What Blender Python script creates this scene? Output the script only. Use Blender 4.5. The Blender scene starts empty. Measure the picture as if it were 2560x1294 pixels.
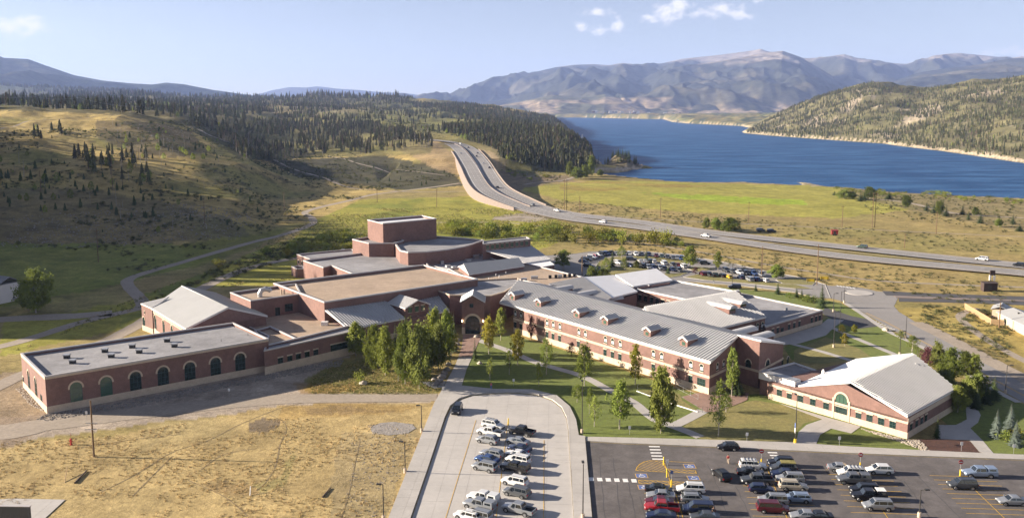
import bpy, bmesh, math, random
import numpy as np
from mathutils import Vector, Matrix

# ---------------------------------------------------------------- camera, light, exposure
SC = bpy.context.scene
COL = SC.collection
R = math.radians
H, F, HY, PIT = 64.0, 2180.0, 271.0, R(7.5)      # camera height (m), focal length and horizon row in photograph pixels
CX, CY = 1280.0, HY + F * math.tan(PIT)
cp, sp = math.cos(PIT), math.sin(PIT)
cam = bpy.data.objects.new('camera', bpy.data.cameras.new('camera'))
COL.objects.link(cam)
cam.location = (0, 0, H)
cam.rotation_euler = (R(90) - PIT, 0, 0)
cam.data.sensor_width = 36
cam.data.lens = F / 2560 * 36
cam.data.shift_y = -(647 - CY) / 2560
cam.data.clip_start = 1
cam.data.clip_end = 90000
SC.camera = cam

SUN_EL, SUN_AZ = 17.0, 4.0                        # degrees above the horizon; degrees beyond due left of the camera
sd_ = Vector((-math.cos(R(SUN_EL)) * math.cos(R(SUN_AZ)), math.cos(R(SUN_EL)) * math.sin(R(SUN_AZ)), math.sin(R(SUN_EL))))
world = bpy.data.worlds.new('World')
SC.world = world
world.use_nodes = True
wn = world.node_tree
wn.nodes.clear()
out = wn.nodes.new('ShaderNodeOutputWorld')
bg = wn.nodes.new('ShaderNodeBackground')
bg.inputs['Strength'].default_value = 0.05
sky = wn.nodes.new('ShaderNodeTexSky')
sky.sky_type = 'NISHITA'
sky.sun_disc = False
sky.sun_elevation = R(SUN_EL)
sky.sun_rotation = math.atan2(sd_.x, sd_.y)
sky.altitude = 2700
sky.air_density = 1.0
sky.dust_density = 1.2
sky.ozone_density = 1.5
# small clouds that belong to the sky: puffs of noise around fixed compass directions
tc = wn.nodes.new('ShaderNodeTexCoord')
def wmath(op, a, b=None, c=None, clamp=False):
    n = wn.nodes.new('ShaderNodeMath'); n.operation = op; n.use_clamp = clamp
    for i, v in enumerate((a, b, c)):
        if v is None: continue
        if isinstance(v, (int, float)): n.inputs[i].default_value = v
        else: wn.links.new(v, n.inputs[i])
    return n.outputs[0]
def ray(px, py):
    a = (px - CX) / F; b = -(py - CY) / F
    return a, b * sp + cp, b * cp - sp
def cloud_mask():
    nz = wn.nodes.new('ShaderNodeTexNoise'); nz.inputs['Scale'].default_value = 75; nz.inputs['Detail'].default_value = 7; nz.inputs['Roughness'].default_value = 0.62
    mp = wn.nodes.new('ShaderNodeMapping'); mp.inputs['Scale'].default_value = (1, 1, 1.6)
    wn.links.new(tc.outputs['Generated'], mp.inputs[0]); wn.links.new(mp.outputs[0], nz.inputs['Vector'])
    tot = None
    for (px, py, rx, ry, w) in ((25, 68, 75, 26, 1), (75, 60, 70, 20, .9), (1490, 30, 50, 13, .85), (1452, 65, 22, 14, 1), (1495, 76, 34, 14, 1), (1545, 62, 24, 20, 1.05),
                                (1620, 45, 26, 12, .9), (1672, 32, 46, 26, 1.15), (1700, 14, 40, 16, 1.05), (1752, 34, 40, 14, .85), (1808, 24, 46, 22, 1.05), (1850, 34, 34, 18, .85), (1900, 2, 22, 7, .8),
                                (2495, 130, 42, 10, .8), (2550, 128, 30, 14, .9)):
        d = Vector(ray(px, py)).normalized()
        s = wn.nodes.new('ShaderNodeVectorMath'); s.operation = 'SUBTRACT'
        wn.links.new(tc.outputs['Generated'], s.inputs[0]); s.inputs[1].default_value = d
        m = wn.nodes.new('ShaderNodeVectorMath'); m.operation = 'MULTIPLY'
        wn.links.new(s.outputs[0], m.inputs[0]); m.inputs[1].default_value = (F / rx, F / rx, F / ry)
        l = wn.nodes.new('ShaderNodeVectorMath'); l.operation = 'LENGTH'; wn.links.new(m.outputs[0], l.inputs[0])
        v = wmath('MULTIPLY', wmath('SUBTRACT', 1.0, wmath('MULTIPLY', l.outputs['Value'], 0.75), clamp=True), w)
        tot = v if tot is None else wmath('MAXIMUM', tot, v)
    e = wmath('MULTIPLY_ADD', wmath('SUBTRACT', nz.outputs[0], 0.5), 2.4, tot)
    return wmath('MULTIPLY', wmath('MULTIPLY_ADD', e, 1.55, -0.50, clamp=True), wmath('MULTIPLY', tot, 5, clamp=True))
cm = cloud_mask()
mx = wn.nodes.new('ShaderNodeMixRGB'); mx.blend_type = 'MIX'
hs = wn.nodes.new('ShaderNodeHueSaturation'); hs.inputs['Saturation'].default_value = SKYSAT = 0.7
wn.links.new(sky.outputs[0], hs.inputs['Color'])
tn = wn.nodes.new('ShaderNodeMixRGB'); tn.blend_type = 'MULTIPLY'; tn.inputs[0].default_value = 1; tn.inputs[2].default_value = (.90, .825, .825, 1); wn.links.new(hs.outputs[0], tn.inputs[1])
wn.links.new(cm, mx.inputs[0]); wn.links.new(tn.outputs[0], mx.inputs[1]); mx.inputs[2].default_value = (6.5, 6.3, 6.3, 1)
wn.links.new(mx.outputs[0], bg.inputs['Color'])
wn.links.new(bg.outputs[0], out.inputs[0])

sl = bpy.data.lights.new('sun', 'SUN')
sl.energy = 5.0
sl.angle = R(0.5)
sl.color = (1.0, 0.885, 0.74)
sun = bpy.data.objects.new('sun', sl)
COL.objects.link(sun)
sun.rotation_euler = sd_.to_track_quat('Z', 'Y').to_euler()
SC.view_settings.view_transform = 'Standard'
SC.view_settings.look = 'None'
SC.view_settings.use_curve_mapping = False
SC.view_settings.gamma = 1
SC.view_settings.exposure = 1.80
try:
    SC.cycles.volume_bounces = 0
    SC.cycles.max_bounces = 6
    SC.cycles.transparent_max_bounces = 8
    SC.cycles.use_denoising = True
except Exception: pass

# ---------------------------------------------------------------- picture <-> place
def P(px, py, z=0.0):
    a, y, d = ray(px, py); t = (z - H) / d
    return Vector((a * t, y * t, z))
def PD(px, py, D):
    a, y, d = ray(px, py); t = D / y
    return Vector((a * t, D, H + d * t))
def ZH(x, y, py):
    b = -(py - CY) / F
    return H + (b * y * cp - y * sp) / (cp + b * sp)
def proj(x, y, z):
    dz = z - H; f = y * cp - dz * sp; u = y * sp + dz * cp
    return CX + F * x / f, CY - F * u / f
rnd = random.Random(7)

# ---------------------------------------------------------------- materials
def mat(name, c, rough=.8, n=(), bump=0, bscale=20, metal=0, spec=None, emit=None, coord='pos', stretch=None, coat=0):
    """Principled material; n: (scale, strength[, colour]) noise layers in world metres."""
    m = bpy.data.materials.new(name); m.use_nodes = True; t = m.node_tree; b = t.nodes['Principled BSDF']
    b.inputs['Roughness'].default_value = rough; b.inputs['Metallic'].default_value = metal
    if spec is not None: b.inputs['Specular IOR Level'].default_value = spec
    if coat: b.inputs['Coat Weight'].default_value = coat; b.inputs['Coat Roughness'].default_value = .08
    b.inputs['Base Color'].default_value = (*c, 1)
    if emit: b.inputs['Emission Color'].default_value = (*emit[0], 1); b.inputs['Emission Strength'].default_value = emit[1]
    if n or bump:
        g = t.nodes.new('ShaderNodeNewGeometry'); vec = g.outputs['Position']
        if coord == 'obj':
            g = t.nodes.new('ShaderNodeTexCoord'); vec = g.outputs['Object']
        if stretch:
            mp = t.nodes.new('ShaderNodeMapping'); mp.inputs['Scale'].default_value = stretch
            t.links.new(vec, mp.inputs[0]); vec = mp.outputs[0]
    col = None
    for k, L in enumerate(n):
        nz = t.nodes.new('ShaderNodeTexNoise'); nz.inputs['Scale'].default_value = L[0]; nz.inputs['Detail'].default_value = 5; nz.inputs['Roughness'].default_value = .6
        t.links.new(vec, nz.inputs['Vector'])
        rp = t.nodes.new('ShaderNodeValToRGB'); rp.color_ramp.elements[0].position = .36; rp.color_ramp.elements[1].position = .66
        t.links.new(nz.outputs[0], rp.inputs[0])
        mxx = t.nodes.new('ShaderNodeMixRGB')
        if len(L) == 3:
            mul = t.nodes.new('ShaderNodeMath'); mul.operation = 'MULTIPLY'; mul.inputs[1].default_value = L[1]
            t.links.new(rp.outputs[0], mul.inputs[0]); t.links.new(mul.outputs[0], mxx.inputs[0]); mxx.inputs[2].default_value = (*L[2], 1)
        else:
            mxx.blend_type = 'MULTIPLY'; mxx.inputs[0].default_value = 1
            rp.color_ramp.elements[0].color = (1 - L[1], 1 - L[1], 1 - L[1], 1)
            rp.color_ramp.elements[1].color = (1 + L[1] * .6, 1 + L[1] * .6, 1 + L[1] * .6, 1)
            t.links.new(rp.outputs[0], mxx.inputs[2])
        if col is None: mxx.inputs[1].default_value = (*c, 1)
        else: t.links.new(col, mxx.inputs[1])
        col = mxx.outputs[0]
    if col is not None: t.links.new(col, b.inputs['Base Color'])
    if bump:
        nz = t.nodes.new('ShaderNodeTexNoise'); nz.inputs['Scale'].default_value = bscale; nz.inputs['Detail'].default_value = 4
        t.links.new(vec, nz.inputs['Vector'])
        bp = t.nodes.new('ShaderNodeBump'); bp.inputs['Strength'].default_value = 1; bp.inputs['Distance'].default_value = bump
        t.links.new(nz.outputs[0], bp.inputs['Height']); t.links.new(bp.outputs[0], b.inputs['Normal'])
    return m
def rand_tint(m, amt, hue=0.0):
    """vary a material a little from object to object (instances too)"""
    t = m.node_tree; b = t.nodes['Principled BSDF']; oi = t.nodes.new('ShaderNodeObjectInfo')
    h = t.nodes.new('ShaderNodeHueSaturation')
    if b.inputs['Base Color'].is_linked: t.links.new(b.inputs['Base Color'].links[0].from_socket, h.inputs['Color'])
    else: h.inputs['Color'].default_value = b.inputs['Base Color'].default_value
    def mr(lo, hi, mult):
        q = t.nodes.new('ShaderNodeMath'); q.operation = 'MULTIPLY'; q.inputs[1].default_value = mult; t.links.new(oi.outputs['Random'], q.inputs[0])
        f = t.nodes.new('ShaderNodeMath'); f.operation = 'FRACT'; t.links.new(q.outputs[0], f.inputs[0])
        r = t.nodes.new('ShaderNodeMapRange'); r.inputs['To Min'].default_value = lo; r.inputs['To Max'].default_value = hi; t.links.new(f.outputs[0], r.inputs['Value'])
        return r.outputs[0]
    t.links.new(mr(1 - amt, 1 + amt, 1), h.inputs['Value'])
    if hue: t.links.new(mr(.5 - hue, .5 + hue, 17.3), h.inputs['Hue'])
    t.links.new(h.outputs[0], b.inputs['Base Color'])
    return m
M = {}
M['brick'] = mat('brick', (.215, .122, .098), .9, ((.16, .14), (1.1, .12), (5.0, .14)), .01, 8)
M['stone'] = mat('cream_stone', (.53, .42, .31), .9, ((.8, .10), (4, .1)), .02, 6)
M['coping'] = mat('coping_metal', (.46, .43, .41), .5, ((.3, .06),))
M['white_trim'] = mat('white_trim', (.66, .63, .60), .55, ((.5, .04),))
M['roof_tan'] = mat('roof_gravel', (.385, .285, .20), 1, ((.09, .16), (.5, .10), (2.3, .16)), .02, 9)
M['roof_gray'] = mat('roof_membrane', (.285, .275, .275), .85, ((.07, .22), (.33, .16), (1.6, .10)), 0, 9)
M['roof_metal'] = mat('standing_seam_metal', (.455, .445, .435), .55, ((.22, .07),))
M['roof_smooth'] = mat('metal_sheet_roof', (.35, .345, .33), .5, ((.25, .05),), )
M['roof_white'] = mat('white_metal_roof', (.74, .73, .72), .5, ((.25, .04),))
M['glass'] = mat('window_glass', (.012, .028, .026), .08, spec=.9)
M['glass_green'] = mat('green_tinted_glass', (.05, .10, .07), .1, spec=.8)
M['frame_dark'] = mat('dark_green_frame', (.02, .05, .045), .5)
M['door'] = mat('door_paint', (.10, .05, .04), .6)
M['concrete'] = mat('pale_concrete', (.44, .41, .375), .9, ((.09, .07), (.7, .05), (7, .04)), .004, 12)
M['walk'] = mat('walk_concrete', (.41, .38, .345), .9, ((.2, .10), (2, .05)), .004, 12)
M['joint'] = mat('joint_filler', (.25, .22, .19), 1)
M['asphalt'] = mat('asphalt', (.125, .11, .104), .9, ((.08, .22), (.45, .20), (2.2, .12), (8, .1)), .006, 14)
M['asphalt_new'] = mat('fresh_asphalt', (.07, .066, .068), .9, ((.2, .10), (6, .08)))
M['road'] = mat('road_asphalt', (.25, .232, .215), .9, ((.06, .10), (1.2, .08)))
M['yellow'] = mat('yellow_paint', (.60, .36, .05), .7, ((3, .25),))
M['yellow_post'] = mat('yellow_post_paint', (.75, .52, .03), .5)
M['white'] = mat('white_paint', (.74, .72, .68), .7, ((2, .12),))
M['blue'] = mat('blue_paint', (.10, .15, .34), .6)
M['red'] = mat('red_paint', (.42, .02, .02), .5)
M['lawn'] = mat('mown_grass', (.135, .17, .024), 1, ((.09, .35, (.19, .19, .045)), (.8, .22), (6, .3)), .04, 5)
M['dry_lawn'] = mat('dry_mown_grass', (.25, .21, .065), 1, ((.14, .5, (.115, .13, .03)), (1.0, .2), (6, .3)), .04, 5)
M['mulch'] = mat('bark_mulch', (.085, .035, .022), 1, ((1.5, .3), (8, .4)), .08, 6)
M['gravel'] = mat('gravel_track', (.335, .275, .21), 1, ((.15, .10), (1.2, .12), (8, .12)), .02, 8)
M['gravel_gray'] = mat('gray_gravel_patch', (.30, .27, .24), 1, ((.6, .25), (5, .25)), .04, 6)
M['rock'] = mat('rock', (.27, .235, .20), .95, ((1.1, .25), (6, .2)), .03, 6)
M['rock_pale'] = mat('pale_rock', (.42, .36, .29), .95, ((1.1, .25),), .03, 6)
M['paver'] = mat('brick_pavers', (.27, .17, .13), .95, ((.3, .12), (3, .12)))
M['wood'] = mat('weathered_wood', (.17, .105, .055), .9, ((2, .2),))
M['wood_fence'] = mat('cedar_boards', (.34, .23, .12), .9, ((1.5, .2),), coord='obj')
M['steel'] = mat('dark_steel', (.05, .045, .04), .5, metal=.3)
M['galv'] = mat('galvanised_steel', (.42, .42, .42), .45, metal=.5)
M['black'] = mat('black_plastic', (.015, .015, .016), .6)
M['tyre'] = mat('tyre_rubber', (.02, .02, .02), .9)
M['rim'] = mat('wheel_rim', (.38, .38, .38), .35, metal=.8)
M['carglass'] = mat('car_glass', (.012, .016, .02), .04, spec=1.0)
M['lamp'] = mat('headlamp_lens', (.65, .65, .62), .15)
M['tail'] = mat('taillamp_lens', (.30, .01, .01), .2)
M['wall_pink'] = mat('retaining_wall_panel', (.215, .17, .145), .9, ((.4, .08),))
M['siding'] = mat('tan_siding', (.50, .38, .26), .8, ((1, .05),))
M['siding_gray'] = mat('gray_siding', (.10, .10, .095), .7, stretch=(1, 1, 1))
M['bark'] = mat('aspen_bark', (.36, .32, .26), .9, ((3, .3),), coord='obj')
M['bark_dark'] = mat('pine_bark', (.12, .085, .06), .95, ((3, .3),), coord='obj')
M['bark_grey'] = mat('dead_wood', (.27, .235, .20), .95)
def leafy(name, c, hue=.015, amt=.18, trans=.25):
    m = mat(name, c, .85, ((.55, .28),), spec=.2, coord='pos'); rand_tint(m, amt, hue)
    t = m.node_tree; b = t.nodes['Principled BSDF']
    tr = t.nodes.new('ShaderNodeBsdfTranslucent'); t.links.new(b.inputs['Base Color'].links[0].from_socket, tr.inputs['Color'])
    mxs = t.nodes.new('ShaderNodeMixShader'); mxs.inputs[0].default_value = trans
    t.links.new(b.outputs[0], mxs.inputs[1]); t.links.new(tr.outputs[0], mxs.inputs[2])
    t.links.new(mxs.outputs[0], t.nodes['Material Output'].inputs[0])
    return m
M['leaf'] = leafy('aspen_leaves', (.235, .275, .055), trans=.42)
M['leaf_yellow'] = leafy('yellowing_leaves', (.32, .29, .04), trans=.42)
M['leaf_red'] = leafy('purple_red_leaves', (.10, .035, .035), trans=.3)
M['leaf_dark'] = leafy('dark_leaves', (.185, .215, .05), trans=.4)
M['shrub'] = leafy('willow_leaves', (.21, .22, .03), .03, .3)
M['sage'] = leafy('sage_leaves', (.10, .11, .04), .02, .3)
M['needle'] = leafy('pine_needles', (.098, .10, .04), .03, .42, .12)
M['needle_near'] = leafy('green_needles', (.06, .085, .028), .01, .15, .1)
M['needle_blue'] = leafy('blue_spruce_needles', (.13, .16, .13), .01, .12, .1)
M['needle_dead'] = leafy('dead_needles', (.16, .125, .075), .02, .3, .1)

# ---------------------------------------------------------------- mesh builder
class MB:
    def __init__(s): s.v = []; s.f = []; s.m = []; s.mats = []
    def mi(s, m):
        if m not in s.mats: s.mats.append(m)
        return s.mats.index(m)
    def face(s, pts, m=None):
        k = len(s.v); s.v += [tuple(p) for p in pts]; s.f.append(tuple(range(k, k + len(pts)))); s.m.append(s.mi(m))
    def idx(s, verts, faces, m=None):
        k = len(s.v); s.v += [tuple(p) for p in verts]; i = s.mi(m)
        for f in faces: s.f.append(tuple(k + j for j in f)); s.m.append(i)
    def box(s, x0, x1, y0, y1, z0, z1, m=None, T=None):
        vs = [Vector((x, y, z)) for z in (z0, z1) for (x, y) in ((x0, y0), (x1, y0), (x1, y1), (x0, y1))]
        if T is not None: vs = [T @ v for v in vs]
        s.idx(vs, [(3, 2, 1, 0), (4, 5, 6, 7), (0, 1, 5, 4), (1, 2, 6, 5), (2, 3, 7, 6), (3, 0, 4, 7)], m)
    def prism(s, poly, z0, z1, m=None, bottom=True):
        n = len(poly); vs = [(p[0], p[1], z0) for p in poly] + [(p[0], p[1], z1) for p in poly]
        fs = [(i, (i + 1) % n, n + (i + 1) % n, n + i) for i in range(n)] + [tuple(range(n, 2 * n))]
        if bottom: fs.append(tuple(range(n - 1, -1, -1)))
        s.idx(vs, fs, m)
    def slab(s, pts, off, m=None, mside=None):
        """a solid: face pts and the same face moved by vector off"""
        n = len(pts); o = Vector(off); vs = [Vector(p) for p in pts] + [Vector(p) + o for p in pts]
        s.idx(vs, [tuple(range(n)), tuple(range(2 * n - 1, n - 1, -1))] + [(i, n + i, n + (i + 1) % n, (i + 1) % n) for i in range(n)], m)
    def tube(s, pts, rads, seg=6, m=None, cap=True):
        pts = [Vector(p) for p in pts]; rings = []
        for i, p in enumerate(pts):
            d = (pts[min(i + 1, len(pts) - 1)] - pts[max(i - 1, 0)]).normalized()
            a = d.cross(Vector((0, 1, 0) if abs(d.y) < .9 else (1, 0, 0))).normalized(); b = d.cross(a)
            rings.append([p + (a * math.cos(2 * math.pi * k / seg) + b * math.sin(2 * math.pi * k / seg)) * rads[i] for k in range(seg)])
        vs = [v for r in rings for v in r]; fs = []
        for i in range(len(pts) - 1):
            for k in range(seg):
                fs.append((i * seg + k, i * seg + (k + 1) % seg, (i + 1) * seg + (k + 1) % seg, (i + 1) * seg + k))
        if cap: fs += [tuple(range(seg - 1, -1, -1)), tuple(range(len(vs) - seg, len(vs)))]
        s.idx(vs, fs, m)
    def mesh(s, name, default=None):
        me = bpy.data.meshes.new(name); me.from_pydata(s.v, [], s.f)
        for m in s.mats: me.materials.append(m if m is not None else default)
        if len(s.mats) > 1: me.polygons.foreach_set('material_index', s.m)
        me.update(); return me
    def build(s, name, m=None, parent=None, kind=None, loc=None):
        return obj(name, s.mesh(name, m), parent, kind, loc)
def obj(name, me, parent=None, kind=None, loc=None, mw=None):
    o = bpy.data.objects.new(name, me); COL.objects.link(o)
    if parent is not None:
        o.parent = parent
        if mw is None and loc is None and parent.type == 'EMPTY': o.matrix_parent_inverse = Matrix.Translation(-parent.location) if parent.get('inworld') else Matrix()
    if loc is not None: o.location = loc
    if mw is not None: o.matrix_local = mw
    if kind: o['kind'] = kind
    return o
def thing(name, label, cat, loc=(0, 0, 0), rz=0, group=None, inworld=False):
    o = bpy.data.objects.new(name, None); COL.objects.link(o); o.location = loc; o.rotation_euler = (0, 0, rz); o.empty_display_size = .2
    tag(o, label, cat, group)
    if inworld: o['inworld'] = 1
    return o
def tag(o, label, cat, group=None):
    o['label'] = label; o['category'] = cat
    if group: o['group'] = group
    return o
def ccw(p):
    a = sum(p[i][0] * p[(i + 1) % len(p)][1] - p[(i + 1) % len(p)][0] * p[i][1] for i in range(len(p)))
    return list(p) if a > 0 else list(p)[::-1]
def inset(p, w):
    p = [Vector(q[:2]) for q in ccw(p)]; n = len(p); r = []
    for i in range(n):
        a = (p[i] - p[i - 1]).normalized(); b = (p[(i + 1) % n] - p[i]).normalized()
        na = Vector((-a.y, a.x)); nb = Vector((-b.y, b.x)); k = (na + nb)
        k = k / max(.35, k.length_squared) * 2 if k.length > 1e-4 else na
        r.append(p[i] + k * w)
    return r
def ring(mb, poly, w_out, w_in, z0, z1, m=None):
    o = inset(poly, -w_out) if w_out else [Vector(q[:2]) for q in ccw(poly)]
    i_ = inset(poly, w_in); n = len(o)
    vs = [(q.x, q.y, z) for z in (z0, z1) for q in o] + [(q.x, q.y, z) for z in (z0, z1) for q in i_]
    fs = []
    for k in range(n):
        j = (k + 1) % n
        fs += [(k, j, n + j, n + k), (n + k, n + j, 3 * n + j, 3 * n + k), (3 * n + k, 3 * n + j, 2 * n + j, 2 * n + k), (2 * n + k, 2 * n + j, j, k)]
    mb.idx(vs, fs, m)
# ---------------------------------------------------------------- terrain
def vnoise(x, y, seed=0):
    xi = np.floor(x).astype(np.int64); yi = np.floor(y).astype(np.int64); fx = x - xi; fy = y - yi
    fx = fx * fx * (3 - 2 * fx); fy = fy * fy * (3 - 2 * fy)
    def h(a, b):
        n = (a * 374761393 + b * 668265263 + seed * 1442695041) & 0xffffffff
        n = ((n ^ (n >> 13)) * 1274126177) & 0xffffffff
        return ((n ^ (n >> 16)) & 0xffff) / 65535.0
    return (h(xi, yi) * (1 - fx) + h(xi + 1, yi) * fx) * (1 - fy) + (h(xi, yi + 1) * (1 - fx) + h(xi + 1, yi + 1) * fx) * fy
def fbm(x, y, o=4, seed=0):
    r = 0; a = 1; t = 0
    for i in range(o):
        r = r + a * vnoise(x * 2 ** i + 17.3 * i, y * 2 ** i - 9.1 * i, seed + i); t += a; a *= .5
    return r / t - .5
def pip(px, py, poly):
    ins = np.zeros(px.shape, bool); n = len(poly)
    for i in range(n):
        x1, y1 = poly[i]; x2, y2 = poly[(i + 1) % n]
        if y1 == y2: continue
        c = ((y1 > py) != (y2 > py)) & (px < (x2 - x1) * (py - y1) / (y2 - y1) + x1)
        ins ^= c
    return ins
def segdist(x, y, pts, closed=False):
    """distance to a polyline and the parameter (index + fraction) of the nearest point"""
    best = np.full(x.shape, 1e12); par = np.zeros(x.shape); n = len(pts)
    for i in range(n if closed else n - 1):
        ax, ay = pts[i][:2]; bx, by = pts[(i + 1) % n][:2]; dx, dy = bx - ax, by - ay
        t = np.clip(((x - ax) * dx + (y - ay) * dy) / max(dx * dx + dy * dy, 1e-9), 0, 1)
        d = (x - ax - t * dx) ** 2 + (y - ay - t * dy) ** 2
        k = d < best; best = np.where(k, d, best); par = np.where(k, i + t, par)
    return np.sqrt(best), par
DS = F / 1828.0
LAKE_Z = -8.0
# columns of the land: photograph column -> [(row, distance)]
COLS = {
 -100: [(640, 300), (560, 350), (480, 410), (400, 480), (330, 560), (290, 640), (262, 720), (262, 850), (262, 1000), (250, 1600), (238, 3000), (214, 4500)],
 0: [(640, 300), (560, 350), (480, 410), (400, 480), (330, 560), (290, 640), (266, 700), (272, 800), (267, 950), (255, 1500), (243, 3000), (217, 4500)],
 200: [(660, 300), (590, 345), (510, 400), (440, 455), (370, 530), (310, 620), (282, 680), (285, 780), (270, 950), (258, 1500), (243, 3000), (225, 4500)],
 400: [(650, 308), (590, 350), (520, 405), (450, 470), (380, 540), (330, 600), (293, 670), (303, 760), (285, 950), (265, 1500), (245, 2600), (240, 4500)],
 500: [(640, 317), (560, 367), (500, 430), (450, 480), (400, 520), (350, 575), (322, 620), (345, 720), (303, 900), (280, 1200), (265, 1800), (255, 2600), (262, 4500)],
 600: [(600, 352), (540, 400), (490, 455), (440, 520), (400, 570), (382, 610), (408, 690), (350, 900), (300, 1300), (270, 1900), (252, 2700), (262, 4500)],
 700: [(565, 397), (530, 450), (490, 520), (450, 570), (430, 600), (422, 620), (425, 680), (400, 760), (380, 840), (350, 1000), (310, 1300), (280, 1700), (262, 2300), (247, 2900), (262, 4500)],
 800: [(530, 452), (490, 525), (462, 575), (440, 620), (425, 690), (400, 770), (382, 850), (350, 1020), (312, 1300), (285, 1700), (265, 2300), (241, 2900), (262, 4500)],
 900: [(500, 511), (478, 565), (450, 640), (420, 720), (395, 800), (370, 900), (345, 1050), (315, 1300), (290, 1700), (275, 2100), (258, 2600), (243, 2900), (268, 4500)],
 1000: [(490, 534), (466, 600), (440, 660), (415, 730), (392, 800), (365, 900), (345, 1050), (315, 1300), (292, 1700), (275, 2100), (258, 2600), (244, 2800), (270, 4000)],
 1100: [(490, 534), (463, 605), (440, 660), (410, 730), (380, 790), (352, 850), (340, 1050), (318, 1300), (298, 1700), (280, 2100), (265, 2500), (256, 2700), (275, 4000)],
 1200: [(490, 534), (463, 605), (448, 655), (420, 720), (385, 800), (355, 960), (330, 1150), (312, 1350), (303, 1600), (285, 2000), (270, 2400), (262, 2600), (278, 4000)],
 1300: [(490, 534), (470, 590), (452, 655), (437, 720), (415, 790), (380, 900), (345, 1050), (322, 1200), (320, 1500), (296, 2000), (276, 2350), (290, 2900)],
 1400: [(490, 534), (462, 655), (440, 730), (415, 800), (380, 900), (352, 1000), (336, 1080), (334, 1400), (315, 2100), (303, 2450)],
 1450: [(462, 655), (428, 770), (405, 850), (380, 950), (356, 1050), (372, 1200)],
 1520: [(462, 655), (432, 765), (424, 815)],
 1700: [(500, 525)], 2000: [(520, 480)], 2300: [(540, 435), (505, 540)], 2560: [(570, 390), (505, 555)], 2800: [(600, 357), (512, 545)],
 1860: [(333, 2120), (322, 2400)],
 1950: [(341, 1880), (312, 2080), (283, 2350), (300, 2900)],
 2050: [(348, 1700), (310, 1900), (270, 2120), (238, 2350), (270, 3000)],
 2180: [(357, 1530), (300, 1750), (250, 1980), (208, 2250), (240, 3000)],
 2300: [(370, 1330), (320, 1560), (270, 1820), (229, 2200), (250, 3000)],
 2400: [(383, 1175), (320, 1400), (260, 1700), (214, 2050), (250, 3000)],
 2560: [(406, 975), (350, 1150), (290, 1400), (240, 1650), (199, 1850), (240, 3000)],
 2800: [(428, 850), (350, 1050), (290, 1300), (230, 1600), (180, 1800), (230, 3000)],
 3200: [(460, 700), (350, 950), (290, 1200), (200, 1600), (230, 3000)],
}
CT = []
for px, L in COLS.items():
    for (py, D) in L: CT.append(tuple(PD(px, py, D * DS)))
for px in range(-1600, 4300, 350):
    for y in (60, 110, 180, 250): CT.append(((px - 1280) / F * y, y, 0))
for px in (200, 500, 800, 1100, 1400, 1700, 2000, 2300, 2560, 3000):
    for D in ((300,) if px < 600 else (300, 350, 420)): CT.append(((px - 1280) / F * D, D, 0))
for px in (1100, 1400, 1700, 2000, 2300): CT.append(((px - 1280) / F * 520, 520, -1.5))
for x, y, z in ((-300, 330, 62), (-360, 430, 84), (-285, 285, 40), (-400, 500, 92), (-232, 235, 3), (-420, 320, 92), (-330, 250, 20), (-300, 180, 5), (-520, 500, 95), (-700, 700, 110), (-900, 1000, 120), (-700, 300, 120),
                (-245, 330, 26), (-275, 380, 46), (-600, 120, 40), (-1500, 2500, 75), (-3000, 5000, 120), (-1200, 600, 140), (-1300, 1500, 75), (500, 300, -2), (700, 500, -7)):
    CT.append((x, y, z))
for u in (-1.6, -1, -.55, -.3, -.1, .1, .3, .55, 1, 1.6):
    for y in (7500, 14000, 30000): CT.append((u * y, y, 20 if u > -.2 else 60))
CT = np.array(CT)
def warp(x, y):
    yy = np.maximum(y, 60.0); return np.stack([x / yy * 4.6, 3.0 * np.log(yy)], -1)
CW = warp(CT[:, 0], CT[:, 1])
_K = np.sqrt(((CW[:, None] - CW[None]) ** 2).sum(-1) + .01)
_n = len(CT); _A = np.zeros((_n + 3, _n + 3)); _A[:_n, :_n] = _K + np.eye(_n) * -0.0; _A[:_n, _n] = 1; _A[_n, :_n] = 1; _A[:_n, _n + 1:] = CW; _A[_n + 1:, :_n] = CW.T
_W = np.linalg.lstsq(_A, np.concatenate([CT[:, 2] / np.maximum(CT[:, 1], 60), [0, 0, 0]]), rcond=None)[0]     # slopes rather than heights
def shore(pts): return [tuple(P(a, b, LAKE_Z)[:2]) for a, b in pts]
LAKE = shore([(1350, 294), (1386, 293.5), (1410, 310), (1423, 325), (1424, 333), (1440, 348), (1462, 362), (1476, 376), (1480, 389), (1490, 399), (1502, 407), (1508, 418), (1500, 425), (1530, 424), (1565, 427), (1582, 421), (1600, 414), (1606, 411), (1600, 417),
              (1570, 428), (1540, 432), (1505, 432), (1488, 436), (1478, 443), (1500, 448), (1560, 452), (1640, 456), (1740, 460), (1850, 459), (1935, 463), (2010, 464), (1992, 455), (2020, 457), (2062, 466), (2130, 470), (2210, 478), (2250, 483),
              (2340, 489), (2450, 496), (2560, 501), (2800, 510), (3300, 535), (3300, 480), (2900, 445), (2700, 422), (2560, 407.5), (2480, 395.5), (2430, 388), (2360, 378), (2250, 365), (2210, 359), (2150, 355), (2000, 344.5), (1925, 339), (1862, 333), (1856, 330),
              (1875, 320), (1855, 315.5), (1790, 312), (1720, 309), (1680, 305), (1660, 298.5), (1560, 296.5), (1450, 294)])
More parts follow.
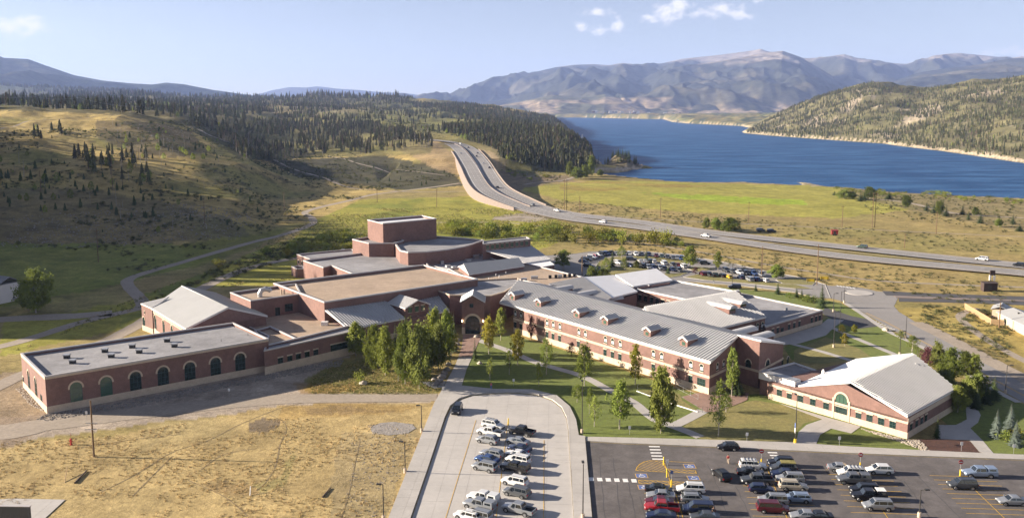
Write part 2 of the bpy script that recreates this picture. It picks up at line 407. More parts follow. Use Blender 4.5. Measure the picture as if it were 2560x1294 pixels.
# the highway: centre line of the two carriageways (row, column, height)
def hw(L): return [P(a, b, z) for a, b, z in L]
HW_S = hw([(2900, 720, .3), (2560, 681, .3), (2100, 638, .3), (1760, 590, .3), (1600, 567, .3), (1450, 549, .3), (1370, 534, .5), (1318, 520, 1.2), (1270, 503, 3), (1230, 485, 5), (1207, 466, 7), (1190, 440, 9.5), (1176, 415, 12), (1150, 378, 17), (1128, 361, 21), (1095, 351.5, 24), (1040, 347.5, 25)])
HW_N = hw([(2900, 695, .3), (2560, 664, .3), (2100, 616, .3), (1760, 578, .3), (1600, 555, .3), (1450, 538, .3), (1385, 527, .5), (1340, 515, 1.2), (1300, 497, 3), (1262, 478, 5), (1240, 460, 7), (1222, 433, 9.5), (1204, 402, 12.5), (1180, 374, 17), (1155, 361, 21), (1120, 353.5, 24), (1060, 348, 25.5)])
def smooth_line(pts, n=6):
    r = []
    for i in range(len(pts) - 1):
        p0 = pts[max(i - 1, 0)]; p1 = pts[i]; p2 = pts[i + 1]; p3 = pts[min(i + 2, len(pts) - 1)]
        for k in range(n):
            t = k / n; r.append(.5 * ((2 * p1) + (p2 - p0) * t + (2 * p0 - 5 * p1 + 4 * p2 - p3) * t * t + (3 * p1 - p0 - 3 * p2 + p3) * t ** 3))
    r.append(pts[-1]); return r
HW_S = smooth_line(HW_S, 5); HW_N = smooth_line(HW_N, 5)
HW_M = [(a + b) / 2 for a, b in zip(HW_S, HW_N)]
HIST = [tuple(P(a, b, LAKE_Z)[:2]) for a, b in ((1547, 418), (1530, 422), (1560, 422))]
def terr(x, y, detail=True):
    x = np.asarray(x, float); y = np.asarray(y, float); sh = x.shape; x = x.ravel(); y = y.ravel()
    w = warp(x, y); z = np.empty(len(x))
    for k in range(0, len(x), 20000):
        q = w[k:k + 20000]; d = np.sqrt(((q[:, None] - CW[None]) ** 2).sum(-1) + .01)
        z[k:k + 20000] = d @ _W[:_n] + _W[_n] + q @ _W[_n + 1:]
    z = z * np.maximum(y, 60)
    z = np.sign(z) * np.maximum(np.abs(z) - .9, 0)
    z = np.where((y < 235) & (x > -215), 0, z)
    amp = np.clip((np.abs(z) - 1) / 14, 0, 1)
    z = z + amp * (fbm(x / 85, y / 85, 4, 3) * 11 * np.clip(y / 700, .5, 3) + fbm(x / 22, y / 22, 3, 8) * 2.4)
    cap = np.where(y < 250, np.maximum(0, -x - 165) * .22, np.maximum(0, -x - 116) * np.interp(y, [250, 470, 570, 700], [.31, .31, .245, .245]))
    z = np.where((y < 900) & (x < -116), np.minimum(z, np.maximum(cap, -2)), z)
    # carve and fill along the highway
    d, par = segdist(x, y, [p[:2] for p in HW_M])
    dS, pS = segdist(x, y, [p[:2] for p in HW_S]); dN, pN = segdist(x, y, [p[:2] for p in HW_N]); d = np.minimum(dS, dN)
    dS = dS - 3; dN = dN - 3; wS = 1 / np.maximum(dS, .5) ** 2; wN = 1 / np.maximum(dN, .5) ** 2
    zm = (np.interp(pS, np.arange(len(HW_S)), [p.z for p in HW_S]) * wS + np.interp(pN, np.arange(len(HW_N)), [p.z for p in HW_N]) * wN) / (wS + wN) - .75
    up = par > 62
    wfill = np.where(up, 12.0, np.where(par > 34, 7.0, 9.0)); wout = np.where(up, 70.0, np.where(par > 34, 1.5, 20.0))
    t = np.clip((d - wfill) / wout, 0, 1); t = t * t * (3 - 2 * t)
    z = np.where((d < wfill + wout), zm * (1 - t) + z * t, z)
    # the rocky islet
    # the lake
    d, _ = segdist(x, y, LAKE, True); ins = pip(x, y, LAKE)
    land = np.maximum(z, LAKE_Z + .25 + np.minimum(d * .05, 2.0))
    hill = y > 900
    land = np.where(hill & (d < 90), np.minimum(land, LAKE_Z + 1 + d * .55 + 6 * np.clip(d / 90, 0, 1)), land)
    z = np.where(ins, LAKE_Z - .4 - np.minimum(d * .08, 5), land)
    ix, iy = HIST[0]
    isle = LAKE_Z - 1.2 + 13 * np.exp(-((x - ix) / 14) ** 2 - ((y - iy) / 26) ** 2) + 5 * np.exp(-((x - ix - 16) / 20) ** 2 - ((y - iy + 5) / 24) ** 2) + 3.2 * np.exp(-((x - ix + 12) / 26) ** 2 - ((y - iy + 14) / 26) ** 2)
    isle = isle + (isle > LAKE_Z) * fbm(x / 6, y / 9, 3, 77) * 4
    z = np.where((np.abs(x - ix) < 90) & (np.abs(y - iy) < 110), np.maximum(z, isle), z)
    return z.reshape(sh)
us = np.concatenate([-np.geomspace(3.2, .70, 26), np.linspace(-.68, .68, 720), np.geomspace(.70, 3.2, 26)])
ys = np.concatenate([[-400, -150, -30, 30], np.geomspace(60, 900, 330), np.geomspace(906, 21500, 330)])
UU, YY = np.meshgrid(us, ys); XX = np.clip(UU * np.maximum(YY, 60), -24000, 24000)
ZZ = terr(XX, YY)
nr, nc = XX.shape
me = bpy.data.meshes.new('terrain')
me.vertices.add(nr * nc); me.vertices.foreach_set('co', np.stack([XX, YY, ZZ], -1).astype(np.float32).ravel())
ii = np.arange(nr * nc).reshape(nr, nc); q = np.stack([ii[:-1, :-1], ii[:-1, 1:], ii[1:, 1:], ii[1:, :-1]], -1).reshape(-1, 4)
me.loops.add(q.size); me.loops.foreach_set('vertex_index', q.ravel().astype(np.int32))
me.polygons.add(len(q)); me.polygons.foreach_set('loop_start', (np.arange(len(q)) * 4).astype(np.int32))
me.polygons.foreach_set('use_smooth', np.ones(len(q), bool))
me.update(calc_edges=True)
# what grows or lies where: one colour per point of the land (its own colour, plus painted shade on the heath bowl)
fy = YY * cp - (ZZ - H) * sp; fu = YY * sp + (ZZ - H) * cp
fy = np.where(fy < 20, 20, fy)
PX = CX + F * XX / fy; PY = CY - F * fu / fy
C = np.zeros((nr, nc, 3)); C[:] = (.26, .205, .08)
def nz(s, seed, o=4): return fbm(XX / s, YY / s, o, seed)
wob = 1 + 0 * XX
PXw = PX + nz(9, 30) * 26 * np.clip(150 / np.maximum(YY, 60), .1, 1) * 2; PYw = PY + nz(9, 31) * 14 * np.clip(150 / np.maximum(YY, 60), .1, 1) * 2
def paint(poly, col, k=1.0, m=None):
    s = pip(PXw, PYw, poly)
    a = s * k if m is None else s * k * m
    C[:] = C * (1 - a[..., None]) + np.array(col) * a[..., None]
def sstep(v, a, b):
    t = np.clip((v - a) / (b - a), 0, 1); return t * t * (3 - 2 * t)
ALL = [(-3000, -100), (6000, -100), (6000, 3000), (-3000, 3000)]
far = sstep(YY, 2400, 3600); C[:] = C * (1 - far[..., None]) + np.array((.06, .075, .045)) * far[..., None]
paint([(-1000, 235), (3800, 235), (3800, 3000), (-1000, 3000)], (.31, .235, .095), sstep(nz(60, 5), -.12, .15) * .7)
paint([(-1000, 235), (3800, 235), (3800, 800), (-1000, 800)], (.22, .20, .065), sstep(nz(35, 6), -.05, .2) * .5)
# valley meadow, green and yellow
paint([(300, 760), (560, 660), (740, 590), (800, 540), (900, 500), (1180, 490), (1320, 530), (1480, 575), (1300, 640), (900, 700), (500, 720), (300, 830), (0, 890), (0, 800)], (.26, .25, .04), .8)
paint([(300, 760), (560, 660), (740, 590), (800, 540), (900, 500), (1180, 490), (1320, 530), (1480, 575), (1300, 640), (900, 700), (500, 720), (300, 830)], (.13, .16, .03), sstep(nz(25, 9), 0, .18) * .6)
paint([(1290, 470), (1500, 450), (2060, 466), (2150, 475), (2300, 520), (2100, 545), (1700, 530), (1400, 500)], (.29, .27, .055), .85)
paint([(1600, 480), (1850, 492), (2010, 500), (2020, 512), (1850, 508), (1700, 497)], (.25, .33, .03), .8)
paint([(1400, 455), (1600, 452), (1720, 462), (1800, 462), (1620, 474), (1400, 480)], (.25, .16, .05), sstep(nz(40, 12), -.1, .15) * .6)
paint([(1400, 560), (1700, 610), (2100, 650), (2560, 700), (2560, 780), (2300, 760), (2000, 700), (1700, 640), (1450, 615)], (.34, .25, .10), .6)
paint([(2230, 770), (2560, 760), (2900, 780), (2900, 1100), (2560, 940), (2330, 850)], (.34, .26, .08), .8)
paint([(2290, 800), (2420, 850), (2560, 920), (2560, 945), (2400, 880), (2280, 815)], (.13, .10, .06), .5)
# the field in front of the school
paint([(-800, 1080), (0, 1100), (60, 1110), (300, 1080), (500, 1050), (620, 1020), (760, 1008), (900, 1012), (1100, 1000), (1120, 1400), (-800, 1500)], (.40, .295, .135), .9)
paint([(-800, 1080), (1100, 1000), (1100, 1400), (-800, 1500)], (.34, .265, .125), sstep(nz(22, 14), .0, .28) * .8)
paint([(-800, 1080), (1100, 1000), (1100, 1400), (-800, 1500)], (.29, .225, .11), sstep(nz(2.6, 15), .10, .3) * .16)
paint([(500, 1215), (560, 1208), (650, 1222), (640, 1245), (560, 1240)], (.22, .15, .07), .6)
paint([(620, 1215), (700, 1190), (730, 1130), (745, 1135), (715, 1210), (650, 1240)], (.20, .19, .07), .5)
paint([(850, 1080), (1060, 1060), (960, 1300), (820, 1300)], (.27, .22, .13), .45)
paint([(610, 1050), (650, 1042), (705, 1048), (700, 1066), (660, 1080), (615, 1072)], (.12, .095, .075), .8)
paint([(745, 1020), (880, 1018), (1000, 1025), (880, 1036), (770, 1040)], (.17, .135, .10), .7)
paint([(690, 1010), (1000, 1012), (1060, 1016), (1000, 1030), (860, 1045), (700, 1045)], (.30, .19, .06), .5)
# grass beside the school with trees
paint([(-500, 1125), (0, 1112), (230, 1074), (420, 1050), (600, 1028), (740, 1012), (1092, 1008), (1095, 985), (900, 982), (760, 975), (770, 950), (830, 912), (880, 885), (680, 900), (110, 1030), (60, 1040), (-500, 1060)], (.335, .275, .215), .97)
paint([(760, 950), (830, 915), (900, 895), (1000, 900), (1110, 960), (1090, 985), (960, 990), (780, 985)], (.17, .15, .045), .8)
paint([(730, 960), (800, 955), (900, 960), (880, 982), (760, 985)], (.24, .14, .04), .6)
# bare earth left of the building
paint([(-500, 960), (50, 935), (110, 1040), (60, 1110), (-500, 1130)], (.27, .205, .14), .85)
# the sunlit spur of the left hill, the rough slope, the dark heath bowl with shade painted in
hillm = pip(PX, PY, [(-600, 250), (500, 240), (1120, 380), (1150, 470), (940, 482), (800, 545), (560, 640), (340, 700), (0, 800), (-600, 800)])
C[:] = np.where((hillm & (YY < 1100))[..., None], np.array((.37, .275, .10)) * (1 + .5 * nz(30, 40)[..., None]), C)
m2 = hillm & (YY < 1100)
k = (sstep(nz(45, 41), -.02, .16) * .7 * m2)[..., None]; C[:] = C * (1 - k) + np.array((.185, .18, .05)) * k
k = (sstep(nz(7, 42), .05, .25) * .6 * m2)[..., None]; C[:] = C * (1 - k) + np.array((.06, .055, .028)) * k
paint([(240, 300), (420, 310), (480, 330), (520, 380), (430, 395), (300, 370), (240, 340)], (.10, .08, .045), .75)
paint([(480, 320), (600, 365), (740, 440), (1000, 475), (1160, 465), (1120, 420), (960, 390), (700, 400), (560, 350)], (.055, .055, .032), .92)  # dark undergrowth, darkened further to stand in for the bowl's shade
paint([(-400, 470), (200, 470), (380, 500), (560, 540), (640, 590), (500, 600), (340, 615), (-400, 640)], (.11, .095, .055), .6)
paint([(-400, 600), (340, 610), (500, 610), (560, 640), (340, 700), (-100, 790), (-400, 800)], (.165, .19, .035), .8)
paint([(450, 610), (600, 590), (720, 570), (640, 620), (480, 670)], (.17, .17, .03), .6)
# cut slopes of the highway
paint([(960, 360), (1090, 352), (1150, 400), (1160, 440), (1080, 420), (1020, 385)], (.30, .215, .115), .8)
paint([(1188, 362), (1250, 372), (1290, 420), (1240, 425), (1215, 400)], (.36, .27, .155), .95)
paint([(1230, 425), (1300, 430), (1420, 440), (1440, 455), (1380, 455), (1310, 470), (1290, 495)], (.20, .15, .10), .8)
paint([(1240, 540), (1330, 530), (1390, 545), (1330, 556), (1230, 550)], (.30, .25, .19), .9)
# forest floors
paint([(-400, 225), (650, 225), (1010, 235), (1060, 262), (700, 300), (600, 400), (480, 320), (300, 287), (130, 279), (-400, 265)], (.085, .08, .035), .8)
paint([(560, 330), (700, 262), (1000, 255), (1380, 300), (1420, 335), (1480, 390), (1480, 430), (1300, 440), (1230, 380), (1080, 345), (1080, 385), (640, 400)], (.12, .12, .04), .6)
paint([(760, 280), (1100, 270), (1330, 325), (1180, 345), (1080, 330), (900, 310)], (.155, .15, .05), .75)
paint([(640, 262), (850, 262), (960, 275), (800, 288), (660, 285)], (.22, .18, .085), .7)
dfar, _ = segdist(XX.ravel(), YY.ravel(), LAKE, True); dfar = dfar.reshape(XX.shape)
rh = (YY > 1000) & (XX > 600) & (YY < 3200)
C[:] = np.where(rh[..., None], np.array((.15, .135, .065)), C)
k = (sstep(fbm(XX / 130 + YY / 400, YY / 160, 4, 50), .02, .2) * .8 * rh)[..., None]; C[:] = C * (1 - k) + np.array((.13, .125, .05)) * k
k = (sstep(fbm(XX / 42, YY / 60, 4, 51), .17, .28) * .7 * rh * (PY > 225))[..., None]; C[:] = C * (1 - k) + np.array((.40, .33, .24)) * k
for pl in ([(2090, 275), (2110, 262), (2150, 233), (2158, 240), (2150, 258), (2120, 280)], [(2010, 300), (2040, 290), (2070, 300), (2050, 315), (2010, 315)], [(2420, 232), (2500, 222), (2510, 232), (2440, 242)], [(2280, 275), (2350, 258), (2360, 275), (2300, 300), (2230, 320)]):
    paint(pl, (.38, .31, .23), .65)
k = ((dfar < np.where(YY > 900, 7, 2.5)) & (ZZ > LAKE_Z - .3))[..., None] * .9; C[:] = C * (1 - k) + np.array((.46, .37, .27)) * k
isl = segdist(XX.ravel(), YY.ravel(), HIST)[0].reshape(XX.shape)
k = ((isl < 26) & (ZZ > LAKE_Z + 2))[..., None] * .85; C[:] = C * (1 - k) + np.array((.15, .125, .075)) * k
paint([(1960, 440), (2080, 465), (2030, 466)], (.42, .35, .24), .6)
paint([(2100, 470), (2560, 500), (2700, 560), (2560, 580), (2300, 530), (2120, 490)], (.21, .17, .085), .7)
C *= 1.15
C *= (1 + .28 * nz(5, 60, 3) + .10 * nz(1.4, 61, 2))[..., None]
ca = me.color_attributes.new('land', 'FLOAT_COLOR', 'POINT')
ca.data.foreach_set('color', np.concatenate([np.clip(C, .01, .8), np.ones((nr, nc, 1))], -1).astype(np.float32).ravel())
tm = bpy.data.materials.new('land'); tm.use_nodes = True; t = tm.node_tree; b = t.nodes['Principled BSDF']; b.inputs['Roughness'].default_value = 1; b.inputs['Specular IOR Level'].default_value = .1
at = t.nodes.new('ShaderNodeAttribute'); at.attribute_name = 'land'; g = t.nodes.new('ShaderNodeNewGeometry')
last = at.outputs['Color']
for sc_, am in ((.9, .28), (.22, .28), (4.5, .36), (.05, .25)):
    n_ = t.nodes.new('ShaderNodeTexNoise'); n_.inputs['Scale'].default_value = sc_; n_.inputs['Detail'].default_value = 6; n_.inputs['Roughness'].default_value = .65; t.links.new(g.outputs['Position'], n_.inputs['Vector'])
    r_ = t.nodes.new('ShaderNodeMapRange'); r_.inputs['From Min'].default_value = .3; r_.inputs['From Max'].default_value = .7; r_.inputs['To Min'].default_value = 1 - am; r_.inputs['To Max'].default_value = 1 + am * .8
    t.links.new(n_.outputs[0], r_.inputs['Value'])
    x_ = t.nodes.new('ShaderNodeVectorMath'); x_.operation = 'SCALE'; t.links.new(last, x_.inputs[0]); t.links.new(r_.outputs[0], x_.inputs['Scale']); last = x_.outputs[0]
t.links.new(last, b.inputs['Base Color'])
n_ = t.nodes.new('ShaderNodeTexNoise'); n_.inputs['Scale'].default_value = 1.6; n_.inputs['Detail'].default_value = 7; n_.inputs['Roughness'].default_value = .7; t.links.new(g.outputs['Position'], n_.inputs['Vector'])
bp = t.nodes.new('ShaderNodeBump'); bp.inputs['Distance'].default_value = .14; bp.inputs['Strength'].default_value = 1; t.links.new(n_.outputs[0], bp.inputs['Height']); t.links.new(bp.outputs[0], b.inputs['Normal'])
me.materials.append(tm)
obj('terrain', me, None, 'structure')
def tz(x, y): return float(terr(np.array([x]), np.array([y]))[0])
def PT(px, py):
    """the point of the land seen at a pixel of the photograph"""
    a, dy, dz = ray(px, py); ts = np.geomspace(60, 9000, 900) / dy
    zz = terr(a * ts, dy * ts); gap = H + dz * ts - zz; k = int(np.argmax(gap < 0)) if (gap < 0).any() else len(ts) - 1
    if k > 0:
        f = gap[k - 1] / (gap[k - 1] - gap[k] + 1e-9); t_ = ts[k - 1] + (ts[k] - ts[k - 1]) * f
    else: t_ = ts[0]
    return Vector((a * t_, dy * t_, H + dz * t_))

# ---------------------------------------------------------------- lake
wm = bpy.data.materials.new('lake_water'); wm.use_nodes = True; t = wm.node_tree; b = t.nodes['Principled BSDF']
b.inputs['Roughness'].default_value = .4; b.inputs['Specular IOR Level'].default_value = .05; b.inputs['IOR'].default_value = 1.33
g = t.nodes.new('ShaderNodeNewGeometry'); mp = t.nodes.new('ShaderNodeMapping'); mp.inputs['Scale'].default_value = (.010, .035, 1); t.links.new(g.outputs['Position'], mp.inputs[0])
n1 = t.nodes.new('ShaderNodeTexNoise'); n1.inputs['Scale'].default_value = 1; n1.inputs['Detail'].default_value = 8; n1.inputs['Roughness'].default_value = .6; t.links.new(mp.outputs[0], n1.inputs['Vector'])
cr = t.nodes.new('ShaderNodeValToRGB'); cr.color_ramp.elements[0].position = .42; cr.color_ramp.elements[0].color = (.013, .056, .15, 1); cr.color_ramp.elements[1].position = .60; cr.color_ramp.elements[1].color = (.042, .118, .25, 1)
t.links.new(n1.outputs[0], cr.inputs[0]); t.links.new(cr.outputs[0], b.inputs['Base Color'])
mp2 = t.nodes.new('ShaderNodeMapping'); mp2.inputs['Scale'].default_value = (.16, .42, 1); mp2.inputs['Rotation'].default_value = (0, 0, .25); t.links.new(g.outputs['Position'], mp2.inputs[0])
n2 = t.nodes.new('ShaderNodeTexNoise'); n2.inputs['Scale'].default_value = 1; n2.inputs['Detail'].default_value = 6; n2.inputs['Roughness'].default_value = .7; t.links.new(mp2.outputs[0], n2.inputs['Vector'])
bp = t.nodes.new('ShaderNodeBump'); bp.inputs['Distance'].default_value = .9; bp.inputs['Strength'].default_value = 1; t.links.new(n2.outputs[0], bp.inputs['Height']); t.links.new(bp.outputs[0], b.inputs['Normal'])
mb = MB(); mb.face([(-1500, 500, LAKE_Z), (6500, 500, LAKE_Z), (6500, 8200, LAKE_Z), (-1500, 8200, LAKE_Z)]); mb.build('lake', wm, kind='structure')

# ---------------------------------------------------------------- mountains
mm = bpy.data.materials.new('mountain_side'); mm.use_nodes = True; t = mm.node_tree; b = t.nodes['Principled BSDF']; b.inputs['Roughness'].default_value = 1; b.inputs['Specular IOR Level'].default_value = 0
at = t.nodes.new('ShaderNodeAttribute'); at.attribute_name = 'land'; g = t.nodes.new('ShaderNodeNewGeometry')
n_ = t.nodes.new('ShaderNodeTexNoise'); n_.inputs['Scale'].default_value = .012; n_.inputs['Detail'].default_value = 9; n_.inputs['Roughness'].default_value = .7; t.links.new(g.outputs['Position'], n_.inputs['Vector'])
r_ = t.nodes.new('ShaderNodeMapRange'); r_.inputs['From Min'].default_value = .35; r_.inputs['From Max'].default_value = .65; r_.inputs['To Min'].default_value = .5; r_.inputs['To Max'].default_value = 1.5; t.links.new(n_.outputs[0], r_.inputs['Value'])
x_ = t.nodes.new('ShaderNodeVectorMath'); x_.operation = 'SCALE'; t.links.new(at.outputs['Color'], x_.inputs[0]); t.links.new(r_.outputs[0], x_.inputs['Scale']); t.links.new(x_.outputs[0], b.inputs['Base Color'])
def mountain(name, crest, d0, d1, dc, base_px, amp, seed, treeline, foot_tan=0, nu=420, nv=110, curve=.8, ncol=(.040, .042, .030)):
    """crest: (column, row) of the skyline; dc: its distance; the range runs down to d0 and back to d1"""
    cx = np.array([c[0] for c in crest], float); cyy = np.array([c[1] for c in crest], float)
    px = np.linspace(cx[0], cx[-1], nu); v = np.concatenate([np.linspace(0, 1, nv), np.linspace(1.03, 1.6, 16)])
    py = np.interp(px, cx, cyy)
    PXX, V = np.meshgrid(px, v); PYY = np.meshgrid(py, v)[0]
    Dn = d0 + (dc - d0) * np.minimum(V, 1) + (d1 - dc) * np.maximum(V - 1, 0) / .6
    zc = H - (PYY - HY) / F * dc * DS
    Dn = Dn * DS; X = (PXX - 1280) / F * Dn; Y = Dn
    f = np.where(V < 1, V ** (1 / curve), 1 - (V - 1) / .6)
    env = np.clip(V, 0, 1) * np.clip(1.0 - V, 0, 1) * 4
    L = 1500.0
    rdg = 1 - np.abs(fbm(X / L + .35 * fbm(X / 700, Y / 700, 3, seed), Y / (L * 2.3) , 4, seed)) * 4
    sp2 = 1 - np.abs(fbm(X / 420, Y / 900, 4, seed + 5)) * 4
    fine = fbm(X / 160, Y / 200, 4, seed + 9)
    Z = -30 + (zc + 30) * f + env * (amp * (rdg - .55) + amp * .36 * (sp2 - .5) + amp * .14 * fine) 
    Z = np.where(V > 1.0, -30 + (zc + 30) * f, Z)
    n1_, n2_ = X.shape
    me = bpy.data.meshes.new(name); me.vertices.add(n1_ * n2_); me.vertices.foreach_set('co', np.stack([X, Y, Z], -1).astype(np.float32).ravel())
    ii = np.arange(n1_ * n2_).reshape(n1_, n2_); q = np.stack([ii[:-1, :-1], ii[:-1, 1:], ii[1:, 1:], ii[1:, :-1]], -1).reshape(-1, 4)
    me.loops.add(q.size); me.loops.foreach_set('vertex_index', q.ravel().astype(np.int32)); me.polygons.add(len(q)); me.polygons.foreach_set('loop_start', (np.arange(len(q)) * 4).astype(np.int32))
    me.polygons.foreach_set('use_smooth', np.ones(len(q), bool)); me.update(calc_edges=True)
    C = np.zeros(X.shape + (3,)); C[:] = ncol
    k = sstep(fbm(X / 500, Y / 700, 4, seed + 20), .0, .25)[..., None] * .6; C = C * (1 - k) + np.array((.12, .105, .065)) * k
    k = sstep(Z + fbm(X / 300, Y / 300, 4, seed + 21) * 260, treeline - 40, treeline + 60)[..., None]; C = C * (1 - k) + np.array((.23, .195, .155)) * k
    if foot_tan:
        k = (sstep(-Z + fbm(X / 350, Y / 350, 4, seed + 22) * 380, -foot_tan - 60, -foot_tan + 60) * sstep(fbm(X / 260, Y / 300, 4, seed + 23), -.12, .08))[..., None] * .9
        C = C * (1 - k) + np.array((.30, .23, .15)) * k
    ca = me.color_attributes.new('land', 'FLOAT_COLOR', 'POINT'); ca.data.foreach_set('color', np.concatenate([C, np.ones(X.shape + (1,))], -1).astype(np.float32).ravel())
    me.materials.append(mm); return obj(name, me, None, 'structure')
mountain('mountains', [(900, 262), (1060, 258), (1130, 243), (1190, 224), (1230, 206), (1270, 196), (1310, 188), (1345, 182), (1385, 171), (1430, 165), (1480, 163), (1520, 166), (1550, 160), (1600, 165), (1650, 161), (1700, 150), (1780, 142), (1850, 133), (1890, 127), (1912, 133), (1950, 140), (2000, 149), (2050, 147), (2098, 139), (2130, 150), (2180, 158), (2250, 163), (2300, 149), (2340, 139), (2380, 136), (2430, 141), (2500, 148), (2560, 145), (2700, 150), (3000, 140), (3300, 170)],
         6300, 16500, 12500, 0, 330, 4, 800, 0, 560, 95, .95)
mountain('mountains', [(1500, 262), (1560, 215), (1640, 182), (1700, 168), (1760, 160), (1840, 148), (1900, 136), (1945, 131), (1990, 146), (2040, 175), (2090, 205), (2140, 235), (2180, 262)],
         6150, 12000, 9600, 0, 250, 11, 640, 110, 300, 100, .9)
mountain('mountains', [(2080, 262), (2150, 232), (2220, 205), (2290, 182), (2360, 172), (2420, 166), (2500, 150), (2560, 147), (2700, 140), (3000, 150), (3300, 160)],
         5200, 11000, 8800, 0, 200, 17, 900, 0, 300, 90, .9)
mountain('mountains', [(1120, 280), (1200, 272), (1300, 255), (1380, 238), (1450, 244), (1510, 236), (1560, 247), (1620, 262), (1700, 268), (1800, 262), (1900, 268)],
         6050, 9500, 7300, 0, 90, 23, 900, 140, 300, 70, .9, (.10, .10, .06))
mountain('mountains', [(-900, 40), (-400, 70), (-150, 95), (0, 135), (30, 148), (90, 151), (130, 166), (200, 190), (270, 203), (330, 209), (390, 213), (425, 208), (470, 212), (540, 226), (600, 234), (640, 240), (760, 262)],
         4300, 11500, 7400, 0, 150, 31, 1500, 0, 360, 90, .85, (.035, .045, .03))
mountain('mountains', [(560, 262), (640, 240), (690, 226), (730, 219), (770, 220), (800, 217), (850, 223), (900, 226), (960, 232), (1010, 233), (1080, 242), (1160, 262)],
         14000, 17800, 16800, 0, 150, 37, 1500, 0, 160, 40)
# ---------------------------------------------------------------- roads, walks, lots (flat sheets, each a little above the one below)
def gp(L, z=0.0): return [P(a, b, z) for a, b in L]
def sheet(name, poly, z, m, kind='structure', parent=None, thick=0):
    mb = MB(); pts = ccw([tuple(p[:2]) for p in poly])
    if thick: mb.prism(pts, z - thick, z, m, bottom=False)
    else: mb.face([(p[0], p[1], z) for p in pts], m)
    return mb.build(name, m, parent, kind if parent is None else None)
def smooth2(L, n=5):
    return smooth_line([Vector((p[0], p[1], p[2] if len(p) > 2 else 0)) for p in L], n)
def strip(name, pts, w, m, dz=.03, kind='structure', parent=None, drape=True, mb=None, wob=0):
    """ribbon along world points; drape: follow the land"""
    own = mb is None; mb = mb or MB(); L = []; n = len(pts)
    # resample
    q = [Vector(pts[0])]
    for i in range(n - 1):
        a, b = Vector(pts[i]), Vector(pts[i + 1]); k = max(1, int((b - a).length / 4))
        q += [a.lerp(b, j / k) for j in range(1, k + 1)]
    ws = w if callable(w) else (lambda t: w)
    for i, p in enumerate(q):
        d = (q[min(i + 1, len(q) - 1)] - q[max(i - 1, 0)]); d.z = 0; d.normalize(); s_ = Vector((-d.y, d.x, 0)) * ws(i / (len(q) - 1)) / 2
        if wob: s_ *= 1 + wob * (rnd.random() - .5)
        L.append((p + s_, p - s_))
    if drape:
        xs = np.array([[a.x, b.x] for a, b in L]); yy_ = np.array([[a.y, b.y] for a, b in L]); zz = terr(xs, yy_)
        for i, (a, b) in enumerate(L): a.z = max(zz[i]) + dz; b.z = a.z
    else:
        for a, b in L: a.z += dz; b.z += dz
    vs = [v for ab in L for v in ab]; fs = [(2 * i, 2 * i + 1, 2 * i + 3, 2 * i + 2) for i in range(len(L) - 1)]
    mb.idx(vs, fs, m)
    return mb.build(name, m, parent, kind if parent is None else None) if own else mb
def clip_cell(poly, cell):
    out_ = poly
    for i in range(len(cell)):
        a, b = cell[i], cell[(i + 1) % len(cell)]; ins = out_; out_ = []
        if not ins: break
        def side(p): return (b[0] - a[0]) * (p[1] - a[1]) - (b[1] - a[1]) * (p[0] - a[0])
        for j in range(len(ins)):
            p, q_ = ins[j], ins[(j + 1) % len(ins)]; sp_, sq = side(p), side(q_)
            if sp_ >= 0: out_.append(p)
            if (sp_ > 0 > sq) or (sp_ < 0 < sq):
                t_ = sp_ / (sp_ - sq); out_.append((p[0] + (q_[0] - p[0]) * t_, p[1] + (q_[1] - p[1]) * t_))
    return out_
def area(p): return abs(sum(p[i][0] * p[(i + 1) % len(p)][1] - p[(i + 1) % len(p)][0] * p[i][1] for i in range(len(p)))) / 2
def paved(name, poly, z, m, ang, sx, sy, gap=.012, piece='slab', thick=.05):
    """a paved surface: base sheet (the joints) and each slab on it as a piece of its own"""
    pts = ccw([tuple(p[:2]) for p in poly]); base = sheet(name, pts, z - .02, M['joint'])
    c, s_ = math.cos(ang), math.sin(ang); loc = [(p[0] * c + p[1] * s_, -p[0] * s_ + p[1] * c) for p in pts]
    x0 = min(p[0] for p in loc); x1 = max(p[0] for p in loc); y0 = min(p[1] for p in loc); y1 = max(p[1] for p in loc); n = 0
    i = x0
    while i < x1:
        j = y0
        while j < y1:
            cell = [(i + gap, j + gap), (i + sx - gap, j + gap), (i + sx - gap, j + sy - gap), (i + gap, j + sy - gap)]
            r = clip_cell(loc, cell)
            if len(r) > 2 and area(r) > .3:
                zz = z + rnd.uniform(-.003, .003); mb = MB(); mb.prism(ccw([(p[0] * c - p[1] * s_, p[0] * s_ + p[1] * c) for p in r]), z - .02, zz, m, bottom=False)
                mb.build(piece, m, base); n += 1
            j += sy
        i += sx
    return base
# big concrete lot
LOT = [(1020, 1340), (1030, 1294), (1073, 1170), (1115, 1045), (1128, 1018), (1150, 1000), (1180, 990), (1230, 985), (1300, 984), (1345, 989), (1380, 1002), (1403, 1020), (1415, 1045), (1420, 1075), (1422, 1110), (1428, 1200), (1434, 1294), (1437, 1340)]
paved('concrete_lot', gp(LOT), .05, M['concrete'], R(87), 6.0, 4.5)
SWL = [(958, 1340), (972, 1294), (1085, 1010), (1100, 985), (1108, 970), (1150, 965), (1235, 974), (1330, 975), (1392, 990), (1425, 1018), (1440, 1050), (1447, 1090), (1463, 1092), (1463, 1103), (1480, 1294), (1485, 1340),
       (1438, 1340), (1435, 1294), (1429, 1200), (1423, 1110), (1421, 1074), (1416, 1043), (1404, 1018), (1381, 1000), (1345, 987), (1300, 982), (1230, 983), (1178, 988), (1147, 998), (1125, 1016), (1112, 1044), (1070, 1170), (1027, 1294), (1017, 1340)]
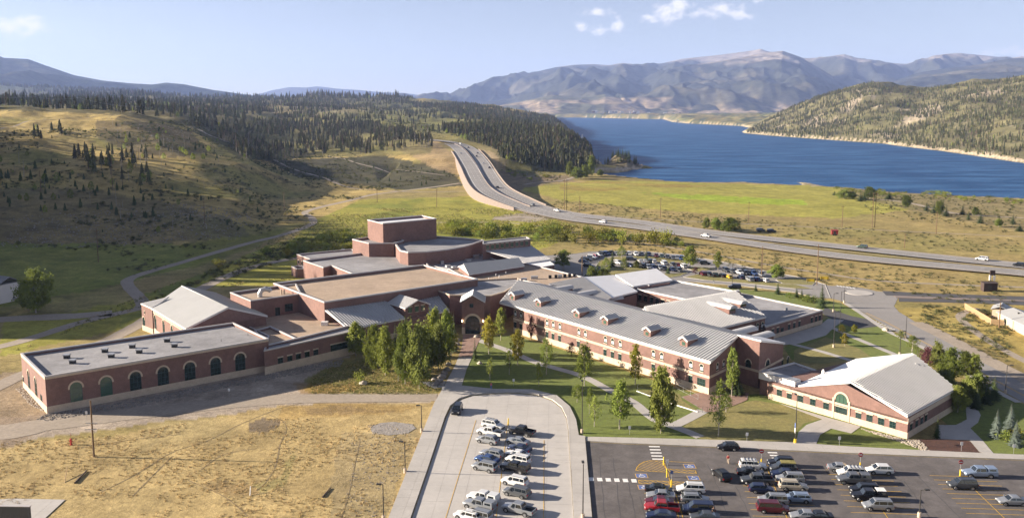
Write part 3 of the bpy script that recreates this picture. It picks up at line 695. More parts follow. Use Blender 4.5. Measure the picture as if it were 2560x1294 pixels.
# split the U of the walk in slabs
paved('sidewalk', gp(SWL), .30, M['walk'], R(87), 3.2, 3.0, piece='slab')
mb = MB(); ring(mb, gp(SWL), 0.0, .02, -.02, .295, M['walk']); mb.build('kerb', M['walk'], kind='structure')
# asphalt lot and drive along the north walk
ASP = [(1464, 1103), (1560, 1109), (1760, 1117), (2060, 1131), (2300, 1141), (2560, 1150), (3000, 1168), (3300, 1500), (1500, 1500), (1482, 1294)]
sheet('parking_lot', gp(ASP), .02, M['asphalt'])
NW = [(1464, 1092), (1560, 1094), (1760, 1099), (1985, 1106), (2100, 1115), (2290, 1125), (2440, 1132), (2560, 1137), (3000, 1152), (3000, 1167), (2560, 1149), (2300, 1140), (2060, 1130), (1760, 1116), (1560, 1108), (1464, 1102)]
paved('sidewalk', gp(NW), .15, M['walk'], R(-4), 3.0, 4.0)
mb = MB()
for a in (R(-4),): ring(mb, gp(NW), 0.0, .02, -.02, .145, M['walk'])
mb.build('kerb', M['walk'], kind='structure')
# lawns
LAWN = [(1110, 968), (1135, 945), (1156, 900), (1160, 860), (1205, 838), (1283, 838), (1400, 872), (1560, 925), (1700, 972), (1775, 992), (1850, 985), (1925, 985), (1950, 1003), (2060, 1036), (2270, 1098), (2300, 1124), (2100, 1114), (1985, 1105), (1760, 1098), (1560, 1093), (1462, 1091), (1447, 1089), (1440, 1050), (1425, 1018), (1392, 990), (1330, 974), (1235, 973)]
sheet('lawn', gp(LAWN), .03, M['lawn'])
sheet('lawn', gp([(2420, 1101), (2455, 1100), (2482, 1133), (2560, 1137), (2800, 1145), (2700, 1050), (2560, 1010), (2500, 985), (2400, 1000), (2330, 1030), (2400, 1085)]), .03, M['lawn'])
sheet('lawn', gp([(1755, 1098), (1700, 1073), (1745, 1035), (1800, 1015), (1890, 1000), (1960, 1012), (2055, 1046), (2010, 1058), (1990, 1080), (1986, 1105)]), .045, M['dry_lawn'])
sheet('lawn', gp([(1740, 712), (1850, 722), (1990, 735), (2100, 757), (2180, 800), (2235, 835), (2320, 880), (2300, 905), (2200, 900), (1980, 900), (1960, 870), (2000, 835), (2075, 790), (1990, 765), (1860, 735), (1740, 725)]), .03, M['lawn'])
sheet('lawn', gp([(1985, 875), (2065, 842), (2150, 872), (2175, 890), (2060, 910), (1985, 905)]), .04, M['dry_lawn'])
# walks over the lawns
def walkway(L, w, m=None, z=.07, seg=3.0):
    pts = smooth2(gp(L), 6); base = None; q = [pts[0]]
    for p in pts[1:]:
        while (p - q[-1]).length > seg: q.append(q[-1] + (p - q[-1]).normalized() * seg)
    L_ = []
    for i, p in enumerate(q):
        d = (q[min(i + 1, len(q) - 1)] - q[max(i - 1, 0)]).normalized(); s_ = Vector((-d.y, d.x, 0)) * w / 2; L_.append((p + s_, p - s_, d))
    mb = MB(); mb.idx([v + Vector((0, 0, z - .02)) for ab in L_ for v in ab[:2]], [(2 * i, 2 * i + 1, 2 * i + 3, 2 * i + 2) for i in range(len(L_) - 1)], M['joint']); base = mb.build('footpath', M['joint'], kind='structure')
    for i in range(len(L_) - 1):
        a, b, d = L_[i]; c, e, d2 = L_[i + 1]; g_ = .012; zz = Vector((0, 0, z + rnd.uniform(-.003, .003)))
        mb = MB(); pl = [a + d * g_, b + d * g_, e - d2 * g_, c - d2 * g_]; mb.prism(ccw([(p.x, p.y) for p in pl]), z - .02, zz.z, m or M['walk'], bottom=False); mb.build('slab', m or M['walk'], base)
walkway([(1196, 850), (1230, 862), (1273, 877), (1335, 904), (1396, 922), (1460, 941), (1520, 973), (1581, 1003), (1611, 1028), (1640, 1050), (1690, 1068), (1735, 1085), (1765, 1099)], 2.3)
walkway([(1685, 1064), (1715, 1049), (1742, 1035), (1765, 1022)], 2.6, z=.075)
walkway([(1924, 843), (1990, 862), (2060, 880), (2140, 905)], 1.8)
walkway([(2080, 818), (2110, 833), (2170, 858), (2235, 885), (2280, 905)], 1.8, z=.075)
walkway([(2113, 757), (2150, 781), (2200, 815), (2240, 838), (2320, 875), (2400, 925), (2500, 982), (2560, 1012)], 1.6, z=.08)
ENT = [(1108, 975), (1120, 945), (1140, 905), (1152, 870), (1157, 838), (1207, 838), (1196, 856), (1186, 880), (1170, 915), (1155, 950), (1150, 972)]
paved('entrance_walk', gp([(1104, 980), (1118, 950), (1137, 915), (1146, 893), (1180, 893), (1166, 925), (1152, 972)]), .09, M['walk'], R(80), 2.2, 2.2)
paved('entrance_walk', gp([(1146, 892), (1155, 866), (1158, 836), (1207, 836), (1196, 856), (1181, 892)]), .09, M['paver'], R(80), 1.2, 1.2, .01, 'paver')
paved('footpath', gp([(1050, 955), (1115, 952), (1108, 968), (1085, 970)]), .08, M['walk'], R(5), 2.4, 2.4)
paved('terrace', gp([(1703, 992), (1745, 982), (1872, 982), (1868, 1000), (1800, 1028), (1765, 1030)]), .10, M['paver'], R(45), 1.2, 1.2, .01, 'paver')
paved('forecourt', gp([(1948, 1008), (2063, 1042), (2152, 1066), (2128, 1083), (2078, 1071), (2050, 1087), (2040, 1111), (1990, 1107), (1996, 1080), (2016, 1062), (2056, 1048)]), .09, M['walk'], R(-45), 2.6, 2.6)
paved('footpath', gp([(2345, 1062), (2390, 1062), (2417, 1048), (2414, 1018), (2438, 1014), (2452, 1037), (2445, 1056), (2426, 1070), (2456, 1100), (2484, 1133), (2451, 1132), (2424, 1100), (2345, 1097)]), .08, M['walk'], R(20), 2.4, 2.4)
paved('terrace', gp([(1920, 852), (2050, 812), (2070, 797), (2110, 800), (2085, 818), (2065, 838), (2000, 858), (1960, 862)]), .08, M['walk'], R(30), 2.6, 2.6)
sheet('mulch_bed', gp([(2289, 1098), (2345, 1097), (2424, 1101), (2450, 1132), (2322, 1127)]), .06, M['mulch'])
sheet('driveway', gp([(2055, 783), (2062, 768), (2130, 790), (2180, 800), (2200, 815), (2140, 822), (2085, 800)]), .05, M['asphalt_new'])
# east road, roundabout, rear lot
sheet('road', gp([(2060, 735), (2060, 712), (2140, 722), (2215, 730), (2245, 745), (2235, 765), (2247, 779), (2289, 805), (2368, 847), (2457, 899), (2620, 990), (2900, 1120), (2700, 1085), (2505, 976), (2400, 917), (2313, 868), (2236, 827), (2184, 796), (2116, 756), (2075, 745)]), .04, M['road'])
rb = P(2125, 733); mb = MB()
mb.prism([(rb.x + 11 * math.cos(a), rb.y + 13 * math.sin(a)) for a in np.linspace(0, 2 * math.pi, 33)[:-1]], 0, .055, M['road'], bottom=False); mb.build('roundabout', M['road'], kind='structure')
ic = P(2147, 732); mb = MB(); n_ = 28
mb.prism([(ic.x + 4.6 * math.cos(a), ic.y + 4.6 * math.sin(a)) for a in np.linspace(0, 2 * math.pi, n_ + 1)[:-1]], 0, .2, M['walk'], bottom=False); mb.build('traffic_island', M['walk'], kind='structure')
sheet('road', gp([(2205, 727), (2330, 733), (2560, 741), (2900, 748), (2900, 760), (2560, 750), (2330, 742), (2215, 738)]), .06, M['asphalt_new'])
sheet('road', gp([(2247, 745), (2330, 748), (2500, 752), (2560, 754), (2900, 764), (2900, 775), (2560, 763), (2500, 760), (2330, 755), (2247, 754)]), .06, M['asphalt_new'])
sheet('median', gp([(2235, 739), (2330, 742.5), (2560, 750.5), (2560, 753.5), (2330, 747.5), (2240, 744.5)]), .14, M['wall_pink'], thick=.14)
REAR = [(1340, 640), (1416, 637), (1478, 629), (1540, 627.5), (1603, 628), (1712, 638), (1790, 652), (1842, 661), (1924, 680), (2006, 694), (2062, 711), (2075, 745), (2040, 744), (1990, 731), (1860, 715), (1740, 705), (1640, 700), (1560, 700), (1480, 710), (1400, 700), (1340, 660)]
sheet('parking_lot', gp(REAR), .03, M['road'])
mb = MB(); ring(mb, gp(REAR), .25, 0, 0, .14, M['walk']); mb.build('kerb', M['walk'], kind='structure')
for L in ([(1498, 653), (1520, 645), (1560, 641), (1610, 641), (1660, 645), (1705, 651), (1712, 658), (1680, 661), (1640, 654), (1590, 649), (1556, 651), (1530, 659), (1510, 665), (1490, 668)],
          [(1478, 690), (1500, 676), (1540, 668), (1590, 665), (1625, 672), (1600, 682), (1560, 690), (1500, 700)], [(1660, 685), (1720, 682), (1700, 690), (1670, 695)],
          [(1710, 693), (1745, 686), (1760, 690), (1840, 698), (1900, 704), (1990, 712), (2030, 722), (1990, 722), (1860, 708), (1760, 700)], [(1718, 672), (1735, 667), (1800, 672), (1780, 674), (1745, 680)],
          [(1940, 700), (1990, 695), (2040, 705), (2030, 713), (1960, 710)]):
    mb = MB(); mb.prism(ccw([tuple(p[:2]) for p in gp(L)]), 0, .16, M['dry_lawn'], bottom=False); mb.build('lawn', M['dry_lawn'], kind='structure')
    mb = MB(); ring(mb, gp(L), .2, 0, 0, .17, M['walk']); mb.build('kerb', M['walk'], kind='structure')
# gravel tracks
M['rut'] = mat('rut_earth', (.24, .175, .085), 1, ((2, .2),))
def track(L, w, m=None, name='dirt_track', dz=.05, wob=.12): strip(name, smooth_line([PT(a, b) for a, b in L], 5), w, m or M['gravel'], dz, wob=wob)
track([(-250, 1090), (0, 1080), (130, 1058), (300, 1037), (450, 1020), (600, 1005), (720, 997), (850, 995), (980, 995), (1092, 993)], lambda t_: 9.5 - 5.0 * t_)
sheet('gravel_patch', gp([(925, 1068), (950, 1057), (985, 1054), (1030, 1060), (1040, 1070), (1020, 1082), (970, 1088), (930, 1080)]), .06, M['gravel_gray'])
track([(-200, 905), (0, 866), (100, 838), (200, 806), (300, 782), (352, 768), (352, 748), (322, 716), (322, 698), (370, 680), (450, 657), (560, 625), (640, 603), (700, 589), (750, 573), (782, 558), (778, 543), (762, 531), (800, 518), (870, 502), (930, 487), (1000, 478), (1080, 468), (1150, 458)], 4.4)
track([(-100, 805), (60, 795), (180, 790), (280, 782)], 8)
track([(-100, 1010), (0, 962), (60, 935), (140, 905), (230, 870), (330, 820), (380, 790), (440, 757), (510, 718), (580, 685), (660, 660), (760, 642), (860, 625), (880, 618)], 5)
track([(1085, 556), (1240, 556), (1330, 563), (1480, 590), (1600, 608), (1720, 625), (1900, 658), (2050, 682), (2200, 702), (2400, 712), (2560, 718)], 2.2)
track([(1240, 548), (1290, 542), (1340, 546)], 7)
track([(490, 322), (560, 352), (640, 382), (740, 425), (840, 458), (940, 474), (1040, 480), (1165, 478)], 2.6)
track([(820, 390), (900, 410), (1000, 425), (1100, 437), (1150, 440)], 2.6)
track([(0, 322), (60, 306), (120, 300), (240, 292)], 2.5)
track([(1385, 531), (1500, 538), (1700, 552), (2000, 566), (2300, 580), (2560, 592)], 1.6)
track([(1310, 462), (1370, 455), (1420, 448), (1440, 440)], 4)
track([(2180, 497), (2260, 505), (2320, 518), (2400, 535), (2560, 545)], 4)
track([(2290, 805), (2380, 850), (2480, 905), (2600, 965)], 5.0)
track([(2440, 770), (2400, 790), (2440, 830), (2520, 880), (2620, 930)], 2.6)
for L_r in ([(672, 1036), (706, 1052), (716, 1075), (700, 1110), (690, 1160), (668, 1200), (640, 1226)], [(820, 980), (760, 1005), (700, 1020), (600, 1060), (520, 1100), (430, 1130), (340, 1185), (240, 1235)], [(620, 1290), (560, 1240), (470, 1200)], [(430, 1140), (380, 1190), (330, 1240)], [(900, 1100), (885, 1170), (870, 1240), (850, 1300)], [(190, 1120), (330, 1098), (450, 1085)], [(500, 1175), (560, 1135), (640, 1120)]):
    track(L_r, .2, M['rut'], 'wheel_rut', .03, .5)
# highway
for L, nm in ((HW_S, 'highway'), (HW_N, 'highway')):
    strip(nm, L, 12.6, M['road'], .02, drape=False)
    for o_, w_, m_ in ((-5.2, .28, 'white'), (5.2, .28, 'white')):
        q_ = []
        for i, p in enumerate(L):
            d = (L[min(i + 1, len(L) - 1)] - L[max(i - 1, 0)]); d.z = 0; d.normalize(); q_.append(p + Vector((-d.y, d.x, 0)) * o_)
        strip('road_line', q_, w_, M[m_], .05, drape=False)
    mb = MB()
    for o_ in (-1.6, 2.0):
        acc = 0
        for i in range(len(L) - 1):
            a, b = L[i], L[i + 1]; l_ = (b - a).length; d = (b - a).normalized(); s_ = Vector((-d.y, d.x, 0)); s_.normalize(); k = 0
            while k < l_:
                p = a + d * k + s_ * o_; e_ = p + d * 3.0; mb.face([p - s_ * .09 + Vector((0, 0, .05)), e_ - s_ * .09 + Vector((0, 0, .05)), e_ + s_ * .09 + Vector((0, 0, .05)), p + s_ * .09 + Vector((0, 0, .05))], M['white']); k += 12
    mb.build('lane_dashes', M['white'], kind='stuff')
def offset_line(L, o_):
    q_ = []
    for i, p in enumerate(L):
        d = (L[min(i + 1, len(L) - 1)] - L[max(i - 1, 0)]); d.z = 0; d.normalize(); q_.append(p + Vector((-d.y, d.x, 0)) * o_)
    return q_
strip('road_shoulder', offset_line(HW_S[30:66], 7.9), 3.3, M['gravel'], 0.0, drape=False)
strip('road_shoulder', offset_line(HW_N[20:58], -7.2), 2.4, M['gravel'], 0.0, drape=False)
for L, s_, i0 in ((HW_S, 1, 0), (HW_N, -1, 0)):
    strip('road_shoulder', offset_line(L[:36], s_ * 7.0), 2.2, M['gravel'], .01, drape=False)
strip('median', [p + Vector((0, 0, 0)) for p in HW_M[28:]], 1.4, M['walk'], .06, drape=False)
strip('median', HW_M[:34], 1.0, M['gravel'], .01, drape=False)
def barrier(name, L, h, w, m, lab, cat, foot=0, post=None):
    """wall along a line, built in panels"""
    t_ = thing(name, lab, cat, tuple(L[0]), inworld=True); n = 0; q_ = [Vector(L[0])]
    for p in L[1:]:
        while (Vector(p) - q_[-1]).length > 4.5: q_.append(q_[-1] + (Vector(p) - q_[-1]).normalized() * 4.5)
    for a, b in zip(q_[:-1], q_[1:]):
        d = (b - a).normalized(); s2 = Vector((-d.y, d.x, 0)).normalized() * w / 2; a2 = a + d * .04; b2 = b - d * .04
        fa = foot(a) if callable(foot) else foot; fb = foot(b) if callable(foot) else foot
        mb = MB(); lo = [a2 - s2 + Vector((0, 0, fa)), b2 - s2 + Vector((0, 0, fb)), b2 + s2 + Vector((0, 0, fb)), a2 + s2 + Vector((0, 0, fa))]; hi = [a2 - s2 + Vector((0, 0, h)), b2 - s2 + Vector((0, 0, h)), b2 + s2 + Vector((0, 0, h)), a2 + s2 + Vector((0, 0, h))]
        mb.idx(lo + hi, [(3, 2, 1, 0), (4, 5, 6, 7), (0, 1, 5, 4), (1, 2, 6, 5), (2, 3, 7, 6), (3, 0, 4, 7)], m); mb.build('panel', m, t_)
    return t_
def footz(p): return tz(p.x - 4, p.y - 4) - p.z - .6
barrier('retaining_wall', offset_line(HW_S, 9.4)[35:66], 1.0, .5, M['wall_pink'], 'long pinkish retaining wall curving under the highway fill on the school side', 'retaining wall', lambda p: min(-1.2, tz(p.x - 3.5, p.y - 3) - p.z - 1.5))
barrier('road_barrier', offset_line(HW_N, -7.4)[35:66], .85, .35, M['wall_pink'], 'low concrete barrier along the lake side of the curving highway', 'barrier', -1.5)
barrier('road_barrier', offset_line(HW_M, 0.9)[35:72], .85, .4, M['wall_pink'], 'low pinkish barrier between the two carriageways on the climbing curve', 'barrier', -.8)
# ---------------------------------------------------------------- the school
school = thing('school_building', 'sprawling red brick school with cream stone bands, flat and ribbed metal roofs', 'school', tuple(P(1182, 836)), inworld=True)
W = {}
def block(pix, z, wall='brick', roof='roof_gray', par=.7, z0=0, cop='coping', ch=.32, pts=None, root=None, cw=.35):
    root = root or school
    poly = ccw([tuple(P(a, b, z)[:2]) for a, b in pix]) if pts is None else ccw(pts)
    zr = z - par; mb = MB(); inn = inset(poly, .3); n = len(poly)
    vs = [(p[0], p[1], z0) for p in poly] + [(p[0], p[1], z - ch) for p in poly] + [(p[0], p[1], z - ch) for p in inn] + [(p[0], p[1], zr - .3) for p in inn]
    fs = []
    for i in range(n):
        j = (i + 1) % n; fs += [(i, j, n + j, n + i), (n + i, n + j, 2 * n + j, 2 * n + i), (2 * n + i, 2 * n + j, 3 * n + j, 3 * n + i)]
    mb.idx(vs, fs, M[wall]); w_ = mb.build('wall', M[wall], root)
    mb = MB(); mb.face([(p[0], p[1], zr) for p in inset(poly, .2)], M[roof]); mb.build('roof', M[roof], root)
    if ch:
        mb = MB(); ring(mb, poly, .07, cw, z - ch, z, M[cop]); mb.build('coping', M[cop], root)
    return poly
def band(p, q, z0, z1, out_=.06, m='stone', e0=0, e1=0, root=None):
    """stone course on the wall from p to q, standing proud of it"""
    p = Vector(p[:2]).to_3d(); q = Vector(q[:2]).to_3d(); d = (q - p).normalized(); nrm = Vector((d.y, -d.x, 0))
    if nrm.y > 0: nrm = -nrm
    a = p - d * e0; b = q + d * e1; mb = MB()
    mb.slab([a + nrm * out_ + Vector((0, 0, z0)), b + nrm * out_ + Vector((0, 0, z0)), b + nrm * out_ + Vector((0, 0, z1)), a + nrm * out_ + Vector((0, 0, z1))], -nrm * (out_ + .1), M[m])
    mb.build('stone_band' if m == 'stone' else 'fascia', M[m], root or school)
WC = {}
def win_meshes(w, h, kind):
    """meshes of one window: x along the wall, y out of the wall, z up from the middle"""
    k = (round(w, 2), round(h, 2), kind)
    if k in WC: return WC[k]
    arch = 'arch' in kind; stone = 'plain' not in kind
    def outline(w, h, n=10):
        if not arch: return [(-w / 2, -h / 2), (w / 2, -h / 2), (w / 2, h / 2), (-w / 2, h / 2)]
        r = w / 2; c = h / 2 - r
        return [(-r, -h / 2), (r, -h / 2)] + [(r * math.cos(a), c + r * math.sin(a)) for a in np.linspace(0, math.pi, n)]
    fr = MB()
    if arch:                                                      # stone arch over the window
        r = w / 2; c = h / 2 - r; t_ = max(.16, .15 * w); aa = np.linspace(-.12, math.pi + .12, 13)
        for a0, a1 in zip(aa[:-1], aa[1:]):
            q_ = [((r) * math.cos(a0), c + r * math.sin(a0)), ((r + t_) * math.cos(a0), c + (r + t_) * math.sin(a0)), ((r + t_) * math.cos(a1), c + (r + t_) * math.sin(a1)), (r * math.cos(a1), c + r * math.sin(a1))]
            fr.slab([(x, .10, z) for x, z in q_], (0, -.15, 0), M['stone'])
        fr.box(-w / 2 - .1, w / 2 + .1, -.05, .14, -h / 2 - .16, -h / 2, M['stone'])
    elif stone:
        fr.box(-w / 2 - .12, w / 2 + .12, -.05, .12, h / 2, h / 2 + .28, M['stone']); fr.box(-w / 2 - .1, w / 2 + .1, -.05, .14, -h / 2 - .14, -h / 2, M['stone'])
    fo = outline(w, h); fi = outline(w - .14, h - .14); n = len(fo)
    vs = [(x, .05, z) for x, z in fo] + [(x, .05, z) for x, z in fi] + [(x, -.02, z) for x, z in fi]
    fr.idx(vs, [(i, n + i, n + (i + 1) % n, (i + 1) % n) for i in range(n)] + [(n + i, 2 * n + i, 2 * n + (i + 1) % n, n + (i + 1) % n) for i in range(n)], M['frame_dark'])
    fr.idx([(x, .05, z) for x, z in fo] + [(x, -.06, z) for x, z in fo], [(i, (i + 1) % n, n + (i + 1) % n, n + i) for i in range(n)], M['frame_dark'])
    pn = MB(); gl = M['glass_green'] if 'green' in kind else M['glass']
    pn.face([(x, .012, z) for x, z in fo], gl)
    mu = MB(); nx = 1 if w < 1.6 else 2
    for i in range(1, nx + 1): x = -w / 2 + w * i / (nx + 1); mu.box(x - .03, x + .03, .013, .045, -h / 2, h / 2 - (.12 * w if arch else 0), M['frame_dark'])
    for zf in ((.0,) if h < 2 else (-.25, .25) if h < 3 else (-.3, -.05, .2)): mu.box(-w / 2, w / 2, .013, .045, h * zf - .03, h * zf + .03, M['frame_dark'])
    bl = MB()
    if arch and 1.0 < w < 1.2: bl.box(-w / 2 + .09, w / 2 - .09, .0125, .02, -h / 2 + .3, h * .12, M['white_trim'])
    WC[k] = (fr.mesh('window'), pn.mesh('pane'), mu.mesh('muntin'), bl.mesh('blind')); return WC[k]
def on_wall(p, q, px, py, up=False):
    p = Vector(p[:2]); q = Vector(q[:2]); d = (q - p).normalized(); n = Vector((-d.y, d.x))
    a, ry, rz = ray(px, py); t_ = n.dot(p) / (n.x * a + n.y * ry); X = Vector((a * t_, ry * t_)); return (X - p).dot(d), H + rz * t_, X
def window(p, q, px, py, w, h, kind='rect', zc=None, root=None, name='window'):
    u, z, X = on_wall(p, q, px, py); z = zc if zc is not None else z
    d = (Vector(q[:2]) - Vector(p[:2])).normalized(); n = Vector((d.y, -d.x))
    if n.y > 0 and 'back' not in kind: n = -n
    x = Vector((-n.y, n.x)) * -1
    Mx = Matrix(((x.x, n.x, 0, X.x), (x.y, n.y, 0, X.y), (0, 0, 1, z), (0, 0, 0, 1)))
    a, b, c, bl_ = win_meshes(w, h, kind); root = root or school
    o = bpy.data.objects.new(name, a); COL.objects.link(o); o.parent = root; o.matrix_parent_inverse = Matrix.Translation(-root.location); o.matrix_basis = Mx
    for nm, me_ in (('pane', b), ('muntin', c), ('blind', bl_)):
        if me_.polygons: s_ = bpy.data.objects.new(nm, me_); COL.objects.link(s_); s_.parent = o
    return o
def slope(pts, m, thick=.28, rib=0, rm=None, over=0, root=None, trim='white_trim', rh=.07):
    """sloping roof: pts[0]-pts[1] is the eave, the others follow round; ribs run up the slope"""
    root = root or school; pts = [Vector(p) for p in pts]
    n = (pts[1] - pts[0]).cross(pts[2] - pts[0]).normalized()
    if n.z < 0: n = -n
    # flatten onto one plane
    pts = [p + Vector((0, 0, 1)) * (-(p - pts[0]).dot(n) / n.z) for p in pts]
    mb = MB(); mb.slab([p for p in pts], (0, 0, -thick), M[trim]); mb.build('fascia', M[trim], root)
    mb = MB(); c = sum(pts, Vector()) / len(pts); top = [p + Vector((0, 0, .02)) + (c - p).normalized() * .06 for p in pts]
    mb.slab(top, (0, 0, -.015), M[m]); ro = mb.build('roof', M[m], root)
    if rib:
        u = (pts[1] - pts[0]).normalized(); v = n.cross(u).normalized(); o_ = pts[0]; q_ = [((p - o_).dot(u), (p - o_).dot(v)) for p in top]
        u0 = min(a[0] for a in q_); u1 = max(a[0] for a in q_); mb = MB(); k = u0 + rib / 2
        while k < u1:
            xs = []
            for i in range(len(q_)):
                a, b = q_[i], q_[(i + 1) % len(q_)]
                if (a[0] - k) * (b[0] - k) < 0: xs.append(a[1] + (b[1] - a[1]) * (k - a[0]) / (b[0] - a[0]))
            if len(xs) >= 2:
                v0, v1 = min(xs) + .05, max(xs) - .05
                A = o_ + u * (k - .06) + v * v0 + n * .02; mb.slab([A, A + u * .12, A + u * .12 + v * (v1 - v0), A + v * (v1 - v0)], n * rh, M[rm or m])
            k += rib
        mb.build('roof_rib', M[rm or m], ro, 'stuff')
    return pts, n
def upright(pts, m='brick', thick=.3, root=None, name='wall'):
    pts = [Vector(p) for p in pts]; n = (pts[1] - pts[0]).cross(pts[2] - pts[0]).normalized()
    if n.y > 0: n = -n
    mb = MB(); mb.slab(pts, -n * thick, M[m]); return mb.build(name, M[m], root or school)
def V3(a, b, z): return P(a, b, z)

# --- left wing with tall arched windows
A1, A2, A3, A4 = [P(a, b, 8.2) for a, b in ((52, 882), (112, 940), (671, 845.5), (583, 805))]
block([(52, 882), (112, 940), (671, 845.5), (583, 805)], 8.2, par=.75)
a2, a3, a1, a4 = [Vector(p[:2]) for p in (A2, A3, A1, A4)]
band(a2, a3, 0, 1.55); band(a1, a2, 0, 1.55)
band(a2, a3, 7.45, 7.88, .05); band(a1, a2, 7.45, 7.88, .05)
for i, (px, py) in enumerate(((191, 984), (266, 970), (339, 955), (408, 943), (475, 930), (539, 917.5), (600.5, 905))):
    window(a2, a3, px, py, 2.45, 4.5, 'arch_green' if i < 2 else 'arch', zc=3.55)
for px, py in ((72.5, 952), (90, 968)): window(a1, a2, px, py, 1.9, 4.2, 'arch', zc=3.6)
window(a1, a2, 60.5, 970, .9, 2.1, 'rect', zc=1.7); 
window(a1, a2, 104.5, 1008, 1.5, 2.9, 'rect_plain', zc=1.5, name='door')
for px, py in ((167.5, 893), (182, 906), (262.5, 878), (278.5, 891), (331, 867), (348.5, 880), (418, 852), (436.5, 865)):
    p = P(px, py + 2, 7.45); mb = MB(); mb.box(-.55, .55, -.5, .5, 0, .75, M['black'], Matrix.Translation(p)); v = mb.build('roof_vent', M['steel'], school)
    mb = MB(); mb.box(-.68, .68, -.62, .62, .75, .98, M['galv'], Matrix.Translation(p)); mb.build('vent_cap', M['galv'], v)
for px, py in ((586, 818), (620, 838), (553, 853)):
    p = P(px, py, 7.45); mb = MB(); mb.tube([p, p + Vector((0, 0, .6))], [.06, .06], 6, M['steel']); mb.build('pipe', M['steel'], school)
# --- low link with square windows, brown gravel roof behind it
b1, b2 = P(668, 873.5, 6.2), P(900, 822, 6.2)
LB = [tuple(P(a, b, 6.2)[:2]) for a, b in ((662, 874), (900, 823), (885, 812), (870, 822), (742, 846), (760, 853), (690, 866))]
block(None, 6.2, pts=[tuple(P(a, b, 6.2)[:2]) for a, b in ((660, 875), (902, 822), (872, 812), (740, 844), (664, 861))], roof='roof_gray', par=.6)
b1 = Vector(P(660, 875, 6.2)[:2]); b2 = Vector(P(902, 822, 6.2)[:2])
band(b1, b2, 0, 2.0)
for px, py in ((701, 901), (724.5, 896.5), (746, 892.5), (768, 888.5), (789.5, 884)): window(b1, b2, px, py, 1.35, 1.45, 'rect', zc=2.75)
window(b1, b2, 848, 877, 5.2, 3.0, 'rect', zc=2.2)
# roof of the single storey behind, one sheet under the higher parts
core = [(664, 862), (742, 845), (870, 812), (900, 800), (1010, 800), (1120, 790), (1220, 740), (1290, 706), (1400, 700), (1480, 697), (1460, 685), (1320, 655), (1200, 640), (1000, 640), (900, 690), (760, 740), (640, 775), (600, 800)]
block(None, 5.2, pts=[tuple(P(a, b, 5.2)[:2]) for a, b in ((664, 866), (742, 850), (800, 838), (872, 822), (872, 780), (812, 770), (752, 755), (620, 775), (600, 805), (670, 838))], roof='roof_tan', par=.35, ch=.3)
block(None, 5.6, pts=[tuple(P(a, b, 5.6)[:2]) for a, b in ((668, 866), (757, 852), (676, 814), (636, 824))], roof='roof_gray', par=.8)
# --- gabled gymnasium with smooth grey roof
ze, zr = 7.6, 11.3
E1, E2, E3, E4 = V3(376, 768, ze), V3(464, 821, ze), V3(669, 788, ze), V3(540, 731, ze); R1, R2 = V3(453, 713, zr), V3(570.5, 767, zr)
slope([E1, E2, R2, R1], 'roof_smooth', .5); slope([E3, E4, R1, R2], 'roof_smooth', .5, rib=.75)
E0 = V3(353, 758, 7.9)
def dn(p, z=0): return Vector((p.x, p.y, z))
mb = MB(); inp = ccw([tuple(p[:2]) for p in (E1, E2, E3, E4)]); mb.prism(inset(inp, .35), 0, 7.3, M['brick']); mb.build('wall', M['brick'], school)
for a, b, c in ((E2, E3, R2), (E1, E4, R1)):
    upright([a + Vector((0, 0, -.55)), b + Vector((0, 0, -.55)), c + Vector((0, 0, -.5))])
mb = MB(); mb.prism(ccw([tuple(p[:2]) for p in (E0, E1 + Vector((.8, -.9, 0)), E1 + Vector((3.5, 4, 0)), E0 + Vector((3.2, 3.4, 0)))]), 0, 7.7, M['brick']); mb.build('wall', M['brick'], school)
slope([E0 + Vector((-.2, 0, 0)), E1 + Vector((.8, -1.1, 0)), E1 + Vector((4.2, 3.4, 2.4))], 'roof_metal', .3, rib=.6)
g1, g2 = Vector(E1[:2]), Vector(E2[:2]); gd = (g2 - g1).normalized(); gn = Vector((gd.y, -gd.x)); gn = -gn if gn.y > 0 else gn; g1 -= gn * .35; g2 -= gn * .35
band(g1, g2, 0, 1.6); band(g1, g2, 6.2, 6.6)
for px, py in ((389, 815), (409.5, 820), (430, 826)): window(g1, g2, px, py, 1.7, 4.0, 'arch', zc=3.9)
e0, e1_ = Vector(E0[:2]), Vector((E1 + Vector((.8, -.9, 0)))[:2]); band(e0, e1_, 0, 1.5)
window(e0, e1_, 360.5, 818, 1.5, 3.0, 'arch', zc=2.6); window(e0, e1_, 362, 782, .5, .9, 'arch', zc=5.6)
# --- annex with the duct, big gymnasium with tan gravel roof
block([(575.5, 729.6), (626.5, 750.4), (753, 733), (740, 708), (705, 712)], 10.4, roof='roof_tan', par=.8)
block([(683.7, 706.5), (810.5, 753.5), (1194, 696), (1059, 660.7)], 10.9, roof='roof_tan', par=1.0, ch=.4, cw=.45)
f1 = Vector(P(626.5, 750.4, 10.4)[:2]); f2 = Vector(P(753, 733, 10.4)[:2])
window(f1, f2, 694, 778, 1.4, 2.4, 'rect_plain', name='door'); window(f1, f2, 722, 768, 2.4, 2.2, 'rect_plain', name='louvre')
dp = P(650, 742, 9.6); mb = MB(); mb.tube([dp, dp + Vector((0, 0, 1.0)), dp + Vector((.4, .2, 1.9)), dp + Vector((1.4, .7, 2.3)), dp + Vector((2.4, 1.2, 1.9)), dp + Vector((2.7, 1.4, 1.5))], [.7] * 6, 12, M['galv']); mb.build('air_duct', M['galv'], school)
for px in (703, 711): p = P(px, 735, 9.6); mb = MB(); mb.tube([p, p + Vector((0, 0, 1.5))], [.22, .22], 8, M['stone']); mb.build('chimney_pipe', M['galv'], school)
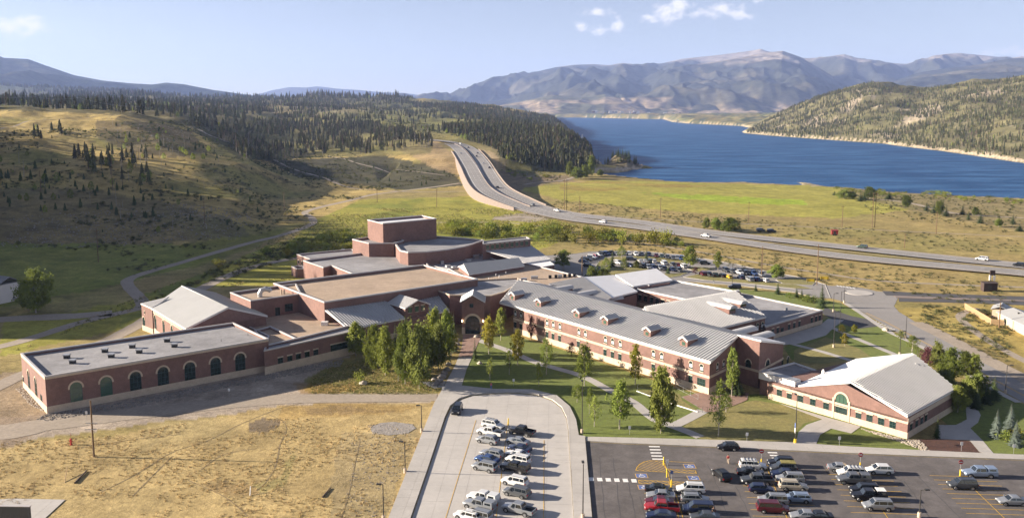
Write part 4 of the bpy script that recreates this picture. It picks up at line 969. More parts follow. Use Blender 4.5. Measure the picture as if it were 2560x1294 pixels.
p = P(812, 812, 4.9); mb = MB(); mb.box(-.9, .9, -.7, .7, 0, 1.0, M['white_trim'], Matrix.Translation(p)); mb.build('air_handler', M['white_trim'], school)
# --- metal roofs and entrance gable in front of the big gymnasium
zu, zl = 8.3, 5.2
slope([V3(872, 822, zl), V3(1013, 795, zl), V3(965, 752, zu), V3(811, 776, zu)], 'roof_metal', .35, rib=.8, rh=.2)
slope([V3(1072, 784, zl), V3(1125, 778, zl), V3(1085, 722, zu), V3(1020, 737, zu)], 'roof_metal', .35, rib=.8, rh=.2)
s1 = Vector(V3(872, 822, 5.0)[:2]); s2 = Vector(V3(1126, 778, 5.0)[:2]); sb = (s2 - s1).normalized(); sn = Vector((-sb.y, sb.x)); sn = sn if sn.y > 0 else -sn
mb = MB(); q1 = s1 + sn * .6; q2 = s2 + sn * .6; q4 = q1 + sn * 9; q3 = q2 + sn * 9
mb.prism(ccw([tuple(q) for q in (q1, q2, q3, q4)]), 0, 4.9, M['brick']); mb.build('wall', M['brick'], school); band(q1, q2, 0, 1.4)
for px in (905, 935, 965): window(q1, q2, px, 862, 1.5, 1.8, 'rect', zc=2.6)
ia, ib, ic_ = V3(1013, 768, 8.0), V3(1072, 758, 8.0), V3(1039, 749.5, 9.8)
id_ = (ib - ia); idn = Vector((-id_.y, id_.x, 0)).normalized(); idn = idn if idn.y > 0 else -idn
mid = (ia + ib) / 2; ic_ = Vector((mid.x, mid.y, ZH(mid.x, mid.y, 748.5)))
mb = MB(); bb = [ia, ib, ib + idn * 9, ia + idn * 9]; mb.prism(ccw([tuple(p[:2]) for p in bb]), 0, 7.75, M['brick']); mb.build('wall', M['brick'], school)
upright([ia + Vector((0, 0, -.3)), ib + Vector((0, 0, -.3)), ic_ + Vector((0, 0, -.25))])
fo_ = -idn * .5; ov = id_.normalized() * .35
slope([ia + fo_ - ov + Vector((0, 0, -.15)), ia + idn * 10 - ov + Vector((0, 0, -.15)), ic_ + idn * 10, ic_ + fo_], 'roof_metal', .25, rib=.6)
slope([ib + idn * 10 + ov + Vector((0, 0, -.15)), ib + fo_ + ov + Vector((0, 0, -.15)), ic_ + fo_, ic_ + idn * 10], 'roof_metal', .25, rib=.6)
for px, py in ((1025, 774), (1042, 771.5), (1057.5, 769)): window(ia, ib, px, py, 1.25, 1.6, 'rect_green')
window(ia, ib, 1041, 812, 4.6, 3.3, 'rect', zc=1.75)
pa = ia.lerp(ib, .12); pb = ia.lerp(ib, .92); pm = (pa + pb) / 2
for s_, e_ in ((pa, pm), (pb, pm)):
    mb = MB(); a = Vector((s_.x, s_.y, 3.5)); b = Vector((e_.x, e_.y, 4.7)); mb.slab([a - idn * .45, b - idn * .45, b - idn * .45 + Vector((0, 0, .3)), a - idn * .45 + Vector((0, 0, .3))], idn * .5, M['stone']); mb.build('stone_band', M['stone'], school)
# --- main entrance: canted block and arched tower
KP = [(1085, 722), (1124, 736), (1226, 738), (1262, 728), (1300, 705), (1295, 693), (1194, 699), (1140, 706)]
block(KP, 9.0, roof='roof_gray', par=.5, cop='stone')
k1, k2, k3 = [Vector(P(a, b, 9.0)[:2]) for a, b in ((1085, 722), (1124, 736), (1226, 738))]
ta, tb = P(1154.5, 834.6), P(1209.5, 834.6); td = (tb - ta).normalized(); tn = Vector((-td.y, td.x, 0)); tn = tn if tn.y > 0 else -tn
tw = (tb - ta).length; et, at_ = 9.5, 11.3; fa_, fb_ = ta - tn * 0, tb - tn * 0
mb = MB(); mb.prism(ccw([tuple(p[:2]) for p in (fa_, fb_, fb_ + tn * 8, fa_ + tn * 8)]), 0, et - .3, M['brick']); mb.build('wall', M['brick'], school)
tm_ = (fa_ + fb_) / 2
upright([fa_ + Vector((0, 0, et - .35)), fb_ + Vector((0, 0, et - .35)), tm_ + Vector((0, 0, at_ - .25))])
ovt = td * .45; fo_ = -tn * .6
slope([fa_ + fo_ - ovt + Vector((0, 0, et)), fa_ + tn * 7 - ovt + Vector((0, 0, et)), tm_ + tn * 7 + Vector((0, 0, at_ + .3)), tm_ + fo_ + Vector((0, 0, at_ + .3))], 'roof_white', .3)
slope([fb_ + tn * 7 + ovt + Vector((0, 0, et)), fb_ + fo_ + ovt + Vector((0, 0, et)), tm_ + fo_ + Vector((0, 0, at_ + .3)), tm_ + tn * 7 + Vector((0, 0, at_ + .3))], 'roof_metal', .3, rib=.5)
window(fa_, fb_, 1178.7, 763.5, 1.1, 1.1, 'rect_plain')
window(fa_, fb_, 1181.5, 812, 4.0, 5.3, 'arch', zc=2.75, name='entrance_door')
band(fa_, fa_ + td * .9, 0, 2.0, .1); band(fb_ - td * .9, fb_, 0, 2.0, .1)
band(k1, k2, 0, 1.6); band(k1, k2, 4.2, 4.7)
for k in (1, -1):
    c_ = tm_ + td * k * 3.0 - tn * .15 + Vector((0, 0, 3.9)); mb = MB(); mb.box(-.14, .14, -.14, .14, -.2, .2, mat('porch_light', (.9, .7, .4), emit=((1, .75, .4), 6)) if k == 1 else bpy.data.materials['porch_light'], Matrix.Translation(c_)); mb.build('wall_lamp', None, school)
# --- brown roof hall, skylight hall, auditorium group
block([(1120, 670), (1314, 657), (1470, 694), (1371, 713), (1297, 697), (1196, 708)], 6.7, roof='roof_tan', par=.5)
uz, ue = 9.6, 7.6
UR1, UR2, UE1, UE2 = V3(1157.5, 661.6, uz), V3(1296.6, 643.6, uz), V3(1171.6, 686, ue), V3(1312, 664, ue)
ux = UE1 - UR1; UB1, UB2 = UR1 - Vector((ux.x, ux.y, -ux.z)), UR2 - Vector((ux.x, ux.y, -ux.z))
slope([UE1, UE2, UR2, UR1], 'roof_smooth', .3); slope([UB2, UB1, UR1, UR2], 'roof_smooth', .3)
upright([UE1 + Vector((.2, .1, -.1)), UB1 + Vector((.2, .1, -.1)), UR1 + Vector((.2, .1, -.1))], 'white_trim'); mb = MB(); mb.prism(inset([tuple(p[:2]) for p in (UE1, UE2, UB2, UB1)], .3), 4, ue - .2, M['brick']); mb.build('wall', M['brick'], school)
slope([V3(1378, 648, 5.8), V3(1315, 657, 5.8), V3(1200, 637, 8.6), V3(1207, 623, 9.6), V3(1325, 610, 9.6)][0:2] + [V3(1207, 624, 9.4), V3(1325, 610, 9.4)], 'roof_metal', .3, rib=.6)
mb = MB(); mb.prism(ccw([tuple(P(a, b, 5)[:2]) for a, b in ((1200, 650), (1325, 630), (1372, 652), (1315, 662), (1230, 660))]), 0, 5.4, M['brick']); mb.build('wall', M['brick'], school)
block([(1207, 609), (1326, 596.5), (1316, 591), (1207, 602)], 12.0, par=.4)
w1, w2 = P(1207, 609, 12.0), P(1326, 596.5, 12.0)
for i in range(9): px = 1219 + i * 12.2; window(w1, w2, px, 617 - i * 1.35 - .5, 1.3, 1.7, 'rect_green', zc=10.4)
block(None, 5.4, pts=[tuple(P(a, b, 5.4)[:2]) for a, b in ((1317, 659), (1370, 649), (1386, 661), (1331, 671))], roof='roof_white', par=.05, ch=.3, cop='white_trim')
fan = [(985, 605), (1000, 625), (1020, 629), (1065, 627.5), (1114, 622.5), (1140, 618.5), (1160, 614.7), (1178, 610), (1192, 605), (1210, 599), (1160, 593.6), (1090, 589), (985, 598)]
block(fan, 11.2, par=.8, cw=.5, ch=.5)
YZ = 19.0; block([(918.7, 548.4), (957.3, 557.7), (1091, 545.4), (1054.7, 537.6)], YZ, roof='roof_white', par=1.0, ch=.4)
block([(880.8, 597), (922, 607), (984.7, 606.6), (1010, 600), (985, 590), (925, 591)], 11.7, par=.9, ch=.4)
block([(758, 650), (808, 667), (828, 662), (900, 690), (1075, 668), (1066, 655), (1000, 638), (985, 628), (922, 628), (900, 632)], 6.9, par=.8, ch=.4)
block([(741.7, 634.7), (774.5, 646), (900, 632), (880, 622), (814, 627.7)], 5.6, par=.6)
y1, y2 = P(741.7, 634.7, 5.6), P(774.5, 646, 5.6)
for px in (747, 755): window(y1, y2, px, 661, 1.0, 1.3, 'rect', zc=2.6)
block(None, 6.2, pts=[tuple(P(a, b, 6.2)[:2]) for a, b in ((1004, 640), (1069, 660), (1130, 676), (1206, 672), (1240, 648), (1200, 634), (1060, 636))], roof='roof_gray', par=.5)
for px, py in ((1075, 648), (1100, 645), (1130, 650), (1150, 642), (1170, 653), (1105, 660), (1120, 668), (1135, 672), (1190, 645)):
    p = P(px, py, 5.7); mb = MB(); w_ = rnd.uniform(.6, 1.6); mb.box(-w_, w_, -w_ * .7, w_ * .7, 0, rnd.uniform(.7, 1.5), M['galv'], Matrix.Translation(p) @ Matrix.Rotation(R(35), 4, 'Z')); mb.build('air_handler', M['galv'], school)
# yard wall with timber racks beside the stage
block(None, 3.6, pts=[tuple(P(a, b, 3.6)[:2]) for a, b in ((728, 665), (742, 671), (759, 671), (759, 664), (745, 663))], par=.8)
p = P(728, 697); 
# --- clutter on the brown roof
for px, py in ((1240, 690), (1248, 694), (1222, 700), (1265, 685)):
    p = P(px, py, 6.2); mb = MB(); mb.tube([p, p + Vector((0, 0, .9))], [.12, .12], 6, M['white_trim']); mb.build('pipe', M['white_trim'], school)
for px, py, w_ in ((1310, 702, 1.0), (1336, 697, 1.2), (1375, 695, .5), (1390, 694, .5), (1400, 693, .7), (1412, 692, .5), (1424, 691, .5), (1436, 690, .5)):
    p = P(px, py, 6.2); mb = MB(); mb.box(-w_, w_, -.6, .6, 0, 1.0, M['galv'] if w_ > .6 else M['black'], Matrix.Translation(p)); mb.build('air_handler', M['galv'], school)
p1, p2 = V3(1425, 686, 7.6), V3(1330, 664, 7.6)
# --- two-storey classroom wing
zE, zR = 7.7, 11.1
LE, RE, RR, LR = V3(1280.5, 765.5, zE), V3(1776, 906, zE), V3(1845, 839.5, zR), V3(1294.4, 702, zR)
ld = (RE - LE).normalized(); gv = Vector((RR.x - RE.x, RR.y - RE.y, 0)); LH = LE - ld * 6
pl, nl = slope([LE + Vector((0, 0, .25)), RE + Vector((0, 0, .25)), RR + Vector((0, 0, .15)), LR + Vector((0, 0, .15)), LH + Vector((0, 0, .2))], 'roof_metal', .55, rib=.85, rh=.17)
RB = RR + gv; RB.z = zE; LBk = LR + gv; LBk.z = zE
slope([RB + Vector((0, 0, .25)), LBk + Vector((0, 0, .25)), LR + Vector((0, 0, .15)), RR + Vector((0, 0, .15))], 'roof_metal', .5, rib=.62)
gn2 = gv.normalized(); l1, l2 = Vector((LE + gn2 * .55)[:2]), Vector((RE + gn2 * .55 - ld * .5)[:2])
base_ = [l1, l2, Vector((RB - gn2 * .5 - ld * .5)[:2]), Vector((LBk - gn2 * .5)[:2])]
mb = MB(); mb.prism(ccw([tuple(q) for q in base_]), 0, zE - .15, M['brick']); mb.build('wall', M['brick'], school)
upright([RE + gn2 * .55 - ld * .5 + Vector((0, 0, -.2)), RB - gn2 * .5 - ld * .5 + Vector((0, 0, -.2)), RR - ld * .5 + Vector((0, 0, -.35))])
band(l1, l2, 0, 1.55, .06); band(l1, l2, 3.75, 4.35, .08, e1=.08); band(l1, l2, 7.05, 7.5, .08)
r1, r2 = l2, Vector((RB - gn2 * .5 - ld * .5)[:2]); band(r1, r2, 0, 1.55, .06); band(r1, r2, 3.75, 4.35, .08)
Z5 = lambda x, y: (1180 + x / 3.234, 580 + y / 3.234)
for x, y in ((352, 660), (398, 677), (608, 738), (658, 752), (711, 766), (865, 808), (918, 825), (1080, 872), (1138, 888), (1199, 908), (1468, 985), (1535, 1000), (1770, 1075), (1857, 1100)):
    px, py = Z5(x, y); window(l1, l2, px, py, 1.05, 1.75, 'arch', zc=5.75)
for x, y in ((350, 780), (396, 797), (607, 862), (655, 880), (708, 893), (860, 940), (1075, 1010), (1135, 1028), (1195, 1045), (1465, 1125), (1765, 1215)):
    px, py = Z5(x, y); window(l1, l2, px, py, 1.05, 1.7, 'rect', zc=2.35)
px, py = Z5(1852, 1245); window(l1, l2, px, py, 2.3, 3.2, 'rect_plain', zc=1.65, name='entrance_door')
for x, y in ((1983, 1090), (2033, 1075), (2085, 1062)): px, py = Z5(x, y); window(r1, r2, px, py, 1.05, 1.75, 'arch', zc=5.75)
for x in (1905, 1925): px, py = x, 960; 
# dormers
nd = Vector((-ld.y, ld.x, 0)); nd = -nd if nd.y > 0 else nd            # outward of the front wall
def dormer(px, py, w=2.3, h=1.75, rise=.6):
    a, ry, rz = ray(px, py); o_ = Vector((0, 0, H)); dr = Vector((a, ry, rz)); t_ = (pl[0] - o_).dot(nl) / dr.dot(nl); c = o_ + dr * t_
    u = ld; back = -nd; sl_ = Vector((back.x, back.y, 0)); g_ = -(nl.x * sl_.x + nl.y * sl_.y) / nl.z    # height gained per metre up the slope
    lb = lr = 3.7; gb = c.z + g_ * 3.7 - .2; fl, fr_ = c - u * w / 2, c + u * w / 2; zt = c.z + h
    def at(p, z): return Vector((p.x, p.y, z))
    mb = MB()
    mb.face([at(fl, c.z - .2), at(fr_, c.z - .2), at(fr_, zt), at(c, zt + rise), at(fl, zt)], M['brick'])
    mb.face([at(fr_, c.z - .2), at(fr_ + back * lb, gb), at(fr_ + back * lb, zt), at(fr_, zt)], M['brick']); mb.face([at(fl, c.z - .2), at(fl, zt), at(fl + back * lb, zt), at(fl + back * lb, gb)], M['brick'])
    mb.face([at(q_ + back * lb, z_) for q_, z_ in ((fl, gb), (fr_, gb), (fr_, zt), (c, zt + rise), (fl, zt))], M['brick'])
    d = mb.build('dormer', M['brick'], school)
    f = nd * .35; e = u * .3; lo = .16
    for s_, k in ((fl, -1), (fr_, 1)):
        A_, B_ = at(s_ + f + e * k, zt - lo), at(s_ + back * (lb + .15) + e * k, zt - lo); C_, D_ = at(c + back * (lr + .15), zt + rise + .08), at(c + f, zt + rise + .08)
        mb = MB(); pts = [A_, B_, C_, D_] if k == -1 else [B_, A_, D_, C_]; mb.slab(pts, (0, 0, .16), M['roof_metal'])
        n_ = (pts[1] - pts[0]).cross(pts[2] - pts[0]).normalized(); n_ = n_ if n_.z > 0 else -n_
        L_ = (B_ - A_).length; i = .25
        while i < (C_ - D_).length - .2:
            p0 = D_ + (C_ - D_).normalized() * i + Vector((0, 0, .16)); t2 = min(1, (i) / L_) if i > L_ else 1
            p1_ = A_ + (B_ - A_).normalized() * min(i, L_) + Vector((0, 0, .16)); 
            if i > L_: f2 = ((C_ - D_).length - i) / max(.01, (C_ - D_).length - L_); p1_ = p0 + (B_ + Vector((0, 0, .16)) - p0) * max(.05, f2) * .8
            mb.tube([p0, p1_], [.05, .05], 4, M['roof_metal']); i += .42
        mb.build('roof', M['roof_metal'], d)
    mb = MB(); fz = nd * .05; mb.slab([at(fl + fz + f * .9 - e, zt - lo), at(c + fz + f * .9, zt + rise + .05), at(c + fz + f * .9, zt + rise - .25), at(fl + fz + f * .9 - e, zt - lo - .3)], nd * .05, M['white_trim']); mb.slab([at(fr_ + fz + f * .9 + e, zt - lo), at(c + fz + f * .9, zt + rise + .05), at(c + fz + f * .9, zt + rise - .25), at(fr_ + fz + f * .9 + e, zt - lo - .3)], nd * .05, M['white_trim'])
    mb.build('bargeboard', M['white_trim'], d)
    g0 = nd * .06; mb = MB(); mb.slab([at(c - u * .45 + g0, c.z + .3), at(c + u * .45 + g0, c.z + .3), at(c + u * .45 + g0, c.z + 1.1), at(c - u * .45 + g0, c.z + 1.1)], -nd * .05, M['glass_green']); mb.build('pane', M['glass_green'], d)
for px, py in ((1280.5, 749.5), (1345.4, 766.5), (1441, 794), (1512, 811.5), (1617.5, 840.5), (1708.8, 865.5)): dormer(px, py)
# --- stair block beyond the gable end
mo = ld.copy(); m1 = RR + Vector((0, 0, .3)) - ld * .6; m2 = m1 + ld * 7.0; m3 = Vector((RB.x, RB.y, zE + .3)) - ld * .6 + ld * 7.0; m4 = m3 - ld * 7.0
ml = Vector((m2.x, m2.y, 0))
slope([m3 + gn2 * .4, m4 + gn2 * .4, m1, m2], 'roof_white', .4)
mb = MB(); q_ = [m1, m2 - ld * .3, m3 - ld * .3 - gn2 * .1, m4]
mb.idx([(p.x, p.y, 0) for p in q_] + [(p.x, p.y, p.z - .35) for p in q_], [(0, 1, 5, 4), (1, 2, 6, 5), (2, 3, 7, 6), (4, 5, 6, 7)], M['brick']); mb.build('wall', M['brick'], school)
band(m1, m2 - ld * .3, 3.75, 4.3, .07); band(m2 - ld * .3, m3 - ld * .3, 3.75, 4.3, .07)
mw1, mw2 = m2 - ld * .3, m3 - ld * .3
window(mw1, mw2, 1918, 915, 2.2, 3.2, 'arch'); window(mw1, mw2, 1956, 903, .95, 1.7, 'arch'); window(mw1, mw2, 1969.5, 899, .95, 1.7, 'arch')
window(m1, mw1, 1871, 908, 1.5, 1.9, 'arch')
# --- rear wings
zz = 9.0
NR1, NR2 = V3(1458, 692, 8.2), V3(1529, 742, 8.2)
slope([V3(1371, 709, 6.2), V3(1450, 790, 5.8), NR2, NR1], 'roof_metal', .4, rib=.85, rh=.16)
slope([V3(1594, 727.5, 6.2), V3(1535, 687, 6.3), NR1, NR2], 'roof_white', .45)
slope([V3(1682, 700, 6.0), V3(1641, 670, 8.2), V3(1538, 685.6, 8.2), V3(1583, 715.5, 6.2)][0:1] + [V3(1583, 715.5, 6.1), V3(1538, 685.6, 7.8), V3(1641, 670, 7.8)], 'roof_white', .45)
mb = MB(); mb.prism(ccw([tuple(P(a, b, 6)[:2]) for a, b in ((1400, 720), (1470, 705), (1535, 695), (1592, 732), (1530, 748), (1460, 790))]), 0, 5.6, M['brick']); mb.prism(ccw([tuple(P(a, b, 6)[:2]) for a, b in ((1545, 692), (1640, 682), (1675, 704), (1588, 718))]), 0, 5.6, M['brick']); mb.build('wall', M['brick'], school)
block([(1583, 714), (1677, 698), (1850, 728), (1738, 752), (1594, 722)], 5.6, roof='roof_gray', par=.5, cop='white_trim', ch=.45, cw=.5)
o1, o2 = P(1594, 722, 5.6), P(1738, 752, 5.6)
band(o1, o2, 0, 1.4)
for px, py in ((1600, 745), (1614, 747), (1629, 751.5), (1643, 755), (1657, 758.5), (1671, 761)): window(o1, o2, px, py, 1.3, 1.9, 'rect', zc=2.9)
for px, py in ((1617, 714), (1622, 716)):
    p = P(px, py + 2, 5.1); mb = MB(); mb.tube([p, p + Vector((0, 0, .9))], [.35, .35], 10, M['white_trim']); mb.build('roof_vent', M['white_trim'], school)
QR1, QR2 = V3(1610, 775, 9.6), V3(1849, 727, 9.6)
qe1, qe2 = V3(1790, 822, 6.4), V3(1916, 791, 6.4); qd = (qe2 - qe1).normalized()
slope([qe1 - qd * 22, qe2, V3(1898, 775, 7.3), V3(1838, 731, 9.6), QR1], 'roof_metal', .4, rib=.8, rh=.16)
mb = MB(); mb.slab([QR1, QR2, QR2 + Vector((0, 0, .35)), QR1 + Vector((0, 0, .35))], Vector((-.3, .45, 0)), M['white_trim']); mb.build('coping', M['white_trim'], school)
mb = MB(); qq = [qe1 + Vector((-10, -8, 0)), qe2 + Vector((-.3, .2, 0)), QR2, QR1]; mb.prism(ccw([tuple(p[:2]) for p in qq]), 0, 6.0, M['brick']); mb.build('wall', M['brick'], school)
mb = MB(); mb.idx([(p[0], p[1], 5.5) for p in (QR1, QR2)] + [(p[0], p[1], 9.5) for p in (QR1, QR2)] + [(p[0] + .3, p[1] - .4, 5.5) for p in (QR1, QR2)] + [(p[0] + .3, p[1] - .4, 9.3) for p in (QR1, QR2)], [(0, 1, 3, 2), (5, 4, 6, 7), (1, 5, 7, 3), (2, 3, 7, 6)], M['brick']); mb.build('wall', M['brick'], school)
qw1, qw2 = qe1 + Vector((0, 0, 0)), qe2
for px, py in ((1894, 810), (1906, 806)): window(qw1, qw2, px, py, 1.1, 2.0, 'arch', zc=4.2)
RP = [(1849, 731), (2057, 774), (1914, 815), (1900, 800), (1850, 770)]
block(RP, 4.3, roof='roof_gray', par=.45, ch=.4, cw=.45)
q1_, q2_ = P(1914, 815, 4.3), P(2057, 774, 4.3); band(q1_, q2_, 0, 1.3)
for px, py in ((1931, 841), (1944, 833), (1972, 825), (1985, 822), (1998, 817), (2029, 806), (2040, 802), (2049, 799)): window(q1_, q2_, px, py, 1.05, 1.6, 'rect', zc=2.1)
window(q1_, q2_, 1955, 834, 1.4, 2.4, 'rect_plain', zc=1.25, name='door')
p = P(1966, 775, 3.9); mb = MB(); mb.tube([p, p + Vector((0, 0, .8))], [.4, .4], 10, M['galv']); mb.build('roof_vent', M['galv'], school)
# monitor roofs (long low dormers) on the rear slopes
def monitor(f_px, len_v, w, h, m='roof_metal', rot=None, zc=8.0):
    c = P(*f_px, zc); d = Vector(len_v); L_ = d.length; d.normalize(); s_ = Vector((-d.y, d.x, 0)); mb = MB(); T = Matrix(((d.x, s_.x, 0, c.x), (d.y, s_.y, 0, c.y), (0, 0, 1, c.z), (0, 0, 0, 1)))
    mb.box(-L_, 0, -w / 2, w / 2, -3.0, h, M['brick'], T); o_ = mb.build('dormer', M['brick'], school)
    n = 7; pr = [(-w / 2 - .3, h - .15)] + [(-w / 2 * math.cos(a) * 1.12, h + .75 * math.sin(a)) for a in np.linspace(.25, math.pi - .25, n)] + [(w / 2 + .3, h - .15)]
    mb = MB(); vs = [T @ Vector((x, y, z)) for x in (-L_ - .2, .45) for y, z in pr]; k = len(pr); mb.idx(vs, [(i, i + 1, k + i + 1, k + i) for i in range(k - 1)] + [tuple(range(k)), tuple(range(2 * k - 1, k - 1, -1))], M[m]); r_ = mb.build('roof', M[m], o_)
    mb = MB(); mb.box(.0, .04, -w / 2 + .4, w / 2 - .4, .2, h - .2, M['glass'], T); mb.build('pane', M['glass'], o_)
ea = Vector((.83, .67, 0)).normalized(); eb = ld
monitor((1831, 778), tuple(eb * 8), 2.8, 1.0, zc=8.3); monitor((1858, 766), tuple(eb * 8), 2.8, 1.0, zc=8.3)
monitor((1880, 829), tuple(ea * 9), 2.8, .9, zc=6.6); monitor((1922, 843), tuple(ea * 9), 2.8, .9, zc=6.2)
monitor((1425, 724), tuple(ea * 7), 2.4, .8, zc=7.2); monitor((1485, 736), tuple(ea * 8), 2.4, .8, zc=7.2); monitor((1549, 750), tuple(ea * 8), 2.4, .8, zc=5.8)
# --- south-east hall: white and ribbed gable roof, tan roof band, arched door
sz = 4.65
SA, SB = V3(1985.5, 963, 4.0), V3(2268.5, 1040, sz); SR1, SR2 = V3(2124.7, 952, 8.2), V3(2281, 882, 8.2)
SB2 = V3(2392, 972, sz); SAb = SA + (SR2 - SR1); SAb.z = SA.z
slope([SB2 + Vector((0, 0, .1)), SB + Vector((0, 0, .1)), SR1 + Vector((0, 0, .1)), SR2 + Vector((0, 0, .1))][1::-1] + [SR2 + Vector((0, 0, .1)), SR1 + Vector((0, 0, .1))], 'roof_metal', .4, rib=.75, rh=.2)
slope([SA, V3(2140, 896, 4.0), SR2, SR1], 'roof_white', .4)
sf1 = Vector(P(1921, 996, 0)[:2]); sf2 = Vector(P(2267, 1097, 0)[:2]); sdir = (sf2 - sf1).normalized(); snr = Vector((-sdir.y, sdir.x)); snr = snr if snr.y > 0 else -snr
sbk = Vector(SB2[:2]) - Vector((.5, .2)); mb = MB(); sb4 = Vector(V3(2140, 898, 4)[:2])
mb.prism(ccw([tuple(q) for q in (sf1, sf2, sbk, Vector(SR2[:2]), sb4)]), 0, 3.9, M['brick']); mb.build('wall', M['brick'], school)
apx = sf1 + sdir * ((Vector(SR1[:2]) - sf1).dot(sdir)); ae = sf1 + sdir * ((Vector(SA[:2]) - sf1).dot(sdir))
upright([(ae.x, ae.y, 3.4), (sf2.x, sf2.y, 3.4), (sf2.x, sf2.y, 4.35), (apx.x, apx.y, 7.75), (ae.x, ae.y, 3.85)])
upright([(sf2.x, sf2.y, 3.4), (sbk.x, sbk.y, 3.4), (sbk.x, sbk.y, 4.4), (sf2.x, sf2.y, 4.4)])
band(sf1, sf2, 0, 1.35, .07, e1=.07); band(sf1, sf2, 3.05, 3.5, .07, e1=.07); band(sf2, sbk, 0, 1.35, .07); band(sf2, sbk, 3.3, 4.2, .07)
Z6 = lambda x, y: (1800 + x / 3.234, 800 + y / 3.234)
for x, y in ((480, 582), (650, 632), (750, 660), (857, 690), (1208, 792), (1302, 818), (1395, 845)): px, py = Z6(x, y); window(sf1, sf2, px, py, 1.25, 1.45, 'rect', zc=2.1)
for x, y in ((560, 622), (1118, 785)): px, py = Z6(x, y); window(sf1, sf2, px, py, 1.15, 2.5, 'rect', zc=1.35, name='door')
px, py = Z6(978, 745); window(sf1, sf2, px, py, 2.6, 2.6, 'rect_plain', zc=1.4, name='entrance_door')
px, py = Z6(985, 590); window(sf1, sf2, px, py, 2.6, 2.7, 'arch_green', zc=4.25)
cc_ = on_wall(sf1, sf2, *Z6(980, 700))[2]
for k in (-1, 1):
    e_ = cc_ + sdir * k * 1.75; band(e_ - sdir * .22, e_ + sdir * .22, 0, 4.4, .14)
for x, y in ((1545, 850), (1590, 825), (1630, 800), (1665, 780)): px, py = Z6(x, y); window(sf2, sbk, px, py, 1.1, 1.4, 'rect', zc=2.1)
block(None, 3.9, pts=[tuple(P(a, b, 3.9)[:2]) for a, b in ((1900, 942), (1990, 968), (2015, 955), (2060, 930), (1985, 905), (1905, 925))], roof='roof_gray', par=.4, cop='white_trim')
p = P(1948, 955, 3.6); T = Matrix.Translation(p) @ Matrix.Rotation(math.atan2(sdir.y, sdir.x), 4, 'Z'); mb = MB(); mb.box(-4.6, 4.6, -1.1, 1.1, 0, 1.5, M['white_trim'], T); ah = mb.build('air_handler', M['white_trim'], school)
for i in range(5): mb = MB(); mb.box(-4.4 + i * 1.8, -2.75 + i * 1.8, -1.2, 1.2, 1.5, 1.62, M['galv'], T); mb.build('lid', M['galv'], ah)
for px, py, h in ((2205, 937, 1.7), (2211, 934, 1.5), (2268, 912, 1.8), (2288, 924, 1.6), (2058, 932, .9)):
    p = P(px, py, 6.2 if px > 2100 else 4.4); mb = MB(); mb.tube([p - Vector((0, 0, 1)), p + Vector((0, 0, .6)), p + Vector((0, 0, .7)), p + Vector((0, 0, h))], [.42, .36, .16, .16], 8, M['white_trim']); mb.build('chimney_pipe', M['white_trim'], school)
# ---------------------------------------------------------------- other buildings and fences
hz0 = PT(12, 745)
h_ = thing('house', 'white two-storey house with dark balcony at the foot of the shaded hill', 'house', tuple(PT(8, 752)), R(-25))
mb = MB(); mb.box(-7, 3.5, -4, 4, 0, 6.2, M['white_trim']); mb.build('wall', M['white_trim'], h_)
mb = MB(); mb.slab([(-7.5, -4.8, 6.0), (4.2, -4.8, 6.0), (4.2, 0, 8.4), (-7.5, 0, 8.4)], (0, 0, .25), M['roof_gray']); mb.slab([(-7.5, 4.8, 6.0), (-7.5, 0, 8.4), (4.2, 0, 8.4), (4.2, 4.8, 6.0)], (0, 0, .25), M['roof_gray']); mb.build('roof', M['roof_gray'], h_)
mb = MB(); mb.box(-1, 3.4, -5.2, -4, 2.9, 3.1, M['wood']); mb.box(-1, 3.4, -5.2, -5.1, 3.1, 4.1, M['wood']); mb.build('balcony', M['wood'], h_)
for x in (-4.5, -.5, 2):
    for z in (1.6, 4.6): mb = MB(); mb.box(x - .6, x + .6, -4.06, -4.0, z - .6, z + .6, M['glass']); mb.build('window', M['glass'], h_)
p1 = P(2486, 800, 0); p2 = P(2560, 838, 0); dd = (p2 - p1).normalized(); T = Matrix(((dd.x, -dd.y, 0, p1.x), (dd.y, dd.x, 0, p1.y), (0, 0, 1, 0), (0, 0, 0, 1)))
tr = thing('trailer_home', 'long tan single-storey home with pale metal roof at the right edge', 'house', tuple(P(2500, 815)), 0, inworld=True)
mb = MB(); mb.box(2, 30, 0, 9, 0, 3.0, M['siding'], T); mb.build('wall', M['siding'], tr)
mb = MB(); mb.slab([T @ Vector(q) for q in ((1.5, -.5, 2.9), (31, -.5, 2.9), (31, 4.5, 4.2), (1.5, 4.5, 4.2))], (0, 0, .18), M['roof_smooth']); mb.slab([T @ Vector(q) for q in ((1.5, 9.5, 2.9), (1.5, 4.5, 4.2), (31, 4.5, 4.2), (31, 9.5, 2.9))], (0, 0, .18), M['roof_smooth']); mb.build('roof', M['roof_smooth'], tr)
mb = MB(); mb.face([T @ Vector(q) for q in ((2, -.0, 3), (2, 9, 3), (2, 4.5, 4.1))], M['siding']); mb.build('gable', M['siding'], tr)
for x, y, z in ((8, 3, 3.9), (14, 2.5, 3.8), (20, 3, 3.9)): mb = MB(); mb.box(x - .2, x + .2, y - .2, y + .2, z - .3, z + .5, M['steel'], T); mb.build('roof_vent', M['steel'], tr)
mb = MB(); mb.box(6, 7.2, -.05, .0, .9, 2.1, M['glass'], T); mb.build('window', M['glass'], tr)
sh_ = thing('garden_shed', 'small tan annex with pale pitched roof beside the fenced yard', 'shed', tuple(P(2502, 790)), R(-35))
mb = MB(); mb.box(-2.2, 2.2, -3, 3, 0, 2.6, M['siding']); mb.build('wall', M['siding'], sh_)
